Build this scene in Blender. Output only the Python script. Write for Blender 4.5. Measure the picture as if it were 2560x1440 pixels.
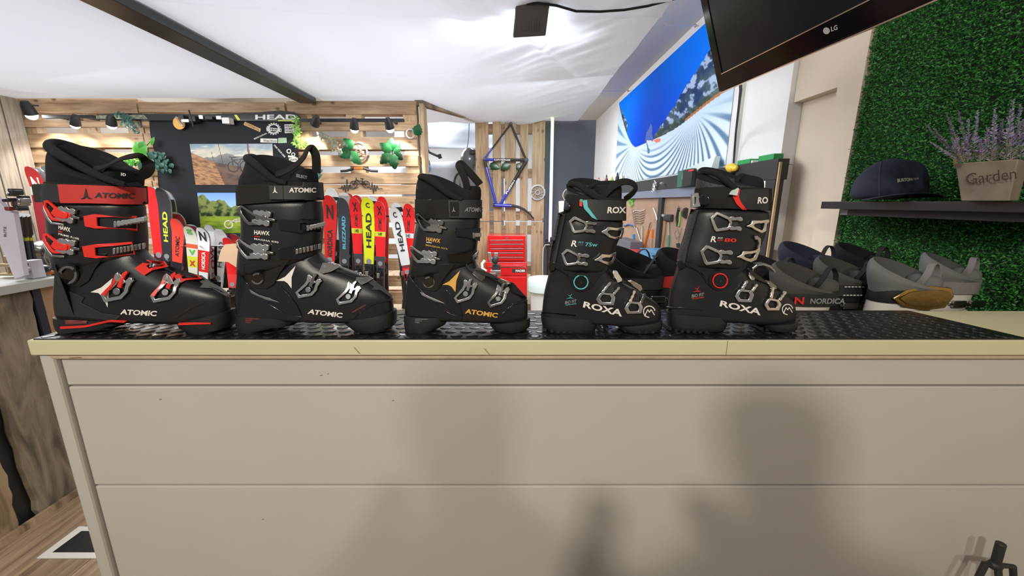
import bpy, bmesh, math, random
from mathutils import Vector, Matrix
from mathutils.bvhtree import BVHTree
random.seed(7)
R = math.radians
for o in list(bpy.data.objects): bpy.data.objects.remove(o)
SC = bpy.context.scene
COL = SC.collection

# ------------------------------------------------------------------ camera
F, TH, CH = 970.0, R(12.5), 1.35
cam_d = bpy.data.cameras.new('camera'); cam_d.sensor_width = 36; cam_d.lens = F/2560*36
cam_d.clip_start = 0.02; cam_d.clip_end = 60
cam = bpy.data.objects.new('camera', cam_d); COL.objects.link(cam)
cam.location = (0, 0, CH); cam.rotation_euler = (R(90)-TH, 0, 0)
SC.camera = cam
SC.view_settings.view_transform = 'Standard'; SC.view_settings.look = 'None'
SC.view_settings.gamma = 1; SC.view_settings.use_curve_mapping = False
SC.view_settings.exposure = 0.55
# ------------------------------------------------------------------ world and large lights
w = bpy.data.worlds.new('world'); SC.world = w; w.use_nodes = True
w.node_tree.nodes['Background'].inputs[0].default_value = (0.95, 0.97, 1.0, 1)
w.node_tree.nodes['Background'].inputs[1].default_value = 0.14

def area(name, loc, target, size, power, col, sy=None, spread=180):
    d = bpy.data.lights.new(name, 'AREA'); d.energy = power; d.color = col
    d.shape = 'RECTANGLE'; d.size = size; d.size_y = sy or size; d.spread = R(spread)
    o = bpy.data.objects.new(name, d); COL.objects.link(o); o.location = loc
    o.rotation_euler = (Vector(target)-Vector(loc)).to_track_quat('-Z', 'Y').to_euler()
    return o
def spot(name, loc, target, power, col, angle, blend=.5, rad=.03):
    d = bpy.data.lights.new(name, 'SPOT'); d.energy = power; d.color = col
    d.spot_size = R(angle); d.spot_blend = blend; d.shadow_soft_size = rad
    o = bpy.data.objects.new(name, d); COL.objects.link(o); o.location = loc
    o.rotation_euler = (Vector(target)-Vector(loc)).to_track_quat('-Z', 'Y').to_euler()
    return o
def point(name, loc, power, col, rad=.05):
    d = bpy.data.lights.new(name, 'POINT'); d.energy = power; d.color = col; d.shadow_soft_size = rad
    o = bpy.data.objects.new(name, d); COL.objects.link(o); o.location = loc
    return o
area('shop_light_left', (-.77, -1.9, 2.7), (-.1, .9, .6), .16, 43, (1, .92, .80))
area('shop_light_right', (.28, -2.0, 2.7), (.2, .9, .6), .14, 17, (1, .92, .80))
area('shop_light_far_left', (-2.4, -1.0, 2.7), (-.6, .9, .6), .5, 8, (1, .93, .83))
area('added_cloth_backlight', (-.8, 2.5, 2.92), (-.8, 2.51, 0), 1.6, 24, (.90, .94, 1), sy=2.6)  # unseen area light, added to brighten the ceiling cloth from above
area('added_left_cloth_backlight', (-3.0, 2.2, 2.92), (-3.0, 2.21, 0), 2.2, 26, (.90, .94, 1), sy=2.2)  # same added backlight over the left sheet, not a real fixture
area('back_room_light', (-2.2, 6.4, 2.85), (-2.2, 6.2, 0), 2.4, 170, (.95, .98, 1))
area('added_workshop_fill', (.2, 2.6, 2.02), (.4, 3.4, 0), .9, 30, (.94, .97, 1))  # added fill pointing down into the workshop, no lamp belongs to it
area('added_workshop_fill_left', (-2.9, 2.3, 2.02), (-2.7, 2.9, 0), .9, 24, (.96, .98, 1))  # second added fill, for the left side of the workshop
area('added_rear_right_fill', (.25, 6.2, 2.9), (.9, 6.0, 0), 1.1, 45, (.92, .96, 1))  # fill added to brighten the banner wall, without a fixture

# ------------------------------------------------------------------ pixel to place
ct, st = math.cos(TH), math.sin(TH)
def ray(px, py):
    v = (720-py)/F
    return Vector(((px-1280)/F, ct+v*st, v*ct-st))
def P(px, py, Y=None, X=None, Z=None):
    d = ray(px, py)
    if Y is not None: t = Y/d.y
    elif X is not None: t = X/d.x
    else: t = (Z-CH)/d.z
    return Vector((d.x*t, d.y*t, CH+d.z*t))

# ------------------------------------------------------------------ materials
MATS = {}
def mat(name, col, rough=.5, metal=0., bump=0., bscale=50., var=0., vscale=8., coat=0., emit=None, es=1., spec=.5, alpha=1., trans=0., stretch=None, col2=None):
    if name in MATS: return MATS[name]
    m = bpy.data.materials.new(name); m.use_nodes = True; nt = m.node_tree
    b = nt.nodes['Principled BSDF']; L = nt.links.new
    b.inputs['Base Color'].default_value = (*col, 1); b.inputs['Roughness'].default_value = rough
    b.inputs['Metallic'].default_value = metal; b.inputs['Coat Weight'].default_value = coat
    b.inputs['Specular IOR Level'].default_value = spec
    b.inputs['Transmission Weight'].default_value = trans
    b.inputs['Alpha'].default_value = alpha
    if emit: b.inputs['Emission Color'].default_value = (*emit, 1); b.inputs['Emission Strength'].default_value = es
    if var or bump:
        tc = nt.nodes.new('ShaderNodeTexCoord'); mp = nt.nodes.new('ShaderNodeMapping')
        L(tc.outputs['Object'], mp.inputs[0])
        if stretch: mp.inputs['Scale'].default_value = stretch
    if var:
        n = nt.nodes.new('ShaderNodeTexNoise'); n.inputs['Scale'].default_value = vscale; n.inputs['Detail'].default_value = 6
        L(mp.outputs[0], n.inputs[0])
        r = nt.nodes.new('ShaderNodeValToRGB'); L(n.outputs[0], r.inputs[0])
        c2 = col2 or tuple(c*(1-var) for c in col)
        r.color_ramp.elements[0].position = .3; r.color_ramp.elements[0].color = (*c2, 1)
        r.color_ramp.elements[1].position = .7; r.color_ramp.elements[1].color = (*col, 1)
        L(r.outputs[0], b.inputs['Base Color'])
    if bump:
        n2 = nt.nodes.new('ShaderNodeTexNoise'); n2.inputs['Scale'].default_value = bscale; n2.inputs['Detail'].default_value = 3
        L(mp.outputs[0], n2.inputs[0])
        bp = nt.nodes.new('ShaderNodeBump'); bp.inputs['Strength'].default_value = bump; bp.inputs['Distance'].default_value = .002
        L(n2.outputs[0], bp.inputs['Height']); L(bp.outputs[0], b.inputs['Normal'])
    MATS[name] = m; return m
def wood(name, c1, c2, stretch, knots=True, rough=.65):
    """pale boards: long grain, a different tone for every board, small dark knots"""
    if name in MATS: return MATS[name]
    m = bpy.data.materials.new(name); m.use_nodes = True; nt = m.node_tree; L = nt.links.new
    b = nt.nodes['Principled BSDF']; b.inputs['Roughness'].default_value = rough
    g = nt.nodes.new('ShaderNodeNewGeometry'); tc = nt.nodes.new('ShaderNodeTexCoord')
    mp = nt.nodes.new('ShaderNodeMapping'); mp.inputs['Scale'].default_value = stretch
    ad = nt.nodes.new('ShaderNodeVectorMath'); ad.operation = 'ADD'
    ml = nt.nodes.new('ShaderNodeMath'); ml.operation = 'MULTIPLY'; ml.inputs[1].default_value = 37
    L(g.outputs['Random Per Island'], ml.inputs[0]); L(tc.outputs['Object'], ad.inputs[0]); L(ml.outputs[0], ad.inputs[1]); L(ad.outputs[0], mp.inputs[0])
    n = nt.nodes.new('ShaderNodeTexNoise'); n.inputs['Scale'].default_value = 3; n.inputs['Detail'].default_value = 8; n.inputs['Distortion'].default_value = .6
    L(mp.outputs[0], n.inputs[0])
    r = nt.nodes.new('ShaderNodeValToRGB'); L(n.outputs[0], r.inputs[0])
    r.color_ramp.elements[0].position = .32; r.color_ramp.elements[0].color = (*c2, 1)
    r.color_ramp.elements[1].position = .62; r.color_ramp.elements[1].color = (*c1, 1)
    hs = nt.nodes.new('ShaderNodeHueSaturation')
    mr = nt.nodes.new('ShaderNodeMapRange'); mr.inputs[3].default_value = .72; mr.inputs[4].default_value = 1.1
    L(g.outputs['Random Per Island'], mr.inputs[0]); L(mr.outputs[0], hs.inputs['Value']); L(r.outputs[0], hs.inputs['Color'])
    out = hs.outputs[0]
    if knots:
        v = nt.nodes.new('ShaderNodeTexVoronoi'); v.inputs['Scale'].default_value = 9
        mp2 = nt.nodes.new('ShaderNodeMapping'); mp2.inputs['Scale'].default_value = tuple(.35+.65*min(1, s/3) for s in stretch)
        L(ad.outputs[0], mp2.inputs[0]); L(mp2.outputs[0], v.inputs[0])
        kr = nt.nodes.new('ShaderNodeValToRGB'); kr.color_ramp.elements[0].color = (.16, .08, .035, 1); kr.color_ramp.elements[1].color = (1, 1, 1, 1)
        kr.color_ramp.elements[0].position = .05; kr.color_ramp.elements[1].position = .16
        L(v.outputs['Distance'], kr.inputs[0])
        mx = nt.nodes.new('ShaderNodeMix'); mx.data_type = 'RGBA'; mx.blend_type = 'MULTIPLY'; mx.inputs[0].default_value = .8
        L(out, mx.inputs[6]); L(kr.outputs[0], mx.inputs[7]); out = mx.outputs[2]
    L(out, b.inputs['Base Color'])
    MATS[name] = m; return m
def vcol(name, rough=.5, spec=.3):
    m = bpy.data.materials.new(name); m.use_nodes = True; nt = m.node_tree
    a = nt.nodes.new('ShaderNodeVertexColor'); a.layer_name = 'print'
    b = nt.nodes['Principled BSDF']; nt.links.new(a.outputs[0], b.inputs['Base Color'])
    b.inputs['Roughness'].default_value = rough; b.inputs['Specular IOR Level'].default_value = spec
    return m

# ------------------------------------------------------------------ mesh builder (world coordinates in, one object out)
class MB:
    def __init__(s): s.v = []; s.f = []; s.m = []
    def add(s, vs, fs, mi=0):
        o = len(s.v); s.v += [Vector(p) for p in vs]
        for f in fs: s.f.append(tuple(i+o for i in f)); s.m.append(mi)
        return s
    def box(s, x0, x1, y0, y1, z0, z1, mi=0):
        if x0 > x1: x0, x1 = x1, x0
        if y0 > y1: y0, y1 = y1, y0
        if z0 > z1: z0, z1 = z1, z0
        return s.add([(x0,y0,z0),(x1,y0,z0),(x1,y1,z0),(x0,y1,z0),(x0,y0,z1),(x1,y0,z1),(x1,y1,z1),(x0,y1,z1)],
                     [(3,2,1,0),(4,5,6,7),(0,1,5,4),(1,2,6,5),(2,3,7,6),(3,0,4,7)], mi)
    def hexa(s, a, b, mi=0):
        """two quads (4 points each) joined into a solid"""
        return s.add(list(a)+list(b), [(3,2,1,0),(4,5,6,7),(0,1,5,4),(1,2,6,5),(2,3,7,6),(3,0,4,7)], mi)
    def prism(s, pts, d, mi=0):
        n = len(pts); d = Vector(d); a = [Vector(p) for p in pts]
        return s.add(a+[p+d for p in a], [tuple(range(n))[::-1], tuple(range(n, 2*n))]+[(i, (i+1) % n, (i+1) % n+n, i+n) for i in range(n)], mi)
    def frame(s, outer, inner, d, mi=0):
        n = len(outer); d = Vector(d); o = [Vector(p) for p in outer]; q = [Vector(p) for p in inner]
        vs = o+q+[p+d for p in o]+[p+d for p in q]; fs = []
        for i in range(n):
            j = (i+1) % n
            fs += [(i, j, n+j, n+i), (2*n+i, 3*n+i, 3*n+j, 2*n+j), (i, 2*n+i, 2*n+j, j), (n+i, n+j, 3*n+j, 3*n+i)]
        return s.add(vs, fs, mi)
    def loft(s, rings, mi=0, cap0=True, cap1=True):
        n = len(rings[0]); vs = [p for r in rings for p in r]; fs = []
        for k in range(len(rings)-1):
            for i in range(n):
                j = (i+1) % n; fs.append((k*n+i, k*n+j, (k+1)*n+j, (k+1)*n+i))
        if cap0: fs.append(tuple(range(n))[::-1])
        if cap1: fs.append(tuple(range((len(rings)-1)*n, len(rings)*n)))
        return s.add(vs, fs, mi)
    def tube(s, path, r, n=10, mi=0, sy=1.):
        path = [Vector(p) for p in path]; rings = []; N = None
        rr = r if isinstance(r, (list, tuple)) else [r]*len(path)
        for i, p in enumerate(path):
            t = (path[min(i+1, len(path)-1)]-path[max(i-1, 0)]).normalized()
            if N is None:
                N = t.cross(Vector((0, 1, 0)))
                if N.length < .1: N = t.cross(Vector((1, 0, 0)))
            N = (N-t*N.dot(t)).normalized(); B = t.cross(N)
            rings.append([p+N*math.cos(2*math.pi*k/n)*rr[i]+B*math.sin(2*math.pi*k/n)*rr[i]*sy for k in range(n)])
        return s.loft(rings, mi)
    def cyl(s, a, b, r0, r1=None, n=20, mi=0): return s.tube([a, b], [r0, r0 if r1 is None else r1], n, mi)
    def ball(s, c, r, nu=16, nv=10, mi=0):
        c = Vector(c); r = (r, r, r) if not isinstance(r, (list, tuple)) else r
        rings = []
        for j in range(nv+1):
            a = -math.pi/2+math.pi*(j if 0 < j < nv else (j+.02 if j == 0 else j-.02))/nv
            rings.append([c+Vector((r[0]*math.cos(a)*math.cos(2*math.pi*i/nu), r[1]*math.cos(a)*math.sin(2*math.pi*i/nu), r[2]*math.sin(a))) for i in range(nu)])
        return s.loft(rings, mi)
    def ribbon(s, path, wd, th, mi=0):
        """flat strap: path centre line, wd half-width vector, th thickness across"""
        path = [Vector(p) for p in path]; wd = Vector(wd); rings = []
        for i, p in enumerate(path):
            t = (path[min(i+1, len(path)-1)]-path[max(i-1, 0)]).normalized()
            nrm = t.cross(wd).normalized()*th
            rings.append([p-wd-nrm, p+wd-nrm, p+wd+nrm, p-wd+nrm])
        return s.loft(rings, mi)
    def lathe(s, c, prof, n=24, mi=0, axis='z'):
        c = Vector(c); rings = []
        for r, h in prof:
            ring = []
            for k in range(n):
                a = 2*math.pi*k/n
                if axis == 'z': ring.append(c+Vector((r*math.cos(a), r*math.sin(a), h)))
                elif axis == 'y': ring.append(c+Vector((r*math.cos(a), h, r*math.sin(a))))
                else: ring.append(c+Vector((h, r*math.cos(a), r*math.sin(a))))
            rings.append(ring)
        return s.loft(rings, mi)
    def build(s, name, mats, parent=None, smooth=35, bevel=0, bseg=2, sub=0, fixn=True):
        me = bpy.data.meshes.new(name)
        if parent is not None: org = parent_world(parent)
        else:
            xs = [p.x for p in s.v]; ys = [p.y for p in s.v]; zs = [p.z for p in s.v]
            org = Vector(((min(xs)+max(xs))/2, (min(ys)+max(ys))/2, min(zs)))
        me.from_pydata([tuple(p-org) for p in s.v], [], s.f)
        if not isinstance(mats, (list, tuple)): mats = [mats]
        for m in mats: me.materials.append(m)
        if len(mats) > 1: me.polygons.foreach_set('material_index', s.m)
        if fixn:
            bm = bmesh.new(); bm.from_mesh(me); bmesh.ops.recalc_face_normals(bm, faces=bm.faces); bm.to_mesh(me); bm.free()
        if smooth:
            me.polygons.foreach_set('use_smooth', [True]*len(me.polygons)); me.set_sharp_from_angle(angle=R(smooth))
        me.update()
        o = bpy.data.objects.new(name, me); COL.objects.link(o)
        if parent is not None: o.parent = parent; o.location = (0, 0, 0)
        else: o.location = org
        if bevel:
            b = o.modifiers.new('bevel', 'BEVEL'); b.width = bevel; b.segments = bseg; b.limit_method = 'ANGLE'; b.angle_limit = R(40)
        if sub:
            b = o.modifiers.new('sub', 'SUBSURF'); b.levels = sub; b.render_levels = sub
        return o
def parent_world(o):
    p = Vector((0, 0, 0))
    while o is not None: p += Vector(o.location); o = o.parent
    return p
def tag(o, label=None, cat=None, group=None, kind=None):
    if label: o['label'] = label
    if cat: o['category'] = cat
    if group: o['group'] = group
    if kind: o['kind'] = kind
    return o
def thing(name, label, cat, loc, group=None):
    o = bpy.data.objects.new(name, None); o.empty_display_size = .05; COL.objects.link(o); o.location = loc
    return tag(o, label, cat, group)
def struct(o): o['kind'] = 'structure'; return o
def copy_tree(o, parent=None):
    c = o.copy(); COL.objects.link(c); c.parent = parent
    for ch in list(o.children): copy_tree(ch, c)
    return c
TXT = {}
def text_geo(s, bold=.0):
    k = (s, bold)
    if k in TXT: return TXT[k]
    cu = bpy.data.curves.new('t', 'FONT'); cu.body = s; cu.offset = bold; cu.resolution_u = 3; cu.size = 1
    ob = bpy.data.objects.new('t', cu); COL.objects.link(ob)
    bpy.context.view_layer.update()
    me = bpy.data.meshes.new_from_object(ob.evaluated_get(bpy.context.evaluated_depsgraph_get()))
    vs = [v.co.copy() for v in me.vertices]; fs = [tuple(p.vertices) for p in me.polygons]
    bpy.data.objects.remove(ob); bpy.data.curves.remove(cu); bpy.data.meshes.remove(me)
    x0 = min(v.x for v in vs); x1 = max(v.x for v in vs); y0 = min(v.y for v in vs); y1 = max(v.y for v in vs)
    g = ([((v.x-x0)/(x1-x0), (v.y-y0)/(y1-y0)) for v in vs], fs)
    TXT[k] = g; return g
def letter(s, quad, fn, m, parent, name='lettering', bold=.02, mb=None, mi=0):
    """lettering on a surface: quad = picture corners bl, br, tr, tl; fn puts a picture point on the surface"""
    uv, fs = text_geo(s, bold); bl, br, tr, tl = quad; vs = []
    for u, v in uv:
        x = (bl[0]*(1-u)+br[0]*u)*(1-v)+(tl[0]*(1-u)+tr[0]*u)*v
        y = (bl[1]*(1-u)+br[1]*u)*(1-v)+(tl[1]*(1-u)+tr[1]*u)*v
        vs.append(fn(x, y))
    b = mb or MB(); b.add(vs, fs, mi)
    if mb is None: return b.build(name, m, parent, smooth=0, fixn=False)
def rect(x0, y0, x1, y1): return [(x0, y1), (x1, y1), (x1, y0), (x0, y0)]
def plane_fn(Y, off=0.0): return lambda x, y: P(x, y, Y=Y-off)

# shared materials
M = dict(
 black=mat('black_plastic', (.014,.014,.015), .34, bump=.12, bscale=900, spec=.45),
 blackg=mat('black_gloss', (.01,.01,.011), .14, coat=.4),
 blackm=mat('black_matte_plastic', (.02,.02,.021), .55),
 rubber=mat('black_rubber', (.012,.012,.012), .5, bump=.2, bscale=300),
 liner=mat('black_liner_fabric', (.011,.011,.013), .85, bump=.5, bscale=700, spec=.25),
 leath=mat('embossed_liner', (.03,.03,.032), .4, bump=.9, bscale=420, spec=.5),
 web=mat('black_webbing', (.016,.014,.013), .8, bump=.6, bscale=500, spec=.25),
 chrome=mat('polished_chrome', (.90,.87,.82), .22, metal=1),
 dchrome=mat('smoked_chrome', (.42,.40,.37), .22, metal=1),
 steel=mat('brushed_steel', (.55,.55,.55), .35, metal=1),
 red=mat('bright_red', (.72,.03,.022), .38),
 redstrap=mat('red_strap', (.52,.035,.03), .5),
 white=mat('white_print', (.78,.75,.7), .6),
 gold=mat('gold_print', (.70,.38,.07), .5),
 teal=mat('teal_print', (.10,.46,.48), .5),
 greyp=mat('dark_grey_print', (.10,.10,.105), .5),
 white_paint=mat('white_paint', (.74,.74,.75), .6, var=.06, vscale=2),
 cream_wall=mat('cream_wall', (.66,.56,.45), .7, var=.06, vscale=2),
 dark_wall=mat('dark_blue_grey_wall', (.075,.083,.10), .7, var=.15, vscale=3),
 grey=mat('grey_plastic', (.25,.25,.26), .5),
)
def colm(c, rough=.42, metal=0.):
    return mat('paint_%d_%d_%d_%d' % (c[0]*255, c[1]*255, c[2]*255, rough*100), c, rough, metal)
# ================================================================== the room
XW = 1.70
CEIL = 2.96
fl = MB()
for i in range(-30, 14):
    fl.box(i*.19-.3, i*.19-.3+.187, -1.5, 9.0, -.02, 0)
# planks run towards the back, turned a little
o = fl.build('floor', wood('floor_boards', (.42,.30,.19), (.20,.135,.085), (14, 1.2, 1), knots=False, rough=.45), smooth=0); struct(o)
o = MB().box(-8, 2.4, -1.5, 9.2, -.06, -.022).build('trim_1', M['dark_wall'], smooth=0); struct(o)
struct(MB().box(XW, XW+.12, 2.95, 9.0, 0, CEIL).build('wall_right', M['white_paint'], smooth=0))
# flat white panel beside the cream pier
struct(MB().box(XW-.05, XW+.12, 2.50, 2.948, 0, CEIL).build('wall_right_panel', M['white_paint'], smooth=0))
pier = MB()
ya, yb = 2.03, 2.498
pier.box(XW-.02, XW+.12, ya, yb, 0, 1.05); pier.box(XW+.035, XW+.12, ya, yb, 1.05, P(2040, 240, X=XW).z)
pier.box(XW-.02, XW+.12, ya, yb, P(2040, 240, X=XW).z, CEIL)
pier.box(XW-.02, XW+.034, ya, ya+.15, 1.05, P(2040, 240, X=XW).z)
struct(pier.build('wall_right_pier', M['cream_wall'], smooth=0))
struct(MB().box(XW+.03, XW+.12, -.6, 2.03, 0, CEIL).build('wall_right_front', M['cream_wall'], smooth=0))
struct(MB().box(-6.5, XW+.12, 8.9, 9.0, 0, CEIL).build('wall_back', mat('back_wall', (.68,.70,.74), .8, var=.1, vscale=1.5), smooth=0))
struct(MB().box(-4.45, -4.33, 1.2, 8.9, 0, CEIL).build('wall_left', mat('left_wall', (.5,.46,.4), .8), smooth=0))
struct(MB().box(-6.5, XW+.12, .3, 9.0, CEIL, CEIL+.08).build('ceiling', mat('ceiling_paint', (.52,.50,.47), .8), smooth=0))
# conduits and slim trim on the white wall
t = MB(); t.box(XW-.022, XW, 2.99, 3.01+.02, .9, 2.6); t.box(XW-.03, XW, 3.06, 3.1, .9, 2.75)
struct(t.build('trim_2', mat('wall_trim', (.62,.62,.6), .5), smooth=0, bevel=.003))
# dark partition beside the pallet door
a = P(1362, 300, Y=4.56); b = P(1491, 300, Y=4.56)
struct(MB().box(a.x, b.x, 4.56, 4.62, 0, a.z).build('wall_partition', M['dark_wall'], smooth=0))

# ---- white cloth ceiling, hung in two sheets either side of the dark beam
def clothmat():
    if 'ceiling_cloth' in MATS: return MATS['ceiling_cloth']
    m = mat('ceiling_cloth', (.80,.82,.88), .9, bump=.3, bscale=22, stretch=(1, .45, 1), spec=.1); nt = m.node_tree
    tr = nt.nodes.new('ShaderNodeBsdfTranslucent'); tr.inputs[0].default_value = (.85, .88, .95, 1)
    mx = nt.nodes.new('ShaderNodeMixShader'); mx.inputs[0].default_value = .3
    nt.links.new(nt.nodes['Principled BSDF'].outputs[0], mx.inputs[1]); nt.links.new(tr.outputs[0], mx.inputs[2]); nt.links.new(mx.outputs[0], nt.nodes['Material Output'].inputs[0])
    return m
def cloth(name, x0, x1, y0, y1, zf, nx, ny, label):
    m = MB(); vs = []
    for j in range(ny+1):
        for i in range(nx+1):
            x = x0+(x1-x0)*i/nx; y = y0+(y1-y0)*j/ny
            vs.append((x, y, zf(x, y)))
    fs = [(j*(nx+1)+i, j*(nx+1)+i+1, (j+1)*(nx+1)+i+1, (j+1)*(nx+1)+i) for j in range(ny) for i in range(nx)]
    m.add(vs, fs)
    o = m.build(name, clothmat(), smooth=80, fixn=False)
    return tag(o, label, 'cloth ceiling')
import mathutils.noise as mn
def zR(x, y):
    u = (x+1.70)/2.42
    sag = .05*math.sin(math.pi*min(1, max(0, u)))*(.6+.4*math.sin(y*1.4))
    drop = -.03*math.exp(-((x-.15)/.5)**2-((y-3.9)/.6)**2)
    fold = .010*math.sin((x*1.6+y*.9)*7)*math.exp(-((u-.75)/.3)**2)+.008*mn.noise(Vector((x*5, y*1.4, 0)))
    fold += .010*mn.noise(Vector(((x+y)*9, (x-y)*1.5, 4)))*math.exp(-((u-.85)/.25)**2)-.012*math.exp(-abs(y-2.05-.08*x)/.012)-.010*math.exp(-abs(y-3.0-.05*x)/.012)
    diag = .012*math.exp(-(((x-.15)*.9-(y-2.4)*.45)/.03)**2)*math.exp(-((y-2.4)/.9)**2)
    return 2.225-sag+drop+fold-diag
cloth('ceiling_cloth', -1.665, .72, .9, 4.52, zR, 170, 240, 'white cloth sheet under the ceiling right of the dark beam, above the floodlight')
def zL(x, y):
    u = (x+1.82)/-2.6
    return 2.215-.07*math.sin(math.pi*min(1, max(0, u)))*math.sin(math.pi*min(1, max(0, (y-.9)/2.65)))+.006*mn.noise(Vector((x*3, y*2, 3)))
cloth('ceiling_cloth', -4.32, -1.82, .9, 3.58, zL, 70, 60, 'white cloth sheet hung under the ceiling to the left of the dark beam')
o = MB().box(-1.815, -1.67, .9, 3.58, 2.175, 2.30).build('ceiling_beam', mat('dark_steel', (.035,.042,.045), .35), smooth=0, bevel=.004)
tag(o, 'long dark steel beam running between the two white ceiling cloths', 'beam')
s = MB()
for x in (-1.5, -.9): s.tube([(x, 1.0, 2.2), (x, 3.5, 2.2)], .0012, 5)
wr = thing('ceiling_wire', 'thin steel wire to the wall above the ski banner, nearer the television', 'wire', (XW, 2.9, 2.3))
def wire(parent, p0, p1):
    MB().cyl(p0, p1, .0022, n=6).build('cable', M['steel'], parent)
    MB().ball(p1, .014, 10, 6).cyl(Vector(p1), Vector(p1)+Vector((.03, 0, 0)), .005, n=8).build('hook', M['steel'], parent)
q = P(1738, 64, X=XW-.03); wire(wr, P(1660, 64, X=.72), q)
wr2 = thing('ceiling_wire', 'thin steel wire to the top left corner of the ski banner', 'wire', (XW, 6.8, 2.3))
wire(wr2, P(1440, 229, X=.72), P(1570, 227, X=XW-.03))

# ================================================================== the service counter
YT = .838   # front edge of the worktop
zt = P(1280, 851, Y=YT).z; zb = P(1280, 889, Y=YT).z
xl = P(65, 851, Y=YT).x
MATW = mat('worktop_laminate', (.60,.57,.36), .45, var=.05, vscale=4)
top = MB(); top.box(xl, XW+.02, YT, 1.085, zb, zt)
tag(top.build('worktop', MATW, smooth=0, bevel=.003), 'long pale yellow laminate worktop on the white counter', 'worktop')
ZT = zt
YP = YT+.022
MATP = mat('counter_paint', (.50,.475,.425), .5, var=.05, vscale=3)
cr = thing('service_counter', 'white painted counter with wide horizontal boards under the pale worktop', 'counter', ((xl+XW)/2, 1.0, 0))
xl2 = xl+.004
def zp(y): return P(1280, y, Y=YP).z
leg_r = P(150, 905, Y=YP).x
m = MB(); m.box(xl2, leg_r, YP-.012, YP+.10, 0, zb-.001)
m.build('corner_post', MATP, cr, smooth=0, bevel=.006)
rows = [zb-.014, zp(965), zp(1214), 0.215, 0.0]
for k in range(4):
    m = MB(); m.box(leg_r+.003, XW-.01, YP, YP+.02, rows[k+1]+.002, rows[k]-.002)
    m.build('front_board', MATP, cr, smooth=0, bevel=.0035)
m = MB(); m.cyl((xl2+.02, YP-.004, zb-.008), (XW-.01, YP-.004, zb-.008), .008, n=12); m.build('bead_trim', mat('bead_wood', (.58,.45,.32), .5, var=.2, vscale=20), cr)
m = MB(); m.box(xl2+.01, XW-.02, YP+.021, YP+.03, 0.01, zb-.002); m.build('backing', M['blackm'], cr, smooth=0)
m = MB(); m.box(xl2+.002, xl2+.02, YP+.1, 1.07, 0, zb-.001); m.build('side_panel', MATP, cr, smooth=0)
sc = MB()
for (x, y, l) in ((398, 1000, .006), (800, 940, .006), (818, 936, .004), (980, 1003, .005), (655, 1300, .005), (172, 896, .03)):
    c = P(x, y, Y=YP-.0008 if x > 200 else YP-.0135); sc.prism([c, c+Vector((l, 0, .0015)), c+Vector((l*.9, 0, .003)), c+Vector((0, 0, .0015))], (0, .0005, 0))
sc.build('scuff_mark', mat('scuff', (.22,.12,.07), .7), cr, smooth=0)

# ---- studded rubber mat
mz = ZT+.003
mt = MB()
xb = P(2286, 783, Z=ZT); xf = P(2556, 845, Z=ZT)
mt.hexa([(xl+.012, YT+.004, ZT+.0003), (xf.x, YT+.004, ZT+.0003), (xb.x, 1.078, ZT+.0003), (xl+.012, 1.078, ZT+.0003)],
        [(xl+.012, YT+.004, mz), (xf.x, YT+.004, mz), (xb.x, 1.078, mz), (xl+.012, 1.078, mz)])
i = 0; y = YT+.022
while y < 1.07:
    x = xl+.03+(.018 if i % 2 else 0)
    lim = xf.x+(xb.x-xf.x)*(y-YT)/(1.078-YT)-.015
    while x < lim:
        mt.lathe((x, y, mz), [(.0142, -.0002), (.0139, .0010), (.0122, .0016), (.002, .0016)], 18)
        x += .0365
    y += .0312; i += 1
tag(mt.build('rubber_mat', mat('mat_rubber', (.010,.010,.011), .3, bump=.1, bscale=200, coat=.15), smooth=40), 'black rubber mat with raised round studs lying along the worktop', 'mat')

x = P(1817, 870, Y=YT).x; wt = bpy.data.objects['worktop']
MB().box(x-.0006, x+.0006, YT-.0006, YT-.0001, zb+.001, zt-.001).build('joint_line', mat('joint_grey', (.2,.18,.1), .8), wt, smooth=0)
for px_, py_ in ((893, 878), (1218, 893-12)):
    c = P(px_, py_, Y=YT); MB().prism([c+Vector((-.008, -.0006, .010)), c+Vector((-.004, -.0006, .009)), c+Vector((.007, -.0006, -.006)), c+Vector((.004, -.0006, -.006))], (0, .0004, 0)).build('stain', mat('worktop_stain', (.30,.25,.12), .7), wt, smooth=0)
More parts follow.
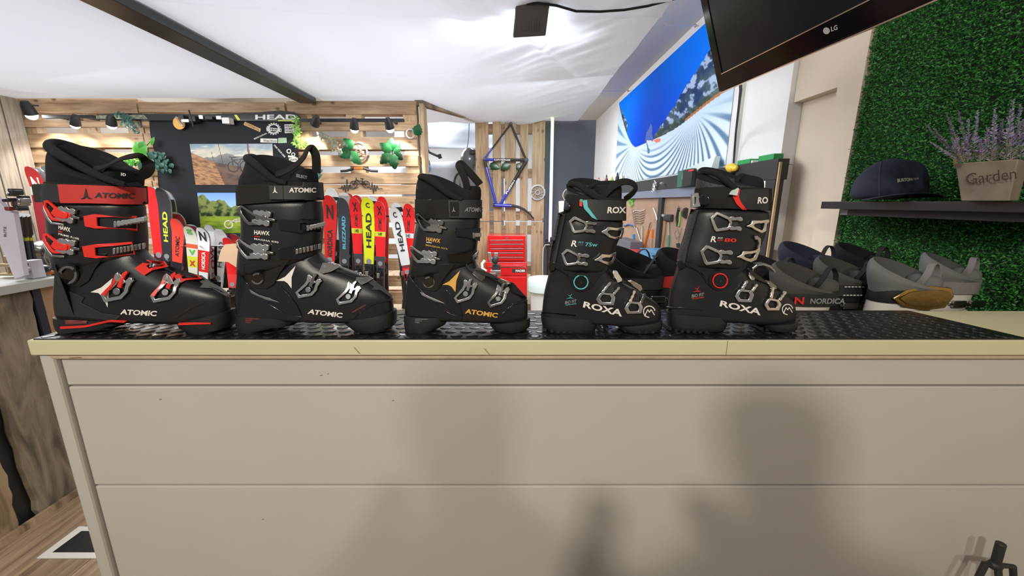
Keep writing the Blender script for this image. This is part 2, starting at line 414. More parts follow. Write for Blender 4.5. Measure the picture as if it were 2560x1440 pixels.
# ================================================================== ski boots
def ring(cx, cy, a, b, z0, z1, n, heel, N=44, ty=0.):
    """closed outline around a foot or shin; z runs from z0 (back) to z1 (front)"""
    pts = []
    for k in range(N):
        ph = 2*math.pi*k/N; c, s = math.cos(ph), math.sin(ph)
        X = -math.copysign(abs(c)**(2/n), c); Yy = math.copysign(abs(s)**(2/n), s)
        u = (X+1)/2
        wdt = heel+(1-heel)*(u*u*(3-2*u)) if u < .75 else heel+(1-heel)*(.75*.75*(3-1.5))
        y = b*Yy*wdt
        pts.append(Vector((cx+a*X, cy-y, z0+(z1-z0)*u+ty*(-y))))
    return pts
class Boot:
    """maps picture measurements of one boot to its place; zx, zy are read off an enlarged view"""
    def __init__(s, ox, oy, sc, Ym, Yn, root):
        s.ox, s.oy, s.sc, s.Ym, s.Yn, s.root = ox, oy, sc, Ym, Yn, root
        s.bv = []; s.bf = []; s.tree = None
    def px(s, zx, zy): return s.ox+zx/s.sc, s.oy+zy/s.sc
    def layer(s, zyL, zxL, zyR, zxR, b, n=2.4, heel=1., ty=0., N=44):
        (xl, yl), (xr, yr) = s.px(zxL, zyL), s.px(zxR, zyR)
        pl = P(xl, yl, Y=s.Ym); pr = P(xr, yr, Y=s.Ym)
        cx = (pl.x+pr.x)/2; s0 = cx/s.Ym; Wd = (pr.x-pl.x)/2
        a = math.sqrt(max(Wd*Wd-(s0*b)**2*.8, (.45*Wd)**2))
        return ring(cx, s.Ym, a, b, pl.z, pr.z, n, heel, N, ty)
    def stack(s, name, layers, m, solid=True, smooth=50, sub=0, cap0=True, cap1=True, bevel=0):
        rs = [s.layer(*l) for l in layers]
        mb = MB(); mb.loft(rs, cap0=cap0, cap1=cap1)
        o = mb.build(name, m, s.root, smooth=smooth, sub=sub, bevel=bevel)
        if solid:
            k = len(s.bv); s.bv += mb.v; s.bf += [tuple(i+k for i in f) for f in mb.f]; s.tree = None
        return o
    def hit(s, zx, zy, off=0.0):
        if s.tree is None: s.tree = BVHTree.FromPolygons([tuple(v) for v in s.bv], s.bf)
        x, y = s.px(zx, zy); d = ray(x, y); o = Vector((0, 0, CH))
        h = s.tree.ray_cast(o, d.normalized(), 5)
        if h[0] is None:
            q = P(x, y, Y=s.Yn+.03); return q+Vector((0, -off, 0))
        nrm = h[1] if h[1].dot(d) < 0 else -h[1]
        nrm = (nrm*.4+Vector((0, -1, 0))*.6).normalized()
        return h[0]+nrm*off
    def pts(s, zp, off): return [s.hit(x, y, off) for x, y in zp]
    def plate(s, name, zp, m, th=.003, off=0.0, bevel=.0008, parent=None, hole=None):
        """raised plate (or frame, if hole is given) following the shell"""
        mb = MB(); s._plate(mb, zp, th, off, hole)
        return mb.build(name, m, parent or s.root, smooth=30, bevel=bevel)
    def _plate(s, mb, zp, th, off, hole=None, mi=0):
        a = s.pts(zp, off); b = s.pts(zp, off+th); n = len(a)
        if hole is None:
            mb.add(a+b, [tuple(range(n)), tuple(range(n, 2*n))[::-1]]+[(i, n+i, n+(i+1) % n, (i+1) % n) for i in range(n)], mi)
        else:
            c = s.pts(hole, off); d = s.pts(hole, off+th); vs = a+c+b+d; fs = []
            for i in range(n):
                j = (i+1) % n
                fs += [(i, j, n+j, n+i), (2*n+i, 3*n+i, 3*n+j, 2*n+j), (i, 2*n+i, 2*n+j, j), (n+i, n+j, 3*n+j, 3*n+i)]
            mb.add(vs, fs, mi)
    def strip(s, name, top, bot, m, th=.0012, off=.0005, parent=None, nseg=14, bevel=0):
        """band between two picture lines, wrapped over the surface"""
        def lerp(L, t):
            k = t*(len(L)-1); i = min(int(k), len(L)-2); f = k-i
            return (L[i][0]*(1-f)+L[i+1][0]*f, L[i][1]*(1-f)+L[i+1][1]*f)
        rows = []
        for i in range(nseg+1):
            a, b = lerp(top, i/nseg), lerp(bot, i/nseg)
            rows.append([(a[0]+(b[0]-a[0])*k/4, a[1]+(b[1]-a[1])*k/4) for k in range(5)])
        vs = [s.hit(x, y, off+th) for r in rows for x, y in r]; lo = [s.hit(x, y, off-.001) for r in rows for x, y in r]
        n = len(vs); fs = []
        for i in range(nseg):
            for k in range(4):
                q = i*5+k; fs += [(q, q+1, q+6, q+5), (n+q, n+q+5, n+q+6, n+q+1)]
        for i in range(nseg): fs += [(i*5, (i+1)*5, n+(i+1)*5, n+i*5), (i*5+4, n+i*5+4, n+(i+1)*5+4, (i+1)*5+4)]
        for k in range(4): fs += [(k, n+k, n+k+1, k+1), (nseg*5+k, nseg*5+k+1, n+nseg*5+k+1, n+nseg*5+k)]
        mb = MB(); mb.add(vs+lo, fs)
        return mb.build(name, m, parent or s.root, smooth=45, bevel=bevel)
    def text(s, t, zq, m, name='lettering', off=.0012, parent=None, bold=.02):
        return letter(t, zq, lambda x, y: s.hit(x, y, off), m, parent or s.root, name, bold)
    def ringmark(s, zc, r0, r1, m, name='ring_mark', th=.001, off=.001, n=40, sq=1.):
        o = [(zc[0]+r1*math.cos(2*math.pi*k/n), zc[1]+r1*sq*math.sin(2*math.pi*k/n)) for k in range(n)]
        i = [(zc[0]+r0*math.cos(2*math.pi*k/n), zc[1]+r0*sq*math.sin(2*math.pi*k/n)) for k in range(n)] if r0 else None
        mb = MB(); s._plate(mb, o, th, off, i); return mb.build(name, m, s.root, smooth=30)
    def loop(s, name, zp, m, wd=.011, th=.0012, flat=.1):
        """webbing loop: picture path at the middle of the boot"""
        mb = MB(); pth = []
        for i, q in enumerate(zp):
            x, y = s.px(q[0], q[1]); pth.append(P(x, y, Y=s.Ym+(q[2] if len(q) > 2 else 0)))
        # smooth the path
        sm = []
        for i in range(len(pth)-1):
            p0 = pth[max(i-1, 0)]; p1 = pth[i]; p2 = pth[i+1]; p3 = pth[min(i+2, len(pth)-1)]
            for k in range(6):
                t = k/6; sm.append(.5*((2*p1)+(-p0+p2)*t+(2*p0-5*p1+4*p2-p3)*t*t+(-p0+3*p1-3*p2+p3)*t**3))
        sm.append(pth[-1]); rings = []
        for i, p in enumerate(sm):
            t = (sm[min(i+1, len(sm)-1)]-sm[max(i-1, 0)]).normalized(); side = (t.cross(Vector((0, 1, 0))).normalized()*flat+Vector((0, (1-flat*flat)**.5, 0)))*wd
            nn = t.cross(side).normalized()*th; rings.append([p-side-nn, p+side-nn, p+side+nn, p-side+nn])
        mb.loft(rings); return mb.build(name, m, s.root, smooth=60)

def T(c, sc, ang, pts):
    """place a template outline: centre, scale, turn (degrees, picture sense)"""
    ca, sa = math.cos(R(ang)), math.sin(R(ang))
    return [(c[0]+sc*(x*ca-y*sa), c[1]+sc*(x*sa+y*ca)) for x, y in pts]

# --- buckle in template units: x along the buckle from the lever tip (-1) to the catch (+1)
LV_O = [(-1, -.42), (-.86, -.50), (-.45, -.30), (-.1, -.18), (.28, -.24), (.34, -.08), (.3, .22), (0, .30), (-.42, .36), (-.62, .22), (-.92, -.12)]
LV_I = [(-.88, -.34), (-.80, -.38), (-.46, -.18), (-.24, -.09), (-.2, -.08), (-.16, .0), (-.18, .14), (-.28, .18), (-.42, .22), (-.54, .12), (-.80, -.14)]
def atomic_buckle(B, c, sc, ang, ml, mh, ladder=None, mlad=None, second=None, foot=False):
    # lever frame, hinge block, worm bolt
    k = B.plate('buckle', T(c, sc, ang, [(-.15, -.36), (.5, -.36), (.52, .3), (-.1, .34)]), M['blackg'], th=.0025, off=0)
    B.plate('lever', T(c, sc, ang, LV_O), ml, th=.0045, off=.004, hole=T(c, sc, ang, LV_I), parent=k, bevel=.0012)
    if second: B.plate('lever_cover', T(c, sc, ang, [(-.50, .02), (-.42, -.22), (.22, -.12), (.26, .02), (.2, .12), (-.3, .16)]), second, th=.003, off=.0075, parent=k)
    mb = MB()
    for yy in (-.26, .16): B._plate(mb, T(c, sc, ang, [(-.32, yy-.06), (-.18, yy-.13), (-.04, yy-.08), (.06, yy-.16), (.2, yy-.08), (.34, yy-.15), (.5, yy-.1), (.5, yy+.1), (.36, yy+.15), (.2, yy+.08), (.06, yy+.15), (-.1, yy+.1), (-.28, yy+.08)]), .0055, .003)
    mb.build('hinge', mh, k, smooth=30, bevel=.001)
    B.plate('bolt', T(c, sc, ang, [(.25, -.12), (.72, -.07), (.72, .03), (.25, .05)]), M['dchrome'], th=.004, off=.003, parent=k)
    return k
def ladder_atomic(B, arm_t, arm_b, hole_t, hole_b, m, teeth, name='catch'):
    k = B.plate('ladder', arm_t+arm_b[::-1], m, th=.0035, off=.003, hole=None if hole_t is None else hole_t+hole_b[::-1])
    if teeth:
        (x0, y0, x1, y1, h, n) = teeth; mb = MB()
        for i in range(n):
            f0, f1 = i/n, (i+.72)/n
            xa, xb_ = x0+(x1-x0)*f0, x0+(x1-x0)*f1; ya, yb_ = y0+(y1-y0)*f0, y0+(y1-y0)*f1
            B._plate(mb, [(xa, ya), (xb_, yb_), (xb_, yb_+h), (xa, ya+h)], .004, .005)
        B._plate(mb, [(x0, y0+h*.15), (x1, y1+h*.15), (x1, y1+h*.85), (x0, y0+h*.85)], .0025, .004)
        mb.build('teeth', M['steel'], k, smooth=30, bevel=.0006)
    return k
def logoA(B, bl, w_, h, m, sk=0., name='emblem', off=.0015):
    """three pointed dart: tall upper blade and two feet"""
    x, y = bl
    p = [(0, 0), (.33, .14), (.40, 1), (.60, .30), (1, 0), (.62, .10), (.5, .22), (.36, .06)]
    p = [(0, .0), (.30, .20), (.46, 1.), (.62, .26), (1., .0), (.66, .04), (.48, .16), (.3, .04)]
    return B.plate(name, [(x+u*w_+sk*v*h, y-v*h) for u, v in p], m, th=.0006, off=off-.0005, bevel=0)
def big_dart(B, pts, m): return B.plate('emblem', pts, m, th=.0006, off=.0008, bevel=0)


FO_O = [(-1, .28), (-.78, .72), (.22, .52), (.58, .12), (.66, -.24), (.95, -.55), (.66, -.72), (.42, -.50), (.2, -.86), (-.02, -1.05), (-.12, -.72), (-.30, -.38)]
FO_I = [(-.80, .30), (-.68, .50), (.10, .34), (.36, .08), (.44, -.24), (.50, -.38), (.42, -.42), (.30, -.36), (.12, -.42), (.02, -.5), (-.02, -.42), (-.2, -.2)]
def foot_buckle(B, c, sc, ml, mh, ang=0, second=None):
    k = B.plate('buckle', T(c, sc, ang, [(-.5, .1), (-.1, -.6), (.5, -.45), (.3, .3)]), M['blackg'], th=.002, off=0)
    B.plate('lever', T(c, sc, ang, FO_O), ml, th=.004, off=.003, hole=T(c, sc, ang, FO_I), parent=k, bevel=.0011)
    if second: B.plate('lever_cover', T(c, sc, ang, [(-.92, .22), (-.3, -.42), (-.14, -.9), (.0, -.95), (-.06, -.5), (-.7, .35)]), second, th=.002, off=.0065, parent=k)
    B.plate('bolt', T(c, sc, ang, [(-.02, -.2), (.28, -.95), (.52, -1.1), (.60, -.98), (.45, -.8), (.22, -.1)]), M['dchrome'] if not second else second, th=.0045, off=.004, parent=k, bevel=.001)
    mb = MB()
    B._plate(mb, T(c, sc, ang, [(-.16, -.62), (-.1, -.98), (.06, -1.02), (.1, -.7), (0, -.5)]), .006, .003)
    B._plate(mb, T(c, sc, ang, [(.5, -.35), (.62, -.68), (.86, -.72), (.88, -.5), (.7, -.2)]), .006, .003)
    mb.build('hinge', mh, k, smooth=30, bevel=.001)
    B.plate('rivet', T((c[0]-.06*sc, c[1]+.08*sc), sc*.2, 0, [(math.cos(a*math.pi/8), math.sin(a*math.pi/8)) for a in range(16)]), M['steel'], th=.0025, off=.005, parent=k, bevel=.0006)
    return k
# ------------------------------------------------------------------ shared builder for the three darts-logo boots
def atomic_boot(ox, oy, sc, Ym, label, D):
    base = P(D['cx'], 826, Z=ZT+.003)
    root = thing('ski_boot', label, 'ski boot', (base.x, Ym, ZT+.005), None)
    B = Boot(ox, oy, sc, Ym, Ym-.05, root); B.D = D
    b = D['b']
    B.stack('heel_sole', D['heel'], M['rubber'], smooth=30)
    B.stack('toe_sole', D['toe'], M['rubber'], smooth=30)
    B.stack('shell', D['shell'], D.get('shellm', M['black']), sub=1)
    B.stack('cuff', D['cuff'], D.get('cuffm', M['black']), sub=1)
    B.stack('strap_band', D['band'], M['web'], sub=0)
    B.stack('liner', D['liner'], M['liner'], solid=False, sub=1, cap0=False, cap1=True)
    B.stack('tongue', D['tongue'], M['liner'], solid=False, sub=1)
    return B

zt_ = None
# ---- boot 2: black, silver lettering ------------------------------------------------
Db = 0.050
D2 = dict(cx=790, b=Db,
 heel=[(1262,102,1262,585,.037,3,.9),(1300,104,1320,588,.038,3,.9),(1340,104,1345,560,.038,3,.9),(1378,118,1378,360,.036,3,.9),(1396,124,1396,352,.035,3,.9)],
 toe=[(1300,925,1240,1318,.040,2.6,1),(1330,935,1290,1322,.041,2.6,1),(1376,1000,1345,1318,.040,2.6,1),(1388,1030,1372,1290,.038,2.6,1)],
 shell=[(1300,108,1335,1290,.036,2.6,.85),(1290,100,1300,1300,.040,2.6,.8),(1240,94,1240,1302,.044,2.6,.74),(1160,86,1168,1300,.047,2.5,.7),(1110,86,1118,1275,.048,2.4,.68),
        (1080,88,1082,1235,.047,2.4,.7),(1040,92,1045,1185,.046,2.3,.7),(1000,96,1000,1120,.045,2.2,.72),(960,100,962,1040,.044,2.2,.74),(920,106,925,930,.043,2.2,.78),
        (880,112,885,840,.042,2.2,.84),(840,118,845,775,.041,2.2,.9),(800,124,800,742,.041,2.2,.95),(740,140,740,725,.040,2.2,1)],
 cuff=[(1010,112,840,735,.046,2.3,1),(960,108,820,745,.050,2.3,1),(860,112,770,752,.0505,2.3,1),(780,124,700,754,.051,2.4,1),(700,140,640,758,.051,2.4,1),(600,150,560,764,.051,2.4,1),(500,140,470,756,.050,2.4,1),(440,128,420,750,.049,2.4,1),(400,125,400,748,.048,2.4,1)],
 band=[(445,122,395,756,.051,2.5,1),(440,118,392,762,.0535,2.5,1),(300,112,262,752,.053,2.5,1),(296,118,262,744,.051,2.5,1)],
 liner=[(420,130,380,745,.046,2.3,1),(330,122,300,735,.046,2.3,1),(240,118,270,715,.045,2.3,1),(180,150,255,690,.045,2.2,1,.3),(110,160,245,670,.046,2.1,1,.5),(78,168,232,655,.045,2.1,1,.5),(66,190,222,640,.040,2.1,1,.5),(76,206,228,620,.035,2.1,1,.45),(160,230,280,600,.031,2.1,1,.3),(330,240,370,600,.03,2.1,1)],
 tongue=[(420,480,420,728,.034,2.4,1),(300,500,290,722,.036,2.4,1),(215,520,195,712,.036,2.4,1),(175,560,165,706,.032,2.4,1),(160,600,158,690,.024,2.3,1)])
B = atomic_boot(560, 370, 3.063, .905, 'large black ski boot with silver lettering and chrome buckles, second from the left', D2)
def atomic_trim(B, q, mprint, has_pivot=True):
    """q maps reference points of the silver boot to this boot's enlarged view"""
    def Q(L): return [q(x, y) for x, y in L]
    # cuff flap around the pivot, groove lines as raised edges
    B.plate('cuff_flap', Q([(150,880),(300,860),(430,850),(520,850),(470,900),(430,960),(390,1040),(330,1080),(260,1075),(200,1050),(160,990)]), M['black'], th=.0035, off=.000, bevel=.0015)
    B.ringmark(q(270, 995), 0, 52*q.s, M['blackg'], 'pivot_disc', th=.003, off=.003)
    B.ringmark(q(270, 995), 34*q.s, 46*q.s, M['dchrome'] if q.s > 2 else M['greyp'], 'pivot_ring', th=.001, off=.006)
    B.ringmark(q(270, 995), 0, 17*q.s, M['dchrome'], 'pivot_screw', th=.001, off=.006)
    B.plate('heel_guard', Q([(108,930),(160,1010),(240,1105),(360,1150),(340,1190),(480,1270),(600,1290),(570,1325),(300,1300),(110,1290),(96,1180)]), M['blackg'] if q.gl else M['blackm'], th=.0015, off=.0005, bevel=.0006)
    if q.gl:
        B.plate('side_wedge', Q([(440,1060),(500,1120),(560,1200),(600,1285),(480,1240),(330,1165),(440,1175),(400,1080)]), M['blackg'], th=.002, off=.0012, bevel=.0006)
        B.plate('side_wedge', Q([(200,1080),(270,1120),(360,1150),(430,1180),(330,1160),(215,1110)]), M['steel'], th=.0008, off=.0025, bevel=.0003)
    B.plate('toe_box_line', Q([(960,1310),(1060,1235),(1130,1185),(1290,1145),(1300,1160),(1150,1195),(1080,1240),(990,1310)]), M['blackg'], th=.0012, off=.0003, bevel=.0004)
    mb = MB()
    B._plate(mb, Q([(1080,1010),(1140,1000),(1220,1070),(1290,1130),(1280,1145),(1200,1090),(1130,1085),(1150,1060)]), .002, .0005)
    mb.build('toe_flap', M['blackm'], B.root, smooth=30, bevel=.0008)
    B.plate('instep_overlap', Q([(655,845),(700,880),(800,900),(900,925),(1030,985),(1130,1000),(1120,1015),(1010,1000),(880,950),(780,930),(690,910),(640,860)]), M['blackm'], th=.0025, off=.0005, bevel=.0008)
def collar(B, paths, r=.0075, m=None):
    mb = MB()
    for path in paths:
        q = [P(*B.px(x, y), Y=B.Ym+dy) for x, y, dy in path]; sm = []
        for i in range(len(q)-1):
            p0, p1, p2, p3 = q[max(i-1, 0)], q[i], q[i+1], q[min(i+2, len(q)-1)]
            for k in range(5):
                t = k/5; sm.append(.5*((2*p1)+(-p0+p2)*t+(2*p0-5*p1+4*p2-p3)*t*t+(-p0+3*p1-3*p2+p3)*t**3))
        sm.append(q[-1]); mb.tube(sm, [r*(.6+.4*math.sin(math.pi*min(1, max(0, i/(len(sm)-1)*1.0+.0)))) for i in range(len(sm))], 12)
    mb.build('collar', m or COLM, B.root, smooth=60)
COLM = mat('foam_collar', (.018,.018,.020), .9, bump=.5, bscale=900, spec=.2)
class Map:
    """piecewise map of reference picture points onto another boot's view"""
    def __init__(s, xs, ys, sc=1., gl=True): s.xs, s.ys, s.s, s.gl = xs, ys, sc, gl
    def one(s, L, v):
        for (a0, b0), (a1, b1) in zip(L, L[1:]):
            if v <= a1 or (a1, b1) == L[-1]: return b0+(v-a0)*(b1-b0)/(a1-a0)
    def __call__(s, x, y): return s.one(s.xs, x), s.one(s.ys, y)
    def lay(s, L):
        out = []
        for l in L:
            xl, yl = s(l[1], l[0]); xr, yr = s(l[3], l[2]); out.append((yl, xl, yr, xr)+tuple(l[4:]))
        return out
I2 = Map([(0, 0), (1400, 1400)], [(0, 0), (1400, 1400)])
atomic_trim(B, I2, M['white'])
big_dart(B, [(403,1016),(470,985),(550,902),(520,990),(520,1075),(490,1035),(465,1018)], M['white'])
B.text('ATOMIC', [(640,1268),(905,1300),(912,1262),(655,1232)], M['white'], bold=.035)
B.text('HAWX', [(234,662),(352,670),(352,638),(234,628)], M['white'], bold=.03)
B.plate('red_bar', [(236,672),(280,678),(280,684),(236,678)], M['red'], th=.0004, off=.001, bevel=0)
B.text('MAGNA R90', [(234,701),(420,730),(420,716),(234,688)], M['white'], bold=.01)
B.text('LEGENDARY', [(168,1312),(272,1312),(272,1303),(168,1303)], colm((.35,.07,.04)), bold=0)
B.text('HAWX', [(168,1325),(222,1325),(222,1316),(168,1316)], colm((.35,.07,.04)), bold=0)
B.text('FEEL', [(168,1339),(210,1339),(210,1330),(168,1330)], colm((.35,.07,.04)), bold=0)
B.text('HAWX MAGNA', [(985,1262),(1090,1205),(1085,1196),(980,1252)], colm((.30,.12,.07)), bold=0)
k = B.strip('strap_patch', [(350,252),(480,252),(620,262),(752,268)], [(358,395),(480,396),(620,396),(758,395)], M['blackm'], th=.002, off=.0015, bevel=.0006)
B.strip('strap_tab', [(352,254),(455,254)], [(360,393),(462,394)], M['blackm'], th=.001, off=.004)
logoA(B, (383, 345), 42, 54, M['white'], name='emblem', off=.0065)
B.text('ATOMIC', [(505,342),(705,342),(705,304),(508,304)], M['white'], off=.005, bold=.035)
B.strip('cuff_tab', [(600,440),(640,412),(700,408),(752,408)], [(585,540),(640,545),(700,545),(748,545)], M['black'], th=.002, off=.001)
B.text('SELECT', [(608,228),(690,244),(690,222),(610,205)], M['grey'], off=.03)
atomic_buckle(B, (285, 540), 165, 8, M['dchrome'], M['chrome'])
atomic_buckle(B, (270, 795), 168, 6, M['chrome'], M['chrome'])
ladder_atomic(B, [(425,545),(600,548),(745,548)], [(430,625),(600,650),(745,640)], [(590,575),(620,572),(640,575)], [(590,625),(620,628),(640,628)], M['blackg'], (640,590,785,558,42,6))
ladder_atomic(B, [(425,770),(560,750),(745,705)], [(430,850),(600,850),(745,770)], None, None, M['blackg'], (560,770,745,725,40,7))
foot_buckle(B, (662, 1072), 104, M['chrome'], M['chrome'])
foot_buckle(B, (965, 1125), 100, M['chrome'], M['chrome'])
ladder_atomic(B, [(735,940),(760,880),(880,885)], [(760,965),(830,950),(905,905)], None, None, M['dchrome'], (770,885,880,880,28,4))
ladder_atomic(B, [(1010,1010),(1030,960),(1130,985)], [(1060,1050),(1100,1030),(1150,1000)], None, None, M['dchrome'], (1040,962,1120,975,22,4))
B.loop('pull_loop', [(395,205,-.03),(470,180,-.036),(550,130,-.03),(610,70,-.02),(640,8,-.01),(668,-2,0),(700,50,0),(708,120,0),(706,190,0)], M['web'], flat=.75, wd=.009)
collar(B, [[(480,268,-.05),(400,250,-.053),(330,200,-.054),(260,140,-.050),(205,95,-.035),(180,82,-.015),(190,76,.0),(225,74,.02),(290,95,.04),(370,130,.045),(440,165,.04),(520,200,.035)]], .0085)
# ---- boot 1: black with red straps and buckles --------------------------------------
D1 = dict(cx=350, b=.052,
 heel=[(1268,222,1285,720,.038,3,.9),(1310,226,1325,722,.039,3,.9),(1345,236,1345,690,.039,3,.9),(1368,250,1366,480,.037,3,.9),(1378,262,1378,460,.036,3,.9)],
 toe=[(1305,1080,1228,1466,.042,2.6,1),(1335,1090,1290,1472,.042,2.6,1),(1372,1150,1340,1462,.041,2.6,1),(1382,1180,1360,1430,.039,2.6,1)],
 shell=[(1290,232,1325,1400,.037,2.6,.85),(1270,226,1290,1425,.042,2.6,.8),(1200,212,1210,1430,.046,2.6,.74),(1140,206,1140,1428,.049,2.5,.7),(1100,205,1105,1395,.050,2.4,.68),
        (1060,207,1065,1330,.049,2.4,.7),(1035,210,1035,1262,.048,2.3,.7),(1005,213,1005,1170,.047,2.2,.72),(970,217,972,1080,.046,2.2,.74),(930,222,935,1000,.045,2.2,.78),
        (890,228,890,915,.044,2.2,.84),(850,232,850,860,.043,2.2,.9),(800,238,800,840,.042,2.2,.95),(740,240,740,830,.041,2.2,1)],
 cuff=[(985,222,860,850,.048,2.3,1),(930,210,840,856,.052,2.3,1),(850,196,800,856,.0525,2.3,1),(760,190,720,852,.053,2.4,1),(680,186,650,846,.053,2.4,1),(600,180,580,838,.053,2.4,1),(520,178,520,834,.052,2.4,1),(470,178,470,834,.051,2.4,1)],
 band=[(505,180,500,840,.053,2.5,1),(500,176,496,846,.0555,2.5,1),(352,176,372,838,.055,2.5,1),(348,182,372,830,.053,2.5,1)],
 liner=[(420,180,400,830,.048,2.3,1),(340,176,372,815,.050,2.2,1),(250,168,356,800,.053,2.1,1,.1),(180,158,345,785,.055,2,1,.25),(120,156,332,772,.055,2,1,.4),(98,166,318,760,.052,2,1,.42),(92,186,308,735,.048,2,1,.42),(104,206,310,700,.043,2,1,.4),(170,250,340,660,.036,2,1,.2),(360,300,400,640,.03,2,1)],
 tongue=[(420,600,420,800,.040,2.4,1),(345,590,352,806,.044,2.4,1),(280,590,300,806,.044,2.4,1),(245,610,270,790,.038,2.4,1),(232,640,262,760,.028,2.3,1)])
B = atomic_boot(60, 330, 2.7696, .905, 'black ski boot with a bright red power strap and red buckles, leftmost on the counter', D1)
J1 = Map([(0, 0), (85, 205), (270, 325), (403, 468), (550, 615), (700, 800), (900, 960), (1060, 1130), (1300, 1428)], [(0, 0), (800, 790), (995, 985), (1150, 1145), (1310, 1290), (1400, 1380)], 1.4, gl=False)
atomic_trim(B, J1, M['white'])
big_dart(B, [(465,1108),(540,1075),(618,1010),(592,1100),(582,1215),(556,1150),(520,1114)], M['white'])
B.text('ATOMIC', [(668,1262),(918,1275),(926,1238),(676,1226)], M['white'], bold=.035)
B.text('HAWX', [(243,672),(325,694),(325,664),(243,640)], M['white'], bold=.03)
B.plate('red_bar', [(243,682),(272,690),(272,697),(243,689)], M['red'], th=.0004, off=.001, bevel=0)
B.text('PRIME R100', [(243,712),(385,747),(385,734),(243,698)], M['white'], bold=.01)
B.strip('power_strap', [(235,362),(450,368),(650,376),(848,388)], [(262,492),(450,494),(650,498),(852,499)], M['redstrap'], th=.002, off=.0015, bevel=.0006)
B.strip('strap_end', [(62,362),(52,380),(150,358),(246,362)][:1]+[(150,358),(246,362)], [(85,486),(160,488),(262,492)], M['blackm'], th=.003, off=.001, bevel=.001)
logoA(B, (405, 466), 80, 78, M['blackm'], name='emblem', off=.0045)
B.text('ATOMIC', [(500,456),(770,462),(776,424),(506,420)], M['blackm'], off=.0045, bold=.035)
B.text('3D', [(706,303),(742,309),(742,290),(706,284)], M['white'], off=.012)
for yy, ta in ((575, 14), (795, 10)):
    atomic_buckle(B, (298, yy), 150, ta, M['red'], M['chrome'], second=M['red'])
    B.plate('lever_edge', T((294, yy+8), 150, ta, [(-.98, -.28), (-.9, -.12), (-.62, .22), (-.42, .38), (.1, .33), (.1, .42), (-.45, .48), (-.68, .32), (-.96, -.02)]), M['chrome'], th=.004, off=.003)
def redladder(top, bot, ht, hb, teeth): ladder_atomic(B, top, bot, ht, hb, M['red'], teeth)
redladder([(430,582),(500,568),(785,580)], [(440,652),(515,668),(790,683)], [(520,590),(640,588),(782,594)], [(524,650),(600,660),(784,670)], (640,618,866,578,40,9))
redladder([(420,790),(510,775),(756,757)], [(435,862),(520,873),(780,850)], [(508,798),(640,786),(750,773)], [(512,854),(600,860),(766,838)], (635,802,846,762,40,9))
foot_buckle(B, (668, 1090), 118, M['chrome'], M['chrome'], second=M['red'])
foot_buckle(B, (1000, 1098), 112, M['chrome'], M['chrome'], second=M['red'])
ladder_atomic(B, [(780,945),(860,888),(985,895)], [(845,995),(900,960),(1010,930)], [(860,930),(900,908),(950,912)], [(880,950),(905,940),(955,932)], M['red'], (885,912,985,908,28,5))
ladder_atomic(B, [(1045,1000),(1090,982),(1215,990)], [(1090,1050),(1130,1030),(1245,1012)], [(1100,1006),(1140,998),(1180,1002)], [(1110,1020),(1145,1015),(1185,1012)], M['red'], None)
B.strip('sole_stripe', [(258,1346),(430,1338),(600,1298),(720,1306)], [(262,1362),(430,1352),(600,1312),(700,1318)], M['red'], th=.002, off=.001)
B.strip('sole_stripe', [(1080,1318),(1190,1316),(1300,1318)], [(1080,1334),(1190,1330),(1300,1326)], M['red'], th=.002, off=.0025)
B.strip('heel_mark', [(290,1304),(440,1304)], [(294,1330),(440,1324)], mat('dull_red_print', (.16,.03,.03), .5), th=.001, off=.001)
collar(B, [[(700,365,-.045),(600,335,-.053),(480,285,-.056),(350,215,-.056),(250,160,-.05),(185,115,-.03),(178,92,-.01),(200,80,.01),(260,82,.03),(360,110,.045),(480,155,.048),(600,200,.045),(700,240,.04),(770,275,.03)]], .010)
B.loop('pull_loop', [(470,260,-.035),(560,240,-.04),(640,200,-.04),(720,172,-.03),(790,168,-.02),(850,200,0),(862,250,0),(835,290,0),(800,305,0)], M['web'], wd=.011, flat=.6)

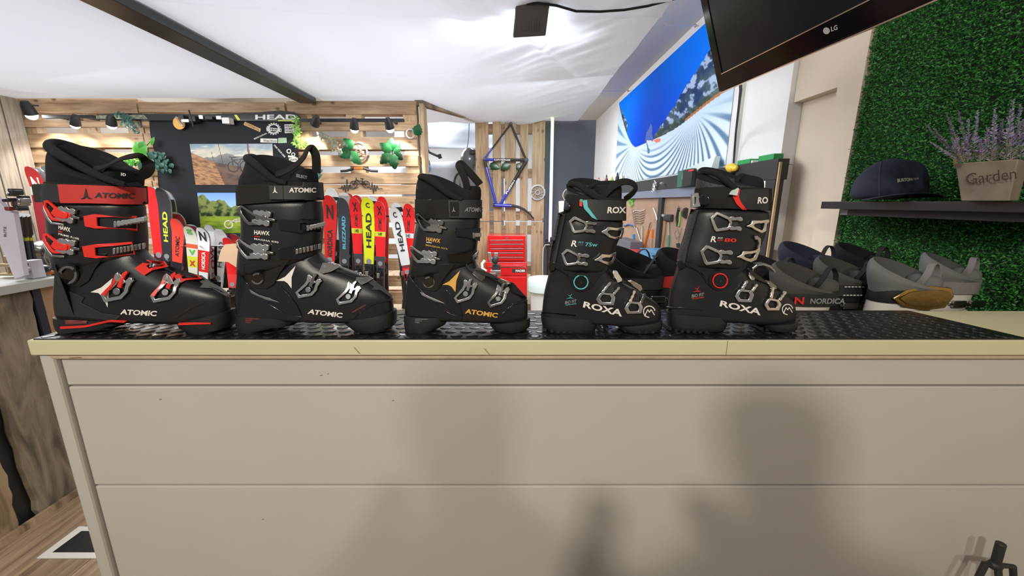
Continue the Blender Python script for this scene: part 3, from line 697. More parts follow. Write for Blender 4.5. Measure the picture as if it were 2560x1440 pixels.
# ---- boot 3: black with gold lettering ----------------------------------------------
D3 = dict(cx=600, b=.046,
 heel=[(1262,100,1268,440,.034,3,.9),(1300,102,1320,445,.035,3,.9),(1340,102,1345,420,.035,3,.9),(1380,110,1380,345,.033,3,.9),(1396,118,1396,338,.032,3,.9)],
 toe=[(1318,780,1282,1102,.037,2.6,1),(1345,785,1312,1106,.037,2.6,1),(1372,810,1352,1102,.036,2.6,1),(1384,830,1374,1080,.034,2.6,1)],
 shell=[(1290,106,1330,1078,.033,2.6,.85),(1280,104,1300,1086,.037,2.6,.8),(1230,103,1236,1088,.040,2.6,.74),(1160,105,1165,1088,.043,2.5,.7),(1115,108,1120,1068,.044,2.4,.68),
        (1080,110,1082,1025,.043,2.4,.7),(1045,114,1045,975,.042,2.3,.7),(1000,120,1000,890,.041,2.2,.72),(960,128,962,815,.040,2.2,.74),(920,136,922,745,.039,2.2,.78),
        (880,146,882,685,.038,2.2,.84),(840,152,842,668,.037,2.2,.9),(800,160,800,660,.036,2.2,.95),(740,170,740,660,.035,2.2,1)],
 cuff=[(1000,140,860,655,.042,2.3,1),(940,135,840,668,.045,2.3,1),(850,146,800,675,.046,2.3,1),(780,158,730,682,.0465,2.4,1),(700,170,670,690,.047,2.4,1),(620,184,600,700,.047,2.4,1),(560,195,540,708,.046,2.4,1),(500,206,495,706,.0455,2.4,1),(450,200,450,700,.045,2.4,1)],
 band=[(498,192,498,712,.047,2.5,1),(492,186,497,722,.0485,2.5,1),(350,188,352,722,.0485,2.5,1),(345,194,350,712,.047,2.5,1)],
 liner=[(420,210,400,700,.043,2.3,1),(345,188,345,690,.043,2.3,1),(270,192,335,660,.042,2.2,1),(200,200,318,630,.042,2.1,1,.2),(165,212,305,600,.041,2.1,1,.4),(155,236,298,580,.037,2.1,1,.4),(162,262,300,560,.032,2.1,1,.4),(240,300,330,540,.028,2.1,1,.2),(380,320,400,530,.028,2.1,1)],
 tongue=[(420,500,420,700,.032,2.4,1),(340,520,340,712,.036,2.4,1),(290,530,280,716,.036,2.4,1),(255,560,248,708,.032,2.4,1),(240,600,238,690,.022,2.3,1)])
B = atomic_boot(980, 390, 3.2, .905, 'black ski boot with gold lettering on the side and chrome buckles', D3)
J3 = Map([(0, 0), (85, 105), (270, 300), (403, 400), (550, 540), (655, 595), (770, 665), (965, 845), (1130, 960), (1300, 1087)], [(0, 20), (860, 872), (995, 1005), (1150, 1150), (1310, 1300), (1400, 1395)])
atomic_trim(B, J3, M['gold'])
big_dart(B, [(403,1030),(460,1000),(545,915),(515,1000),(508,1088),(478,1045),(450,1030)], M['gold'])
B.text('ATOMIC', [(583,1258),(842,1294),(850,1256),(592,1220)], M['gold'], bold=.035)
B.text('HAWX', [(275,680),(385,696),(390,664),(278,648)], M['gold'], bold=.03)
B.plate('white_bar', [(276,686),(318,692),(318,698),(276,692)], M['white'], th=.0004, off=.001, bevel=0)
B.text('MAGNA R75', [(272,718),(445,750),(445,738),(272,704)], M['gold'], bold=.01)
B.text('LEGENDARY', [(186,1310),(290,1310),(290,1300),(186,1300)], M['grey'], bold=0)
B.text('HAWX', [(186,1323),(238,1323),(238,1314),(186,1314)], M['grey'], bold=0)
B.text('FEEL', [(186,1336),(225,1336),(225,1327),(186,1327)], M['grey'], bold=0)
B.text('MAGNA R75', [(885,1262),(972,1196),(966,1188),(880,1253)], M['grey'], bold=0)
B.strip('strap_patch', [(450,354),(560,352),(650,352),(722,356)], [(460,494),(560,496),(650,497),(722,497)], M['blackm'], th=.002, off=.0015, bevel=.0006)
B.plate('strap_tab', [(465,368),(535,366),(538,482),(468,482)], M['web'], th=.001, off=.0035)
logoA(B, (480, 446), 32, 42, M['grey'], name='emblem', off=.0055)
B.text('ATOMIC', [(580,446),(718,448),(720,412),(592,410)], M['grey'], off=.0045, bold=.03)
atomic_buckle(B, (335, 560), 148, 12, M['dchrome'], M['dchrome'])
atomic_buckle(B, (285, 810), 148, 9, M['chrome'], M['chrome'])
ladder_atomic(B, [(500,575),(600,580),(710,575)], [(510,640),(600,650),(705,680)], None, None, M['blackg'], (640,610,716,606,44,3))
ladder_atomic(B, [(440,780),(560,775),(680,745)], [(450,840),(560,850),(670,820)], None, None, M['blackg'], (640,790,696,745,40,3))
foot_buckle(B, (598, 1090), 104, M['chrome'], M['chrome'], ang=-6)
foot_buckle(B, (855, 1130), 98, M['chrome'], M['chrome'], ang=-6)
ladder_atomic(B, [(640,940),(670,880),(745,925)], [(715,1005),(740,980),(750,950)], None, None, M['dchrome'], None)
ladder_atomic(B, [(840,1000),(870,975),(945,1005)], [(880,1030),(920,1030),(950,1025)], None, None, M['dchrome'], None)
B.loop('pull_loop', [(604,270,-.03),(585,190,-.03),(550,110,-.02),(533,76,-.01),(550,62,0),(600,110,0),(660,175,0),(705,230,0)], M['web'], wd=.010, flat=.75)
collar(B, [[(560,350,-.046),(470,310,-.048),(390,250,-.048),(310,190,-.044),(250,165,-.03),(222,170,-.01)]], .0085)
B.strip('liner_panel', [(205,235),(260,262),(310,310),(345,350)], [(195,260),(235,290),(270,330),(290,356)], M['leath'], th=.001, off=.0)

# ================================================================== the two boots with pentagon buckles
def pent_buckle(B, c, sc, ang, catch=True):
    k = B.plate('buckle', T(c, sc, ang, [(.05, -.3), (.5, -.3), (.5, .28), (0, .3)]), M['blackm'], th=.002, off=0)
    B.plate('lever', T(c, sc, ang, [(-1, -.18), (-.74, -.52), (-.62, -.52), (0, -.3), (.14, -.06), (.02, .3), (-.1, .36), (-.62, .50), (-.74, .4)]), M['chrome'], th=.005, off=.003,
            hole=T(c, sc, ang, [(-.84, -.14), (-.66, -.36), (-.6, -.35), (-.1, -.18), (0, -.05), (-.06, .16), (-.14, .2), (-.56, .32), (-.62, .26)]), parent=k, bevel=.0014)
    mb = MB()
    for yy in (-.27, .22):
        B._plate(mb, T(c, sc, ang, [(-.04, yy-.08), (.1, yy-.12), (.22, yy-.06), (.34, yy-.12), (.5, yy-.13), (.62, yy-.06), (.62, yy+.08), (.5, yy+.12), (.34, yy+.08), (.22, yy+.1), (.1, yy+.12), (-.02, yy+.06)]), .006, .003)
    mb.build('hinge', M['chrome'], k, smooth=30, bevel=.0014)
    return k
def pent_catch(B, outer, hole):
    return B.plate('catch', outer, M['chrome'], th=.005, off=.002, hole=hole, bevel=.0014)
def foot_pent(B, fr, a1, a2, strap, catch):
    """toe-side buckle: open pentagon at the bottom, two toothed arms up to the chrome catch on the instep"""
    cx = sum(p[0] for p in fr)/len(fr); cy = sum(p[1] for p in fr)/len(fr)
    k = B.plate('buckle', strap, M['blackm'], th=.0022, off=0)
    B.plate('lever', fr, M['chrome'], th=.005, off=.0025, hole=[(cx+(x-cx)*.58, cy+(y-cy)*.58) for x, y in fr], parent=k, bevel=.0014)
    mb = MB()
    for (x0, y0), (x1, y1) in (a1, a2):
        dx, dy = x1-x0, y1-y0; L = math.hypot(dx, dy); nx, ny = -dy/L*12, dx/L*12
        p = []; q = []
        for i in range(7):
            f = i/6; wv = 1.15 if i % 2 else .75
            p.append((x0+dx*f+nx*wv, y0+dy*f+ny*wv)); q.append((x0+dx*f-nx*wv, y0+dy*f-ny*wv))
        B._plate(mb, p+q[::-1], .0055, .003)
    mb.build('hinge', M['chrome'], k, smooth=30, bevel=.0012)
    B.plate('catch', catch, M['chrome'], th=.005, off=.002, bevel=.0014)
def pent_boot(ox, oy, sc, Ym, label, D):
    base = P(D['px'], 826, Z=ZT+.003)
    root = thing('ski_boot', label, 'ski boot', (base.x, Ym, ZT+.005), None)
    B = Boot(ox, oy, sc, Ym, Ym-.045, root)
    B.stack('heel_sole', D['heel'], M['rubber'], smooth=30)
    B.stack('toe_sole', D['toe'], M['rubber'], smooth=30)
    for zx in D['lugs']:
        mb = MB(); q = B.hit(zx, D['lugy'], 0); mb.box(q.x-.0035, q.x+.0035, q.y-.001, q.y+.05, ZT+.006, ZT+.013); mb.build('tread_lug', M['rubber'], root, smooth=0)
    B.stack('shell', D['shell'], M['black'], sub=1)
    B.stack('cuff', D['cuff'], M['black'], sub=1)
    B.stack('strap_band', D['band'], M['web'])
    B.stack('liner', D['liner'], M['leath'], solid=False, sub=1, cap0=False)
    B.stack('liner_rim', D['rim'], M['liner'], solid=False, sub=1, cap0=False, cap1=False)
    B.stack('tongue', D['tongue'], M['liner'], solid=False, sub=1)
    return B
def rnd_logo(B, c, r, m=None):
    m = m or M['white']; mb = MB()
    n = 30; a0, a1 = R(-150), R(110)
    o = [(c[0]+r*math.cos(a0+(a1-a0)*i/n), c[1]-r*.98*math.sin(a0+(a1-a0)*i/n)) for i in range(n+1)]
    i_ = [(c[0]+r*.84*math.cos(a0+(a1-a0)*i/n), c[1]-r*.82*math.sin(a0+(a1-a0)*i/n)) for i in range(n+1)]
    # open ring turned so that its gap is at the lower right
    rot = lambda p, a: (c[0]+(p[0]-c[0])*math.cos(a)-(p[1]-c[1])*math.sin(a), c[1]+(p[0]-c[0])*math.sin(a)+(p[1]-c[1])*math.cos(a))
    for i in range(n):
        q = [rot(p, R(200)) for p in (o[i], o[i+1], i_[i+1], i_[i])]; B._plate(mb, q, .0004, .001)
    zz = [(-.75, .75), (-.25, -.35), (.02, .1), (.32, -.35), (.85, .55)]
    for (xa, ya), (xb_, yb_) in zip(zz, zz[1:]):
        L = math.hypot(xb_-xa, yb_-ya); nx, ny = -(yb_-ya)/L*.07, (xb_-xa)/L*.07
        B._plate(mb, [(c[0]+r*x, c[1]+r*y) for x, y in ((xa+nx, ya+ny), (xb_+nx, yb_+ny), (xb_-nx, yb_-ny), (xa-nx, ya-ny))], .0004, .001)
    return mb.build('round_emblem', m, B.root, smooth=0)
D4 = dict(px=1500, lugs=(150,210,265,320,372,640,700,860,920,980,1040,1100), lugy=1350,
 heel=[(1245,112,1262,600,.036,3,.9),(1300,116,1310,602,.037,3,.9),(1345,126,1350,590,.037,3,.9),(1372,150,1372,585,.036,3,.9),(1386,170,1386,580,.034,3,.9)],
 toe=[(1330,770,1280,1168,.037,2.6,1),(1345,775,1310,1172,.038,2.6,1),(1370,790,1350,1168,.037,2.6,1),(1378,800,1372,1150,.036,2.6,1)],
 shell=[(1290,120,1350,1140,.034,2.6,.85),(1270,116,1325,1158,.037,2.6,.8),(1220,122,1250,1166,.040,2.6,.74),(1150,128,1180,1162,.043,2.5,.7),(1100,134,1125,1105,.044,2.4,.68),
        (1060,140,1085,1040,.043,2.4,.7),(1020,148,1045,975,.042,2.3,.7),(980,158,1005,900,.041,2.2,.72),(940,168,965,828,.040,2.2,.74),(900,178,920,768,.039,2.2,.78),
        (860,186,880,725,.038,2.2,.84),(820,190,830,712,.037,2.2,.9),(760,200,760,712,.036,2.2,1)],
 cuff=[(860,196,880,700,.040,2.2,1),(815,186,850,712,.0445,2.2,1),(740,196,780,744,.046,2.2,1),(660,218,680,752,.046,2.2,1),(580,240,590,798,.046,2.3,1),(500,256,510,826,.046,2.3,1),(430,272,440,832,.0455,2.3,1),(370,290,400,828,.045,2.3,1)],
 band=[(420,290,425,842,.046,2.4,1),(400,286,424,856,.048,2.4,1),(200,330,245,856,.0475,2.4,1),(196,336,242,850,.046,2.4,1)],
 liner=[(400,310,400,820,.042,2.3,1),(260,326,290,820,.042,2.3,1),(180,336,235,805,.041,2.2,1,.0),(130,342,205,790,.040,2.1,1,.3),(112,352,190,780,.038,2.1,1,.4)],
 rim=[(150,336,215,796,.042,2.1,1,.3),(112,340,185,800,.0425,2.1,1,.5),(100,352,165,806,.040,2.1,1,.55),(104,376,165,800,.036,2.1,1,.5),(150,410,230,770,.031,2.1,1,.3),(240,430,300,740,.029,2.1,1)],
 tongue=[(400,560,400,812,.03,2.4,1),(250,560,250,818,.034,2.4,1),(165,570,160,820,.034,2.3,1),(125,580,112,816,.030,2.3,1),(112,620,100,790,.022,2.3,1)])
B = pent_boot(1320, 430, 3.511, .905, 'black ski boot with a turquoise pivot ring and turquoise strap stripe', D4)
def pent_trim(B, q, acc, num, sub):
    Q = lambda L: [q(x, y) for x, y in L]
    B.plate('cuff_flap', Q([(300,800),(700,800),(690,860),(630,910),(580,985),(530,1030),(460,1042),(400,1020),(375,960),(350,905),(260,850),(200,820),(230,790)]), M['black'], th=.003, off=0, bevel=.0012)
    B.ringmark(q(460, 958), 0, 84*q.s, M['black'], 'pivot_boss', th=.002, off=.004)
    B.ringmark(q(460, 958), 54*q.s, 64*q.s, acc, 'pivot_ring', th=.002, off=.009)
    B.ringmark(q(460, 958), 0, 48*q.s, M['blackg'], 'pivot_cap', th=.002, off=.0085)
    B.ringmark(q(462, 960), 0, 9*q.s, M['blackm'], 'pivot_screw', th=.001, off=.011)
    B.strip('spine', Q([(262,360),(225,560),(200,700),(182,800)]), Q([(330,372),(290,560),(262,700),(236,820)]), M['leath'], th=.003, off=.0)
    mb = MB(); mb.tube([B.hit(*q(x, y), .002) for x, y in ((190,800),(230,820),(280,850),(330,890),(365,940),(385,990))], .0016, 8)
    mb.build('lace', M['web'], B.root)
    B.plate('lace_keeper', Q([(186,775),(232,785),(240,850),(196,880),(180,830)]), M['blackg'], th=.004, off=.001)
    B.text('BIO FIT', Q([(324,1160),(424,1146),(426,1116),(326,1132)]), M['grey'], bold=.02)
    B.plate('underline', Q([(330,1166),(424,1152),(424,1157),(330,1170)]), acc, th=.0004, off=.001, bevel=0)
    B.plate('bird_mark', Q([(332,1112),(375,1098),(402,1112),(374,1106)]), acc, th=.0004, off=.001, bevel=0)
    B.plate('bird_mark', Q([(345,1074),(370,1086),(388,1064),(372,1094)]), acc, th=.0004, off=.001, bevel=0)
    B.text('ROXA', Q([(480,1186),(822,1270),(832,1210),(492,1134)]), M['white'], bold=.03)
    B.text('R', Q([(376,652),(428,656),(436,602),(392,600)]), M['white'], bold=.02)
    B.text('FIT', Q([(444,626),(488,628),(490,612),(446,610)]), acc if sub else M['white'], bold=.01)
    B.text('HV', Q([(442,646),(486,648),(488,632),(444,630)]), M['greyp'] if sub else acc, bold=.01)
    B.text(num, Q([(500,652),(608,656),(612,620),(504,618)]), acc, bold=.02)
    B.plate('instep_overlap', Q([(700,850),(730,900),(800,945),(880,970),(990,1030),(1040,1060),(1020,1060),(930,1010),(820,970),(740,935)]), M['blackg'], th=.003, off=.0005)
    B.plate('heel_rand', Q([(118,1228),(300,1238),(420,1250),(415,1262),(300,1252),(116,1244)]), M['blackg'], th=.002, off=.0)
class Aff(Map): pass
I4 = Map([(0, 0), (1400, 1400)], [(0, 0), (1400, 1400)])
pent_trim(B, I4, M['teal'], '75w', True)
rnd_logo(B, (1062, 1225), 54)
pent_buckle(B, (500, 478), 146, 8); pent_buckle(B, (435, 762), 146, 8)
pent_catch(B, [(636,520),(676,500),(690,478),(760,486),(836,486),(836,520),(815,585),(760,590),(700,572),(670,546),(640,530)], [(690,522),(705,512),(735,508),(770,514),(808,512),(806,530),(796,560),(760,566),(720,556),(705,540),(692,530)])
pent_catch(B, [(576,768),(615,746),(640,716),(700,722),(768,702),(766,730),(738,806),(690,812),(640,792),(605,776),(580,776)], [(640,762),(655,750),(680,745),(705,748),(735,738),(732,755),(718,780),(695,784),(665,778),(650,772),(642,768)])
foot_pent(B, [(592,1112),(622,1062),(642,1050),(742,1062),(762,1100),(748,1164),(622,1160)], ((640,1060),(715,965)), ((742,1070),(792,1010)), [(660,1050),(720,960),(790,965),(745,1060)], [(738,862),(775,862),(822,935),(812,965),(778,975),(760,940),(730,905)])
foot_pent(B, [(838,1190),(868,1140),(886,1130),(980,1140),(1002,1180),(988,1236),(860,1240)], ((885,1140),(925,1045)), ((980,1145),(1012,1075)), [(890,1120),(930,1035),(985,1045),(970,1130)], [(866,950),(905,945),(985,990),(1000,1022),(975,1045),(925,1020),(905,985)])
B.strip('strap_patch', [(478,240),(600,240),(740,248),(858,254)], [(500,330),(600,420),(740,424),(848,426)], M['blackm'], th=.002, off=.001, bevel=.0005)
B.strip('teal_slash', [(476,250),(490,320),(560,400)], [(516,246),(524,306),(606,420)], M['teal'], th=.0008, off=.0035)
B.text('ROX', [(690,362),(852,362),(852,306),(698,306)], M['white'], off=.004, bold=.03)
B.plate('flag_tag', [(452,245),(476,240),(476,305),(450,300)], M['red'], th=.001, off=.003); B.plate('flag_tag', [(456,240),(478,238),(478,262),(456,264)], colm((.1,.35,.15)), th=.001, off=.0035)
def heel_clip(B, c, w_, h, code=False):
    k = B.plate('heel_clip', [(c[0]-w_, c[1]-h*.9), (c[0], c[1]-h), (c[0]+w_*.2, c[1]+h*.8), (c[0]-w_*1.05, c[1]+h)], M['steel'] if not code else M['grey'], th=.010, off=.002, bevel=.0015)
    B.plate('knob', [(c[0]+w_*.55+w_*.55*math.cos(a*math.pi/8), c[1]-h*.05+h*.7*math.sin(a*math.pi/8)) for a in range(16)], M['blackg'], th=.012, off=.002, parent=k, bevel=.002)
    if code:
        B.plate('barcode_label', [(c[0]-w_*.95, c[1]-h*.6), (c[0]-w_*.15, c[1]-h*.7), (c[0]-w_*.1, c[1]+h*.6), (c[0]-w_*.95, c[1]+h*.7)], M['white'], th=.0005, off=.0125, parent=k, bevel=0)
        mb = MB()
        for i in range(7):
            x = c[0]-w_*.88+i*w_*.1; B._plate(mb, [(x, c[1]-h*.45), (x+w_*(.03+.03*(i % 3)), c[1]-h*.47), (x+w_*(.03+.03*(i % 3)), c[1]+h*.45), (x, c[1]+h*.45)], .0003, .0131)
        mb.build('bars', M['blackm'], k, smooth=0)
heel_clip(B, (318, 305), 56, 58)
B.loop('cable', [(325,250,-.046),(305,210,-.048),(318,170,-.046),(340,150,-.04)], M['white'], wd=.0008, th=.0008)
B.loop('pull_loop', [(640,228,-.03),(690,170,-.034),(760,112,-.034),(850,84,-.02),(920,100,-.005),(945,140,0),(915,190,0),(845,242,0)], M['web'], wd=.011, flat=.6)
collar(B, [[(640,242,-.046),(580,215,-.048),(520,170,-.046),(470,130,-.040),(420,108,-.030),(370,108,-.015),(350,120,.0)],[(540,138,-.0),(600,112,.02),(700,100,.03),(790,96,.02)]], .007)

D5 = dict(px=1820, lugs=(120,170,220,270,320,370,420,870,920,970,1020,1070,1110), lugy=1340,
 heel=[(1238,84,1262,556,.036,3,.9),(1290,88,1300,570,.037,3,.9),(1335,92,1345,560,.037,3,.9),(1362,100,1364,550,.036,3,.9),(1374,116,1374,545,.034,3,.9)],
 toe=[(1325,820,1296,1140,.037,2.6,1),(1342,825,1316,1145,.038,2.6,1),(1362,835,1350,1142,.037,2.6,1),(1372,845,1368,1125,.036,2.6,1)],
 shell=[(1290,92,1345,1120,.034,2.6,.85),(1262,88,1310,1132,.037,2.6,.8),(1200,96,1230,1134,.040,2.6,.74),(1130,102,1165,1128,.043,2.5,.7),(1085,108,1110,1090,.044,2.4,.68),
        (1045,116,1070,1040,.043,2.4,.7),(1005,126,1030,975,.042,2.3,.7),(965,138,990,895,.041,2.2,.72),(930,150,960,815,.040,2.2,.74),(900,160,925,765,.039,2.2,.78),
        (865,170,890,735,.038,2.2,.84),(830,178,840,722,.037,2.2,.9),(760,200,760,722,.036,2.2,1)],
 cuff=[(870,176,890,722,.040,2.2,1),(830,166,870,752,.0445,2.2,1),(750,180,800,812,.046,2.2,1),(660,212,700,850,.046,2.2,1),(570,240,600,888,.046,2.3,1),(490,258,510,908,.046,2.3,1),(430,276,450,916,.0455,2.3,1),(380,300,400,914,.045,2.3,1)],
 band=[(392,312,412,918,.046,2.4,1),(385,308,410,930,.048,2.4,1),(232,322,236,930,.0475,2.4,1),(226,330,234,920,.046,2.4,1)],
 liner=[(380,330,380,880,.042,2.3,1),(250,322,270,880,.042,2.3,1),(190,324,220,840,.041,2.2,1),(140,330,190,790,.040,2.1,1,.3),(110,350,175,740,.038,2.1,1,.4)],
 rim=[(150,326,205,780,.041,2.1,1,.3),(108,336,180,750,.0415,2.1,1,.5),(96,356,165,720,.039,2.1,1,.55),(98,390,165,700,.035,2.1,1,.5),(140,430,210,690,.031,2.1,1,.3),(220,450,260,680,.029,2.1,1)],
 tongue=[(380,600,380,872,.03,2.4,1),(240,620,250,872,.034,2.4,1),(200,630,190,874,.034,2.3,1),(150,650,165,868,.030,2.3,1),(125,680,158,856,.022,2.3,1),(122,700,156,840,.012,2.3,1)])
B = pent_boot(1640, 400, 3.2737, .905, 'black ski boot with a red pivot ring and red strap slash, rightmost of the five', D5)
J5 = Map([(0, -20), (115, 88), (460, 507), (700, 740), (1165, 1130)], [(0, 0), (600, 600), (800, 820), (958, 980), (1250, 1238), (1400, 1385)], .97)
class Q5:
    s = .97
    def __call__(q, x, y):
        if 590 < y < 670 and 370 < x < 615: return 443+(x-376)*.91, 625+(y-602)*.9
        if y > 1050 and x < 430: return 290+(x-324)*1.0, 1128+(y-1160)*1.0
        if y > 1120 and x > 470: return 517+(x-480)*.98, 1195+(y-1186)*.92
        if y < 801 and x < 335:
            k = (y-360)/440.; return (285-100*k*1.13)+(x-(262-80*k))*.9, 400+(y-360)*1.0
        return J5(x, y)
pent_trim(B, Q5(), M['red'], '80', False)
rnd_logo(B, (1073, 1222), 46)
pent_buckle(B, (590, 518), 160, 6); pent_buckle(B, (510, 790), 160, 6)
pent_catch(B, [(726,542),(765,520),(775,492),(840,494),(905,484),(912,500),(890,520),(886,580),(850,600),(800,575),(765,552)], [(785,530),(800,520),(825,516),(845,518),(870,512),(872,522),(868,540),(862,570),(845,572),(810,555),(792,545)])
pent_catch(B, [(645,792),(690,768),(700,742),(750,744),(800,735),(835,700),(835,730),(805,810),(760,832),(710,815),(680,800)], [(705,780),(720,768),(745,764),(770,764),(790,758),(800,752),(798,765),(785,792),(758,806),(725,798),(712,790)])
B.plate('catch_arm', [(790,622),(812,616),(842,640),(840,700),(812,718),(826,680),(815,650),(796,650)], M['steel'], th=.004, off=.003)
foot_pent(B, [(633,1112),(660,1062),(678,1050),(772,1064),(790,1100),(768,1160),(662,1156)], ((690,1055),(730,985)), ((770,1070),(812,1015)), [(705,1050),(745,975),(805,985),(770,1060)], [(740,900),(775,905),(800,955),(790,985),(765,985),(745,940)])
foot_pent(B, [(873,1180),(900,1135),(915,1125),(990,1140),(1012,1178),(992,1226),(896,1226)], ((925,1130),(940,1040)), ((990,1145),(1040,1080)), [(930,1120),(950,1035),(990,1045),(985,1130)], [(880,980),(930,990),(975,1030),(970,1060),(935,1050),(905,1015)])
B.strip('strap_patch', [(640,250),(740,238),(830,236),(915,236)], [(720,405),(760,408),(830,410),(915,410)], M['blackm'], th=.002, off=.001, bevel=.0005)
B.strip('red_slash', [(652,238),(620,300),(650,360),(700,408)], [(680,238),(668,300),(690,350),(735,408)], M['red'], th=.0008, off=.0035)
B.text('RO', [(820,358),(905,356),(905,302),(828,304)], M['white'], off=.004, bold=.03)
B.plate('price_tag', [(612,212),(655,234),(640,292),(575,282)], mat('tag_paper', (.62,.72,.66), .7), th=.0006, off=.012)
heel_clip(B, (350, 330), 72, 62, code=True)
collar(B, [[(690,242,-.044),(640,225,-.046),(580,175,-.045),(520,125,-.038),(460,100,-.026),(400,98,-.012),(360,112,.0)],[(655,190,-.02),(690,135,-.005),(760,150,.0),(840,165,-.0),(868,190,-.01)]], .007)
mb = MB(); pth = []
for x, y, dy in ((765,930,-.02),(775,885,-.025),(810,858,-.028),(860,850,-.028),(915,870,-.02),(955,910,-.012)):
    a, c = B.px(x, y); pth.append(P(a, c, Y=.905+dy))
mb.ribbon(pth, (0, .010, 0), .0014)
for i in range(len(pth)-1):
    for k in range(4):
        p = pth[i].lerp(pth[i+1], k/4); mb.box(p.x-.001, p.x+.001, p.y-.008, p.y+.008, p.z, p.z+.0035)
mb.build('ratchet_strap', M['steel'], B.root, smooth=30)
# ================================================================== pallet walls
def sm(a, b, x):
    t = max(0, min(1, (x-a)/(b-a))); return t*t*(3-2*t)
PINE = wood('pine_boards_across', (.55,.37,.215), (.34,.20,.105), (1.2, 6, 14))
PINEV = wood('pine_boards_upright', (.56,.40,.235), (.38,.24,.125), (14, 6, 1.2))
OLD = wood('weathered_boards', (.34,.26,.17), (.10,.075,.05), (5, 1.0, 1.0))
YB = 3.60
def pallet(x0, x1, rows, studs, label, Y=YB, group=None):
    a, b = P(x0, 400, Y=Y), P(x1, 400, Y=Y)
    z1 = P(x0, rows[0][0], Y=Y).z; zb_ = P(x0, rows[-1][1], Y=Y).z
    r = thing('pallet', label, 'pallet', ((a.x+b.x)/2, Y, zb_), group)
    for y0, y1 in rows:
        m = MB(); jx = random.uniform(-.006, .006)
        m.box(a.x+jx, b.x+jx, Y, Y+.02, P(x0, y0, Y=Y).z, P(x0, y1, Y=Y).z); m.build('board', PINE, r, smooth=0, bevel=.002)
    for s0, s1 in studs:
        p, q = P(s0, 400, Y=Y), P(s1, 400, Y=Y); m = MB(); m.box(p.x, q.x, Y+.0205, Y+.10, zb_+.002, z1-.002); m.build('stud', PINEV, r, smooth=0)
    m = MB()
    for y0, y1 in rows[::2]: m.box(a.x+.005, b.x-.005, Y+.1005, Y+.118, P(x0, y0, Y=Y).z, P(x0, y1, Y=Y).z)
    m.build('back_boards', PINE, r, smooth=0)
    return r
rowsL = [(246,283),(300,318),(333,369),(381,407),(418,440),(452,478)]
pallet(62, 368, rowsL, [(62,104),(205,240),(330,368)], 'pine pallet with lamps in front, in the far left corner')
pallet(372, 728, [(255,281),(300,318),(333,369),(381,407),(418,440),(452,478)], [(372,400),(540,570),(700,728)], 'pine pallet mostly covered by the black cloth')
pallet(733, 1046, [(252,285),(303,327),(342,374),(388,416),(432,459),(462,486)], [(733,777),(872,910),(1012,1046)], 'pine pallet behind the wooden bicycle silhouette and big leaf plants')
low = [(491,520),(533,556),(570,596),(610,636),(650,676),(690,716),(730,760),(775,800),(820,850)]
pallet(62, 440, low, [(62,104),(240,270),(400,440)], 'pine pallet standing behind the skis in the far left corner')
pallet(745, 1046, low, [(745,780),(872,910),(1012,1046)], 'pine pallet standing behind the row of red and yellow skis')
# end post of the right hand pallet and the rail running back from it
a, b = P(1040, 255, Y=3.59), P(1052, 255, Y=3.59)
tag(MB().box(P(1047,255,Y=3.58).x, P(1056,255,Y=3.58).x, 3.58, 3.74, 0, P(1050,258,Y=3.58).z).build('wooden_post', PINEV, smooth=0, bevel=.002), 'narrow pine post at the right edge of the pallet wall', 'post')
m = MB(); p0, p1 = P(1047, 264, Y=3.64), P(1192, 303, Y=4.50)
d = Vector((.035, 0, 0)); h = Vector((0, 0, .045))
m.hexa([p0-d, p0+d, p0+d+h, p0-d+h], [p1-d, p1+d, p1+d+h, p1-d+h]); o = m.build('wooden_rail', OLD, smooth=0); tag(o, 'rough wooden rail sloping across the top of the doorway', 'rail')
# left side wall of upright boards (faces right)
r = thing('pallet', 'tall board wall of pale planks with blue paint marks, at the left edge', 'pallet', (-4.22, 3.0, 0))
for k in range(9):
    m = MB(); m.box(-4.26, -4.235, 2.42+k*.132, 2.42+k*.132+.122, .05, 2.22+.002*k); m.build('board', wood('grey_pine', (.47,.40,.32), (.30,.25,.2), (3, 14, 1.2)), r, smooth=0, bevel=.002)
m = MB(); m.box(-4.30, -4.262, 2.42, 3.58, .3, .4); m.box(-4.30, -4.262, 2.42, 3.58, 1.9, 2.0); m.build('batten', PINEV, r, smooth=0)
m = MB()
for y, z, w_, h_ in ((2.70, 1.55, .07, .5), (2.86, 1.25, .05, .35), (2.60, 2.0, .10, .16)): m.box(-4.2345, -4.233, y, y+w_, z, z+h_)
m.build('blue_paint_mark', mat('pale_blue_paint', (.30,.55,.66), .7, var=.3, vscale=12), r, smooth=0)
# pallet door of upright boards
YD = 4.50
def pallet_door(y0, y1, label):
    za, zb_ = P(1260, y0, Y=YD).z, P(1260, y1, Y=YD).z
    r = thing('pallet', label, 'pallet', (P(1275, 400, Y=YD).x, YD, zb_))
    for a, b in ((1189,1222),(1232,1253),(1262,1290),(1300,1320),(1330,1362)):
        m = MB(); m.box(P(a, 400, Y=YD).x, P(b, 400, Y=YD).x, YD, YD+.02, zb_, za); m.build('board', PINEV, r, smooth=0, bevel=.002)
    for f in (.04, .47, .90):
        z = za-(za-zb_)*f; m = MB(); m.box(P(1190, 400, Y=YD).x, P(1361, 400, Y=YD).x, YD+.0205, YD+.09, max(z-.1, zb_), z); m.build('cross_board', wood('old_pine', (.36,.24,.14), (.2,.12,.07), (1.2, 6, 14)), r, smooth=0)
pallet_door(298, 553, 'upright pine pallet with the blue bicycle frame hung on it')
pallet_door(555, 783, 'upright pine pallet behind the red tool chest')
struct(MB().box(P(1190,785,Y=YD).x, P(1361,785,Y=YD).x, YD, YD+.08, 0, P(1275,784,Y=YD).z).build('trim_3', PINEV, smooth=0))

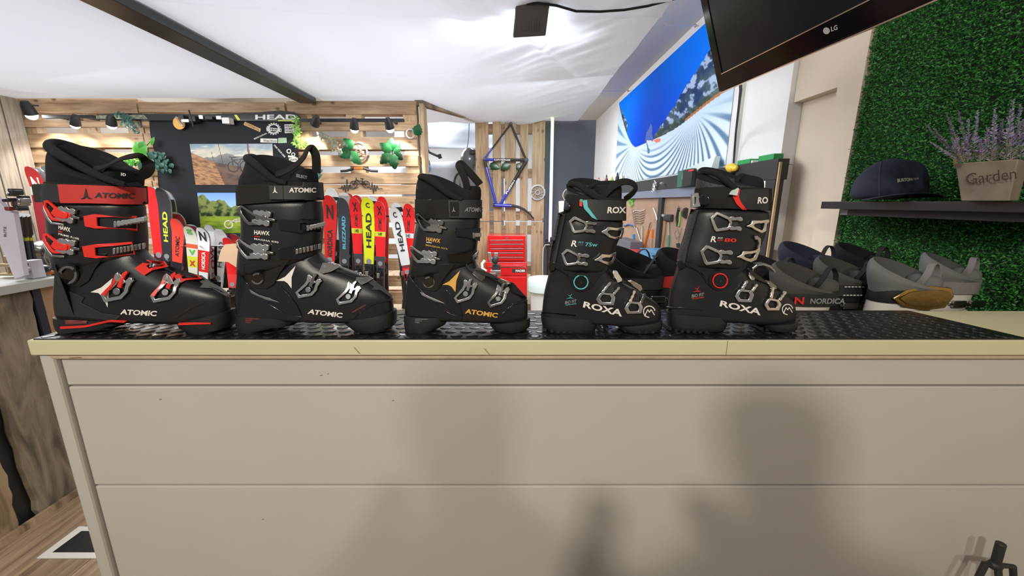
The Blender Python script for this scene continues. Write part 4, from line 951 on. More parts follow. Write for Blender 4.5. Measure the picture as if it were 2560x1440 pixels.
# ================================================================== black cloth with photographs and stickers
YC = 3.572
m = MB(); cl = []
L0, L1, Rr0, Rr1 = (376, 302), (440, 720), (742, 284), (760, 720)
nx, ny = 50, 50; vs = []
for j in range(ny+1):
    v = j/ny
    for i in range(nx+1):
        u = i/nx
        x = (L0[0]*(1-v)+L1[0]*v)*(1-u)+(Rr0[0]*(1-v)+Rr1[0]*v)*u; y = (L0[1]*(1-v)+L1[1]*v)*(1-u)+(Rr0[1]*(1-v)+Rr1[1]*v)*u
        p = P(x, y, Y=YC); w_ = math.exp(-(u/.22)**2)
        p.y += .002-.02*w_*(1-math.sin((u*.9-v*.75)*26))*.5*(1-sm(.0,.3,u)) if u<.3 else .002
        vs.append(p)
m.add(vs, [(j*(nx+1)+i, j*(nx+1)+i+1, (j+1)*(nx+1)+i+1, (j+1)*(nx+1)+i) for j in range(ny) for i in range(nx)])
o = m.build('black_cloth', mat('black_cloth', (.012,.013,.017), .75, bump=.2, bscale=300, spec=.3), smooth=80, fixn=False)
s = o.modifiers.new('t', 'SOLIDIFY'); s.thickness = .003
tag(o, 'black cloth hung over the pallet wall between the two groups of skis', 'cloth')

def lin(c): return tuple((x/12.92 if x <= .04045 else ((x+.055)/1.055)**2.4) for x in c)
def picture(name, quadfn, nx, ny, cf, label, cat, m, depth, group=None):
    """printed sheet; cf(u, v) is the print's own colour"""
    vs = []; cs = []
    for j in range(ny+1):
        for i in range(nx+1):
            u, v = i/nx, j/ny; vs.append(quadfn(u, v)); cs.append(cf(u, v))
    n0 = len(vs)
    fs = [(j*(nx+1)+i, j*(nx+1)+i+1, (j+1)*(nx+1)+i+1, (j+1)*(nx+1)+i) for j in range(ny) for i in range(nx)]
    b = [quadfn(0,0)+depth, quadfn(1,0)+depth, quadfn(1,1)+depth, quadfn(0,1)+depth]
    mb = MB(); mb.add(vs+b, fs+[(n0+3, n0+2, n0+1, n0)])
    o = mb.build(name, m, smooth=0, fixn=False)
    at = o.data.color_attributes.new('print', 'FLOAT_COLOR', 'POINT')
    for k, c in enumerate(cs+[(.9,.9,.9)]*4):
        c = lin(tuple(max(0, min(1, x)) for x in c)); at.data[k].color = (*c, 1)
    tag(o, label, cat, group); return o
def mix(a, b, t):
    t = max(0, min(1, t)); return tuple(x*(1-t)+y*t for x, y in zip(a, b))
def nz(x, y, s=1, o=3):
    v = 0; amp = .5
    for k in range(o): v += amp*mn.noise(Vector((x*s, y*s, 7.3+k))); s *= 2; amp *= .5
    return v
PRT = vcol('printed_photo', .35)
def wheel(u, v, cx, cy, r, asp, th=.012): return abs(math.hypot((u-cx)*asp, v-cy)-r) < th
def seg(u, v, a, b, asp, th=.008):
    ax, ay, bx, by, px_, py_ = a[0]*asp, a[1], b[0]*asp, b[1], u*asp, v
    t = max(0, min(1, ((px_-ax)*(bx-ax)+(py_-ay)*(by-ay))/((bx-ax)**2+(by-ay)**2))); return math.hypot(px_-ax-t*(bx-ax), py_-ay-t*(by-ay)) < th
def pic1(u, v):
    n = nz(u, v, 6); hz = .62+.0*u
    sky = mix((.78,.74,.66), (.50,.57,.62), sm(.7, 1, v+n*.3)); sky = mix(sky, (.9,.87,.78), sm(.1, .5, nz(u*2, v*5, 3)))
    ridge = .66+.11*math.exp(-((u-.42)/.12)**2)+.04*math.exp(-((u-.62)/.1)**2)+.05*nz(u, 0, 14)
    if v > ridge: c = sky
    else: c = mix((.50,.50,.48), (.36,.37,.37), (ridge-v)*6)
    path = .80-u*.95 if u < .25 else .56-(u-.25)*.35
    if v < path: c = mix((.66,.50,.36), (.42,.30,.22), sm(-.2, .35, nz(u*3, v*7+u*4, 5)))
    if v < path and u > .28+(.5-v)*.18: c = mix((.40,.31,.26), (.28,.22,.19), sm(-.2, .3, nz(u, v, 9)))
    if seg(u, v, (.345,1), (.375,.52), 1.9, .006) or seg(u, v, (.25,.82), (.265,.6), 1.9, .004): c = (.25,.2,.17)
    if seg(u, v, (.70,1.02), (.71,.45), 1.9, .02): c = (.36,.20,.15)
    for a, b in (((.47,.68),(.56,.66)),((.50,.62),(.56,.5)),((.56,.5),(.62,.64)),((.5,.6),(.62,.62)),((.62,.64),(.66,.52)),((.49,.66),(.5,.46))):
        if seg(u, v, a, b, 1.9, .011): c = (.12,.13,.15)
    if wheel(u, v, .50, .44, .125, 1.9, .011) or wheel(u, v, .665, .44, .15, 1.9, .014): c = (.13,.12,.12)
    return c
def pic2(u, v):
    tree = .92-.30*u+.10*nz(u, 0, 9)+.06*math.sin(u*17)
    if v > tree: c = mix((.62,.75,.88), (.40,.56,.80), (v-.6)*2)
    elif v > .42: c = mix((.46,.50,.28), (.13,.18,.11), sm(-.15, .35, nz(u, v, 9)+(.62-v)*.9))
    else: c = mix((.52,.60,.20), (.30,.40,.12), sm(-.2, .5, nz(u, v*3, 5)+(.25-v)))
    asp = 1.15
    if wheel(u, v, .56, .22, .09, asp, .014) or wheel(u, v, .90, .18, .10, asp, .014): c = (.78,.76,.66)
    for a, b in (((.56,.22),(.68,.34)),((.68,.34),(.84,.36)),((.84,.36),(.9,.18)),((.70,.26),(.84,.34)),((.6,.3),(.8,.3))):
        if seg(u, v, a, b, asp, .014): c = (.70,.68,.56)
    return c
def quad4(tl, tr, br, bl, Y, off=0):
    def f(u, v):
        x = (bl[0]*(1-u)+br[0]*u)*(1-v)+(tl[0]*(1-u)+tr[0]*u)*v; y = (bl[1]*(1-u)+br[1]*u)*(1-v)+(tl[1]*(1-u)+tr[1]*u)*v
        return P(x, y, Y=Y-off)
    return f
dv = Vector((0, .003, 0))
picture('photo_print', quad4((474,360),(681,359),(686,462),(489,462), 3.5685), 150, 80, pic1, 'photo print of a bicycle on a mountain path, pinned on the black cloth', 'photo', PRT, dv)
picture('photo_print', quad4((493,482),(622,482),(628,583),(503,583), 3.5685), 110, 90, pic2, 'photo print of bicycles lying on green grass below trees', 'photo', PRT, dv)

# stickers
def sticker(px4, label, m, name='sticker', Y=3.567, th=.0015):
    pts = [P(x, y, Y=Y) for x, y in px4]; mb = MB(); mb.prism(pts, (0, th, 0)); o = mb.build(name, m, smooth=0)
    return tag(o, label, 'sticker')
def onto(o, s, quad, m, Y, bold=.02): letter(s, quad, plane_fn(Y), m, o, 'lettering', bold)
wht = M['white']
o = sticker([(612,304),(652,322),(650,330),(609,312)], 'slanted gold sticker with dark lettering on the black cloth', M['gold']); onto(o, 'CONTINENTAL', [(612,311),(648,328),(650,323),(614,306)], M['black'], 3.5655)
o = sticker([(711,311),(734,310),(735,332),(712,333)], 'small square white sticker with dark lettering in the cloth corner', wht)
onto(o, 'PEDAL', [(713,318),(733,317),(733,312),(713,313)], M['black'], 3.5655); onto(o, 'PUMP', [(713,325),(733,324),(733,319),(713,320)], M['black'], 3.5655)
onto(o, 'WORKS', [(713,331),(733,331),(733,326),(713,326)], M['black'], 3.5655)
c = (684, 322); mb = MB()
for k in range(16):
    a = 2*math.pi*k/16; mb.prism([P(c[0]+r_*1.15*math.cos(a+da), c[1]+r_*math.sin(a+da), Y=3.567) for r_, da in ((12, -.1), (15.5, -.05), (15.5, .12), (12, .16))], (0, .0015, 0))
n = 40; mb.frame([P(c[0]+15*math.cos(2*math.pi*k/n), c[1]+13*math.sin(2*math.pi*k/n), Y=3.567) for k in range(n)], [P(c[0]+11*math.cos(2*math.pi*k/n), c[1]+9.5*math.sin(2*math.pi*k/n), Y=3.567) for k in range(n)], (0, .0015, 0))
mb.frame([P(x, y, Y=3.5665) for x, y in ((666,318),(704,322),(703,330),(666,326))], [P(x, y, Y=3.5665) for x, y in ((667,319),(703,323),(702,329),(667,325))], (0, .001, 0))
o = tag(mb.build('sticker', wht, smooth=0), 'white chainring shaped sticker with lettering on the black cloth', 'sticker'); onto(o, 'BIKE DOCK', [(668,325),(702,329),(702,323),(668,319)], wht, 3.5655)
o = sticker([(634,347),(667,331),(669,335),(636,351)], 'narrow slanted white sticker strip below the chainring sticker', M['blackm']); onto(o, 'RIDE LOCAL', [(636,349),(668,334),(667,331),(634,346)], wht, 3.5655)
o = sticker([(651,346),(693,347),(693,357),(651,356)], 'long white sticker with cursive lettering above the path photo', wht); onto(o, 'Wheel House', [(658,355),(691,355),(691,349),(658,348)], M['black'], 3.5655, 0)
sticker([(695,345),(716,344),(717,357),(695,358)], 'pale green sticker beside the long white one', colm((.35,.52,.3), .5))
o = sticker([(686,362),(688,361),(714,393),(712,395)], 'thin white sticker running diagonally down beside the path photo', M['blackm']); onto(o, 'FIND YOUR LINE', [(684,364),(711,394),(714,391),(687,361)], wht, 3.5655)
mb = MB()
for cx, cy, r_ in ((722,378,6),(733,386,5)):
    mb.frame([P(cx+r_*math.cos(k*math.pi/12), cy+r_*math.sin(k*math.pi/12), Y=3.567) for k in range(24)], [P(cx+r_*.6*math.cos(k*math.pi/12), cy+r_*.6*math.sin(k*math.pi/12), Y=3.567) for k in range(24)], (0, .0015, 0))
mb.prism([P(x, y, Y=3.567) for x, y in ((720,388),(740,392),(741,396),(720,393))], (0, .0015, 0))
tag(mb.build('sticker', wht, smooth=0), 'white sticker of two linked chain rings on the black cloth', 'sticker')
o = sticker([(722,396),(744,394),(745,404),(723,405)], 'small white sticker with a word below the chain sticker', wht); onto(o, 'JEANSTER', [(724,403),(743,402),(743,397),(724,398)], M['black'], 3.5655)

# ================================================================== skis
def ski(tip, x700, wpx, bands, label, Y=3.25, texts=(), binding=None, group=None, L=1.5, edge=None, flare=1., ybase=700, name='ski'):
    """tip: picture point of the ski tip; x700: where its middle crosses picture row 700"""
    p0 = P(tip[0], tip[1], Y=Y); p1 = P(x700, ybase, Y=Y); ax = (p1-p0).normalized()
    if L is None: L = (p0.z-.03)/-ax.z
    L = min(L, (p0.z-.03)/-ax.z)
    sd = Vector((0, 1, 0)).cross(ax).normalized()*-1
    if sd.x < 0: sd = -sd
    dd = (P(tip[0]+wpx, tip[1], Y=Y)-P(tip[0], tip[1], Y=Y)).length/2
    rootp = p0+ax*L
    root = thing(name, label, 'ski', (rootp.x, Y, rootp.z), group)
    ts = sorted(set([0, .003, .008, .016, .028, .045, .07]+[i/30 for i in range(3, 31)]+[b[0] for b in bands if b[0] > 0]))
    def half(t):
        if t < .07: return dd*math.sqrt(max(0, 1-(1-t/.07)**2.2))**.9+.001
        if t < .55: return dd*(1-.34*sm(.07, .50, t))
        return dd*(.66+.2*sm(.55, .97, t))*(1 if t < .98 else .8)
    def bend(t): return -.045*max(0, 1-t/.12)**2*flare
    mats = []; 
    for _, c in bands:
        mm = c if not isinstance(c, tuple) else colm(c, .3)
        if mm not in mats: mats.append(mm)
    em = edge or M['steel']
    if em not in mats: mats.append(em)
    mb = MB()
    fr = []
    for t in ts:
        c = p0+ax*(t*L)+Vector((0, bend(t), 0)); h = sd*half(t); fr.append((c-h, c+h, c+h+Vector((0, .013, 0)), c-h+Vector((0, .013, 0))))
    for (ta, A), (tb, Bq) in zip(zip(ts, fr), zip(ts[1:], fr[1:])):
        tm = (ta+tb)/2; cc = [c for t, c in bands if t <= tm][-1]; mm = cc if not isinstance(cc, tuple) else colm(cc, .3)
        o = len(mb.v); mb.v += [Vector(q) for q in A+Bq]
        mb.f += [(o, o+1, o+5, o+4)]; mb.m.append(mats.index(mm))
        mb.f += [(o+1, o+2, o+6, o+5), (o+2, o+3, o+7, o+6), (o+3, o, o+4, o+7)]; mb.m += [mats.index(em)]*3
    # weld
    o = mb.build('body', mats, root, smooth=0, fixn=False)
    bm = bmesh.new(); bm.from_mesh(o.data); bmesh.ops.remove_doubles(bm, verts=bm.verts, dist=1e-5); bmesh.ops.recalc_face_normals(bm, faces=bm.faces)
    bm.to_mesh(o.data); bm.free()
    o.data.polygons.foreach_set('use_smooth', [True]*len(o.data.polygons)); o.data.set_sharp_from_angle(angle=R(40))
    def on(t, u): return p0+ax*(t*L)+sd*(u*half(max(t, .07)))+Vector((0, bend(t)-.0018, 0))
    for tx in texts:
        s_, t0, t1, uw, m_ = tx[:5]; up = tx[5] if len(tx) > 5 else True
        uv, fs = text_geo(s_, .03)
        if up: vs = [on(t1-(t1-t0)*u, -uw+(1-v)*2*uw-(0)) for u, v in uv]
        elif up is None: vs = [on(t1-(t1-t0)*v, -uw+u*2*uw) for u, v in uv]
        else: vs = [on(t0+(t1-t0)*u, uw-(1-v)*2*uw) for u, v in uv]
        MB().add(vs, fs).build('lettering', m_, root, smooth=0, fixn=False)
    bt = binding or .47
    if bt < 1:
        c = p0+ax*(bt*L); h = half(bt)
        mb = MB()
        def blk(t0, t1, w0, w1, y0, y1, mi=0):
            a, b = p0+ax*(t0*L), p0+ax*(t1*L); Yv = Vector((0, 1, 0))
            mb.hexa([a-sd*w0-Yv*y0, a+sd*w0-Yv*y0, b+sd*w1-Yv*y0, b-sd*w1-Yv*y0], [a-sd*w0*.8-Yv*y1, a+sd*w0*.8-Yv*y1, b+sd*w1*.8-Yv*y1, b-sd*w1*.8-Yv*y1], mi)
        blk(bt-.06, bt+.25, h*.8, h*.8, .002, .014)
        blk(bt-.045, bt-.01, h*.55, h*1.05, .014, .045); blk(bt-.01, bt+.012, h*1.05, h*.7, .014, .052); blk(bt-.03, bt+.0, h*.4, h*.4, .045, .06, 1)
        blk(bt+.16, bt+.20, h*.75, h*.9, .014, .07); blk(bt+.20, bt+.25, h*.7, h*.4, .014, .05, 1)
        mb.build('binding', [M['blackg'], M['steel']], root, smooth=30, bevel=.002)
        # round maker's badge in front of the toe piece
        q = on(bt-.085, 0); MB().lathe(q, [(h*.62, .0008), (h*.62, -.001), (.001, -.001)], 20, axis='y').build('badge', M['grey'], root, smooth=30)
    return root
RD, RD2, WH, BK, DG = (.62,.02,.02), (.80,.02,.025), (.70,.72,.74), (.015,.015,.02), (.045,.05,.06)
K = M['blackm']; W = M['white']
# right hand group
ski((832,470), 838, 35, [(0, WH), (.05, BK), (.07, WH), (.3, BK)], 'white ski tip with a black stripe behind the leftmost red ski', 3.36)
ski((826,488), 824, 34, [(0, RD), (.5, RD)], 'red ski with a black winged mark and slanted lettering, first of the row', 3.24, [('NORDICA', .20, .38, .45, K), ('N', .055, .14, .5, K, None)])
ski((864,481), 872, 33, [(0, WH), (.02, (.35,.36,.38)), (.1, BK)], 'pale grey ski tip behind the black ski with blue lettering', 3.36)
ski((876,484), 880, 26, [(0, RD), (.1, BK)], 'dark red ski tip peeking out between black and red skis', 3.42)
ski((858,494), 862, 30, [(0, DG), (.4, DG)], 'black ski with light blue lettering', 3.24, [('BLIZZARD', .11, .31, .32, colm((.10,.45,.62)))])
ski((895,488), 899, 28, [(0, RD), (.1, RD), (.3, BK)], 'red ski tip close behind the first red ski with a yellow label', 3.36)
def redski(tip, x7, label, lab, Y=3.24, num='145', lc=(.62,.68,.05)):
    ski(tip, x7, 29, [(0, RD2), (.185, lc), (.215, RD2), (.34, (.06,.06,.07)), (.9, BK)], label, Y, [(num, .19, .21, .35, K, None), ('ATOMIC', .10, .175, .28, M['blackm']), ('REDSTER', .38, .47, .18, M['redstrap']), ('X', .03, .085, .42, K, None)])
redski((888,493), 898, 'red and grey ski with a yellow number label, between black and yellow skis', '')
ski((932,490), 938, 31, [(0, WH), (.03, BK), (.05, WH), (.3, BK)], 'white ski tip with black edges behind the yellow ski', 3.36)
ski((921,494), 923, 33, [(0, (.72,.78,.02)), (.385, (.72,.78,.02)), (.40, BK), (.52, BK)], 'bright yellow ski with large black lettering', 3.22, [('HEAD', .09, .30, .45, K), ('C', .03, .06, .3, K, None), ('SL', .36, .40, .5, colm((.6,.66,.05)), None)])
ski((957,491), 962, 27, [(0, RD2), (.3, RD2), (.42, (.05,.05,.06))], 'red ski close behind the second red ski with a yellow label', 3.36)
redski((950,503), 951, 'red and grey ski with a yellow number label, right of the yellow ski', '', 3.22, '149')
ski((992,506), 1012, 30, [(0, WH), (.03, BK), (.06, WH), (.2, (.03,.08,.1))], 'white ski tip with black pattern behind the leaning white ski', 3.36)
ski((985,518), 1022, 31, [(0, WH), (.37, (.2,.03,.04)), (.39, RD2), (.6, RD2)], 'leaning white ski with large black lettering and a red lower half', 3.20, [('HEAD', .09, .28, .42, K), ('C', .03, .065, .3, K, None)], binding=.50)
redski((1023,509), 1018, 'red and grey ski with a white number label, last of the row', '', 3.26, '142', (.70,.70,.72))
# left hand group
ski((398,468), 410, 34, [(0, WH), (.02, RD), (.4, BK)], 'red ski tip with white rim half hidden behind the black lettered ski', 3.36)
ski((384,467), 402, 36, [(0, RD2), (.38, (.08,.01,.02)), (.6, BK)], 'plain bright red ski just right of the red strapped boot', 3.24)
ski((424,476), 432, 28, [(0, (.35,.4,.4)), (.05, BK), (.3, (.4,.6,.05))], 'dark ski with a lime edge behind the black ski with yellow lettering', 3.36)
ski((409,470), 420, 32, [(0, BK), (.02, (.03,.03,.035)), (.5, BK)], 'glossy black ski with yellow lettering', 3.20, [('HEAD', .13, .30, .40, colm((.62,.66,.05))), ('XSHAPE', .38, .48, .3, M['grey']), ('X', .49, .53, .5, W, None)])
ski((448,530), 455, 31, [(0, WH), (.012, (.3,.02,.03)), (.2, (.1,.02,.03))], 'dark red junior ski tip behind the ski with black arrow mark', 3.34, L=1.25)
ski((446,546), 441, 30, [(0, (.85,.06,.04)), (.27, (.85,.06,.04)), (.30, BK), (.6, BK)], 'orange red junior ski with a black three pointed mark and lettering', 3.18, [('ATOMIC', .12, .26, .36, K)], L=1.3)
ski((485,560), 492, 32, [(0, (.4,.4,.42)), (.012, (.15,.01,.02)), (.2, BK)], 'dark red ski tip behind the white ski with green leaves', 3.34, L=1.2)
r = ski((478,565), 483, 30, [(0, (.62,.62,.55)), (.13, (.62,.1,.05)), (.16, (.6,.6,.5)), (.22, (.55,.6,.05)), (.30, (.6,.6,.5)), (.35, (.3,.5,.1))], 'white junior ski patterned with green leaves and a yellow band', 3.18, [('g', .02, .06, .5, colm((.12,.42,.08)), None), ('v', .17, .21, .6, colm((.12,.42,.08)), None), ('x', .25, .29, .6, colm((.5,.04,.03)), None)], L=1.2)
ski((510,568), 508, 30, [(0, WH), (.16, WH), (.17, RD), (.33, WH)], 'white junior ski with a winged mark and a red lettered panel', 3.18, [('NORDICA', .18, .31, .36, W), ('N', .03, .10, .55, K, None)], L=1.2)
ski((528,561), 534, 26, [(0, (.5,.5,.5)), (.05, WH)], 'white junior ski with dark red lettering beside the red panelled ski', 3.30, [('FLOW', .16, .42, .42, colm((.4,.03,.05)))], L=1.25)
ski((556,572), 545, 33, [(0, WH), (.01, (.55,.55,.56)), (.3, WH)], 'white wavy tipped ski leaning behind the beige card', 3.30, [('HEAD', .1, .3, .4, M['greyp'])], L=1.25)
ski((590,584), 592, 30, [(0, (.3,.02,.03)), (.05, RD)], 'dark red ski tip right of the beige card', 3.34, L=1.2)
ski((574,593), 580, 29, [(0, RD2), (.3, (.75,.05,.05)), (.42, (.1,.02,.02))], 'bright red junior ski behind the beige card', 3.22, L=1.2)
o = MB().prism([P(x, y, Y=3.14) for x, y in ((562,611),(598,608),(600,655),(590,668),(570,655),(545,654),(552,625))], (0, .004, 0)).build('card_sheet', mat('beige_card', (.62,.42,.27), .8), smooth=0)
tag(o, 'beige cardboard piece hanging in front of the red junior skis', 'cardboard')
# far left pair
ski((88,417), 128, 40, [(0, (.5,.03,.03)), (.1, (.62,.6,.55)), (.14, (.3,.02,.03)), (.36, (.3,.02,.03))], 'dark red ski with a white winged mark in the far left corner', 3.0, [('N', .05, .12, .5, W, None)], L=1.5)
ski((108,420), 146, 30, [(0, (.35,.33,.36)), (.1, (.62,.6,.55)), (.35, (.05,.35,.2)), (.42, BK)], 'cream and green ski with black lettering in the left corner', 3.06, [('NORD', .2, .34, .42, K)], L=1.5)
ski((126,416), 158, 32, [(0, (.15,.25,.25)), (.1, (.4,.42,.42)), (.2, (.07,.08,.09)), (.3, (.15,.28,.34))], 'grey green ski standing third in the left corner', 3.12, L=1.5)
rr = thing('ski_rack_bar', 'thin black rail holding the right hand row of skis upright', 'rail', (P(910,538,Y=3.3).x, 3.3, P(910,540,Y=3.3).z))
MB().cyl(P(806, 538, Y=3.30), P(1036, 541, Y=3.30), .008, n=10).build('bar', K, rr)
mb = MB()
for x in (842, 874, 906, 938, 970, 1003): mb.cyl(P(x, 539, Y=3.30), P(x, 539, Y=3.19), .0035, n=8)
mb.build('pegs', K, rr)
for x in (806, 1036): MB().cyl(P(x, 539, Y=3.3), P(x, 539, Y=3.599), .006, n=8).build('arm', K, rr)
rr = thing('ski_rack_bar', 'thin grey rail holding the left hand group of junior skis', 'rail', (P(490,615,Y=3.26).x, 3.26, P(490,615,Y=3.26).z))
MB().cyl(P(430, 616, Y=3.27), P(598, 614, Y=3.27), .008, n=10).build('bar', M['steel'], rr)
for x in (452, 500, 545): MB().cyl(P(x, 615, Y=3.27), P(x, 615, Y=3.15), .004, n=8).build('peg', M['steel'], rr)
# long ski mounted level above the cloth
a, b = P(238, 288, Y=3.55), P(752, 296, Y=3.55)
r = thing('ski', 'long black ski mounted level along the top of the black cloth', 'ski', ((a.x+b.x)/2, 3.55, a.z))
pts = [(240,286),(300,283),(500,286),(640,281),(700,276),(735,280),(750,292),(748,302),(735,305),(640,303),(500,302),(300,301),(245,299)]
MB().prism([P(x, y, Y=3.55) for x, y in pts], (0, .015, 0)).build('body', M['blackg'], r, smooth=0, bevel=.002)
MB().prism([P(x, y, Y=3.548) for x, y in ((242,288),(360,287),(370,298),(245,297))], (0, .001, 0)).build('tail_print', mat('mottled_grey_green', (.32,.36,.25), .6, var=.7, vscale=30), r, smooth=0)
letter('HEAD', [(638,299),(742,299),(742,286),(638,287)], plane_fn(3.5475), W, r, bold=.03)
MB().prism([P(x, y, Y=3.5475) for x, y in ((695,300),(742,300),(742,303),(695,303))], (0, .001, 0)).build('lime_bar', colm((.55,.65,.05)), r, smooth=0)
MB().prism([P(x, y, Y=3.5475) for x, y in ((585,287),(592,287),(601,300),(594,301))], (0, .001, 0)).build('lime_mark', colm((.6,.68,.05)), r, smooth=0)
mb = MB()
for (x, y, w_, h_, mi) in ((455,290,14,10,0),(462,300,20,8,1),(480,292,18,14,0),(505,290,12,10,1),(520,293,20,8,0),(548,292,14,9,1),(562,296,20,15,2)):
    p, q = P(x, y, Y=3.53), P(x+w_, y+h_, Y=3.53); mb.box(p.x, q.x, 3.49, 3.5495, q.z, p.z, mi)
mb.cyl(P(472,275,Y=3.49), P(484,318,Y=3.49), .006, n=8); mb.cyl(P(440,292,Y=3.51), P(458,316,Y=3.49), .008, n=8, mi=1)
mb.build('binding', [K, M['steel'], W], r, smooth=30, bevel=.004)
MB().lathe(P(447, 308, Y=3.53), [(.05, 0), (.05, .006), (.001, .008)], 24, axis='y').build('brake_disc', M['gold'], r)
# ================================================================== right hand wall: ski banner
XB = XW-.006
def ban(u, v):
    # u from far left end to near right end, v bottom to top
    y = 6.62+(3.22-6.62)*u; return Vector((XB, y, 1.35+(.285+(1.53-.285)*v)))
F1, F2 = (.27, .40), (.80, .42)
def bancol(u, v):
    a = 2.75; n = nz(u*a, v, 5, 4)
    # snow line (valley), ridge right, ridge left
    snow = .36+ (.62*(1-u/.30)**1.5 if u < .30 else 0) + (.10*sm(.62, 1.0, u) if u > .62 else 0)
    ridge = -1
    if u > .50: ridge = .36+.02+(u-.50)/.5*.56+.04*nz(u*a, 1, 16)
    lr = .97-(u/.16)*.28+.03*nz(u, 3, 30) if u < .16 else -1
    if v < snow:
        th = math.atan2(v-F1[1], (u-F1[0])*a)-math.atan2(v-F2[1], (u-F2[0])*a)
        d1 = math.hypot((u-F1[0])*a, v-F1[1]); d2 = math.hypot((u-F2[0])*a, v-F2[1])
        k = 42; fade = min(1, max(0, (snow-v-.03)*7))*min(1, min(d1, d2)*9)
        if u < .36: fade *= .8
        s = .5+.5*math.sin(th*k)
        base = mix((.90,.95,1.0), (.74,.83,.92), sm(0, .5, v))
        return mix(base, (.34,.47,.60), fade*sm(.45, .95, s)*.9)
    if v < max(ridge, lr):
        c = mix((.16,.24,.40), (.30,.38,.42), sm(-.2, .3, n))
        k = nz(u*a*1.0+v*2.2, v*.9-u*1.5, 11, 5); c = mix(c, (.70,.78,.92), sm(.02, .16, k)*sm(-.05, .25, v-snow+.1)*.9)
        if v-snow < .06: c = mix(c, (.24,.28,.20), .6)
        if abs(v-snow) < .02 and u > .75: c = (.70,.45,.28)
        return c
    c = mix((.06,.50,1.0), (.08,.27,.78), sm(.1, .9, 1-abs(u-.46)*1.7)*sm(1.2, .4, v))
    return mix(c, (.20,.26,.62), .35*math.exp(-((u-.46)/.12)**2))
ob = picture('ski_banner', ban, 420, 150, bancol, 'big printed ski slope banner on the white wall above the workbench', 'banner', vcol('banner_print', .85, .05), Vector((.004, 0, 0)))
# printed skier with kite-shaped splash: part of the print, laid on as flat shapes
def bflat(name, pts, m, off=.001): MB().add([P(x, y, X=XB-off) for x, y in pts], [tuple(range(len(pts)))]).build(name, m, ob, smooth=0, fixn=False)
bflat('skier_print', [(1612,356),(1616,330),(1622,322),(1627,308),(1631,318),(1630,333),(1633,348),(1631,354),(1626,348),(1622,352),(1618,348)], colm((.02,.07,.38), .6))
bflat('skier_legs_print', [(1617,350),(1623,350),(1633,352),(1632,356),(1616,357)], colm((.6,.62,.65), .6))
bflat('ski_print', [(1633,351),(1645,346),(1652,347),(1650,354),(1640,357)], colm((.70,.16,.10), .6))
bflat('pole_print', [(1616,357),(1618,357),(1621,370),(1624,372),(1624,383),(1619,384),(1618,372)], colm((.06,.16,.28), .6), .0015)

# ================================================================== tool wall and workbench
XF = 1.58
def TX(x, y, X=XF): return P(x, y, X=X)
ya, yb = TX(1932, 500).y, TX(1488, 470).y
zt_, zm, zb2 = TX(1702, 436).z, TX(1702, 469).z, TX(1715, 492).z
r = thing('tool_wall', 'black topped tool wall with a pegboard, mounted below the ski banner', 'tool wall', (1.62, (ya+yb)/2, .95))
MB().box(XF, 1.649, ya+.002, yb, zm, zt_).build('black_fascia', M['blackm'], r, smooth=0, bevel=.002)
MB().box(XF+.01, 1.649, 2.97, yb, zb2, zm-.001).build('grey_strip', mat('blue_grey_metal', (.22,.25,.34), .4, metal=.3), r, smooth=0)
MB().box(1.632, 1.649, 2.62, yb, .71, zb2-.001).build('pegboard', mat('pegboard_brown', (.42,.27,.18), .7, var=.2, vscale=8), r, smooth=0)
mb = MB()
for i in range(60):
    for j in range(19):
        y = 2.99+i*.055; z = .75+j*.034
        if y < yb-.05: mb.add([(1.6315, y-.003, z), (1.6315, y, z+.003), (1.6315, y+.003, z), (1.6315, y, z-.003)], [(0, 1, 2, 3)])
mb.build('peg_holes', M['blackm'], r, smooth=0, fixn=False)
MB().box(XF, 1.631, ya+.002, 2.935, .71, zm-.001).build('black_side_panel', M['blackm'], r, smooth=0)
p = TX(1641, 560); MB().box(1.60, 1.631, p.y-.05, p.y+.05, .71, zb2-.001).build('black_upright', M['blackm'], r, smooth=0)
MB().box(XF+.005, XF+.018, ya-.012, ya, .71, zt_-.02).build('wood_edge', PINEV, r, smooth=0)
MB().box(1.66, 1.69, ya+.06, yb, .72, .80).build('lower_rail', M['blackm'], r, smooth=0)
r = thing('workbench', 'low workbench below the tool wall, crowded with crates', 'workbench', (1.36, 4.3, 0))
MB().box(1.1, 1.64, 2.55, 6.2, .67, .70).build('bench_top', wood('bench_top_wood', (.4,.3,.2), (.28,.2,.13), (6, 1.2, 6)), r, smooth=0)
for x in (1.13, 1.58):
    for y in (2.6, 6.1): MB().box(x, x+.05, y, y+.05, 0, .6695).build('leg', M['blackm'], r, smooth=0)
BT = .7005
# --- things on the tool wall shelf
def at_shelf(x, y=None, X=1.62): 
    p = P(x, 450, X=X); return Vector((X, p.y, zt_+.0008))
def bottle(x, h, rad, col, cap, label, X=1.615):
    c = at_shelf(x, X=X); r = thing('bottle', label, 'bottle', c, 'bottles on the tool wall shelf')
    MB().lathe(c, [(rad*.9, 0), (rad, .004), (rad, h*.62), (rad*.45, h*.76), (rad*.4, h*.82)], 20).build('body', col, r)
    MB().lathe(c+Vector((0, 0, h*.822)), [(rad*.5, 0), (rad*.45, h*.08), (rad*.15, h*.18), (.002, h*.2)], 14).build('cap', cap, r)
gl = mat('clear_bottle', (.75,.78,.8), .2, spec=.6)
bottle(1497, .19, .032, gl, M['red'], 'clear white bottle with a pointed red cap on the tool wall shelf')
bottle(1516, .20, .028, colm((.25,.03,.04), .3), K, 'dark red bottle on the tool wall shelf')
bottle(1530, .15, .030, colm((.30,.45,.04), .3), colm((.5,.6,.1), .3), 'lime green bottle on the tool wall shelf')
bottle(1543, .19, .030, K, K, 'black spray bottle on the tool wall shelf')
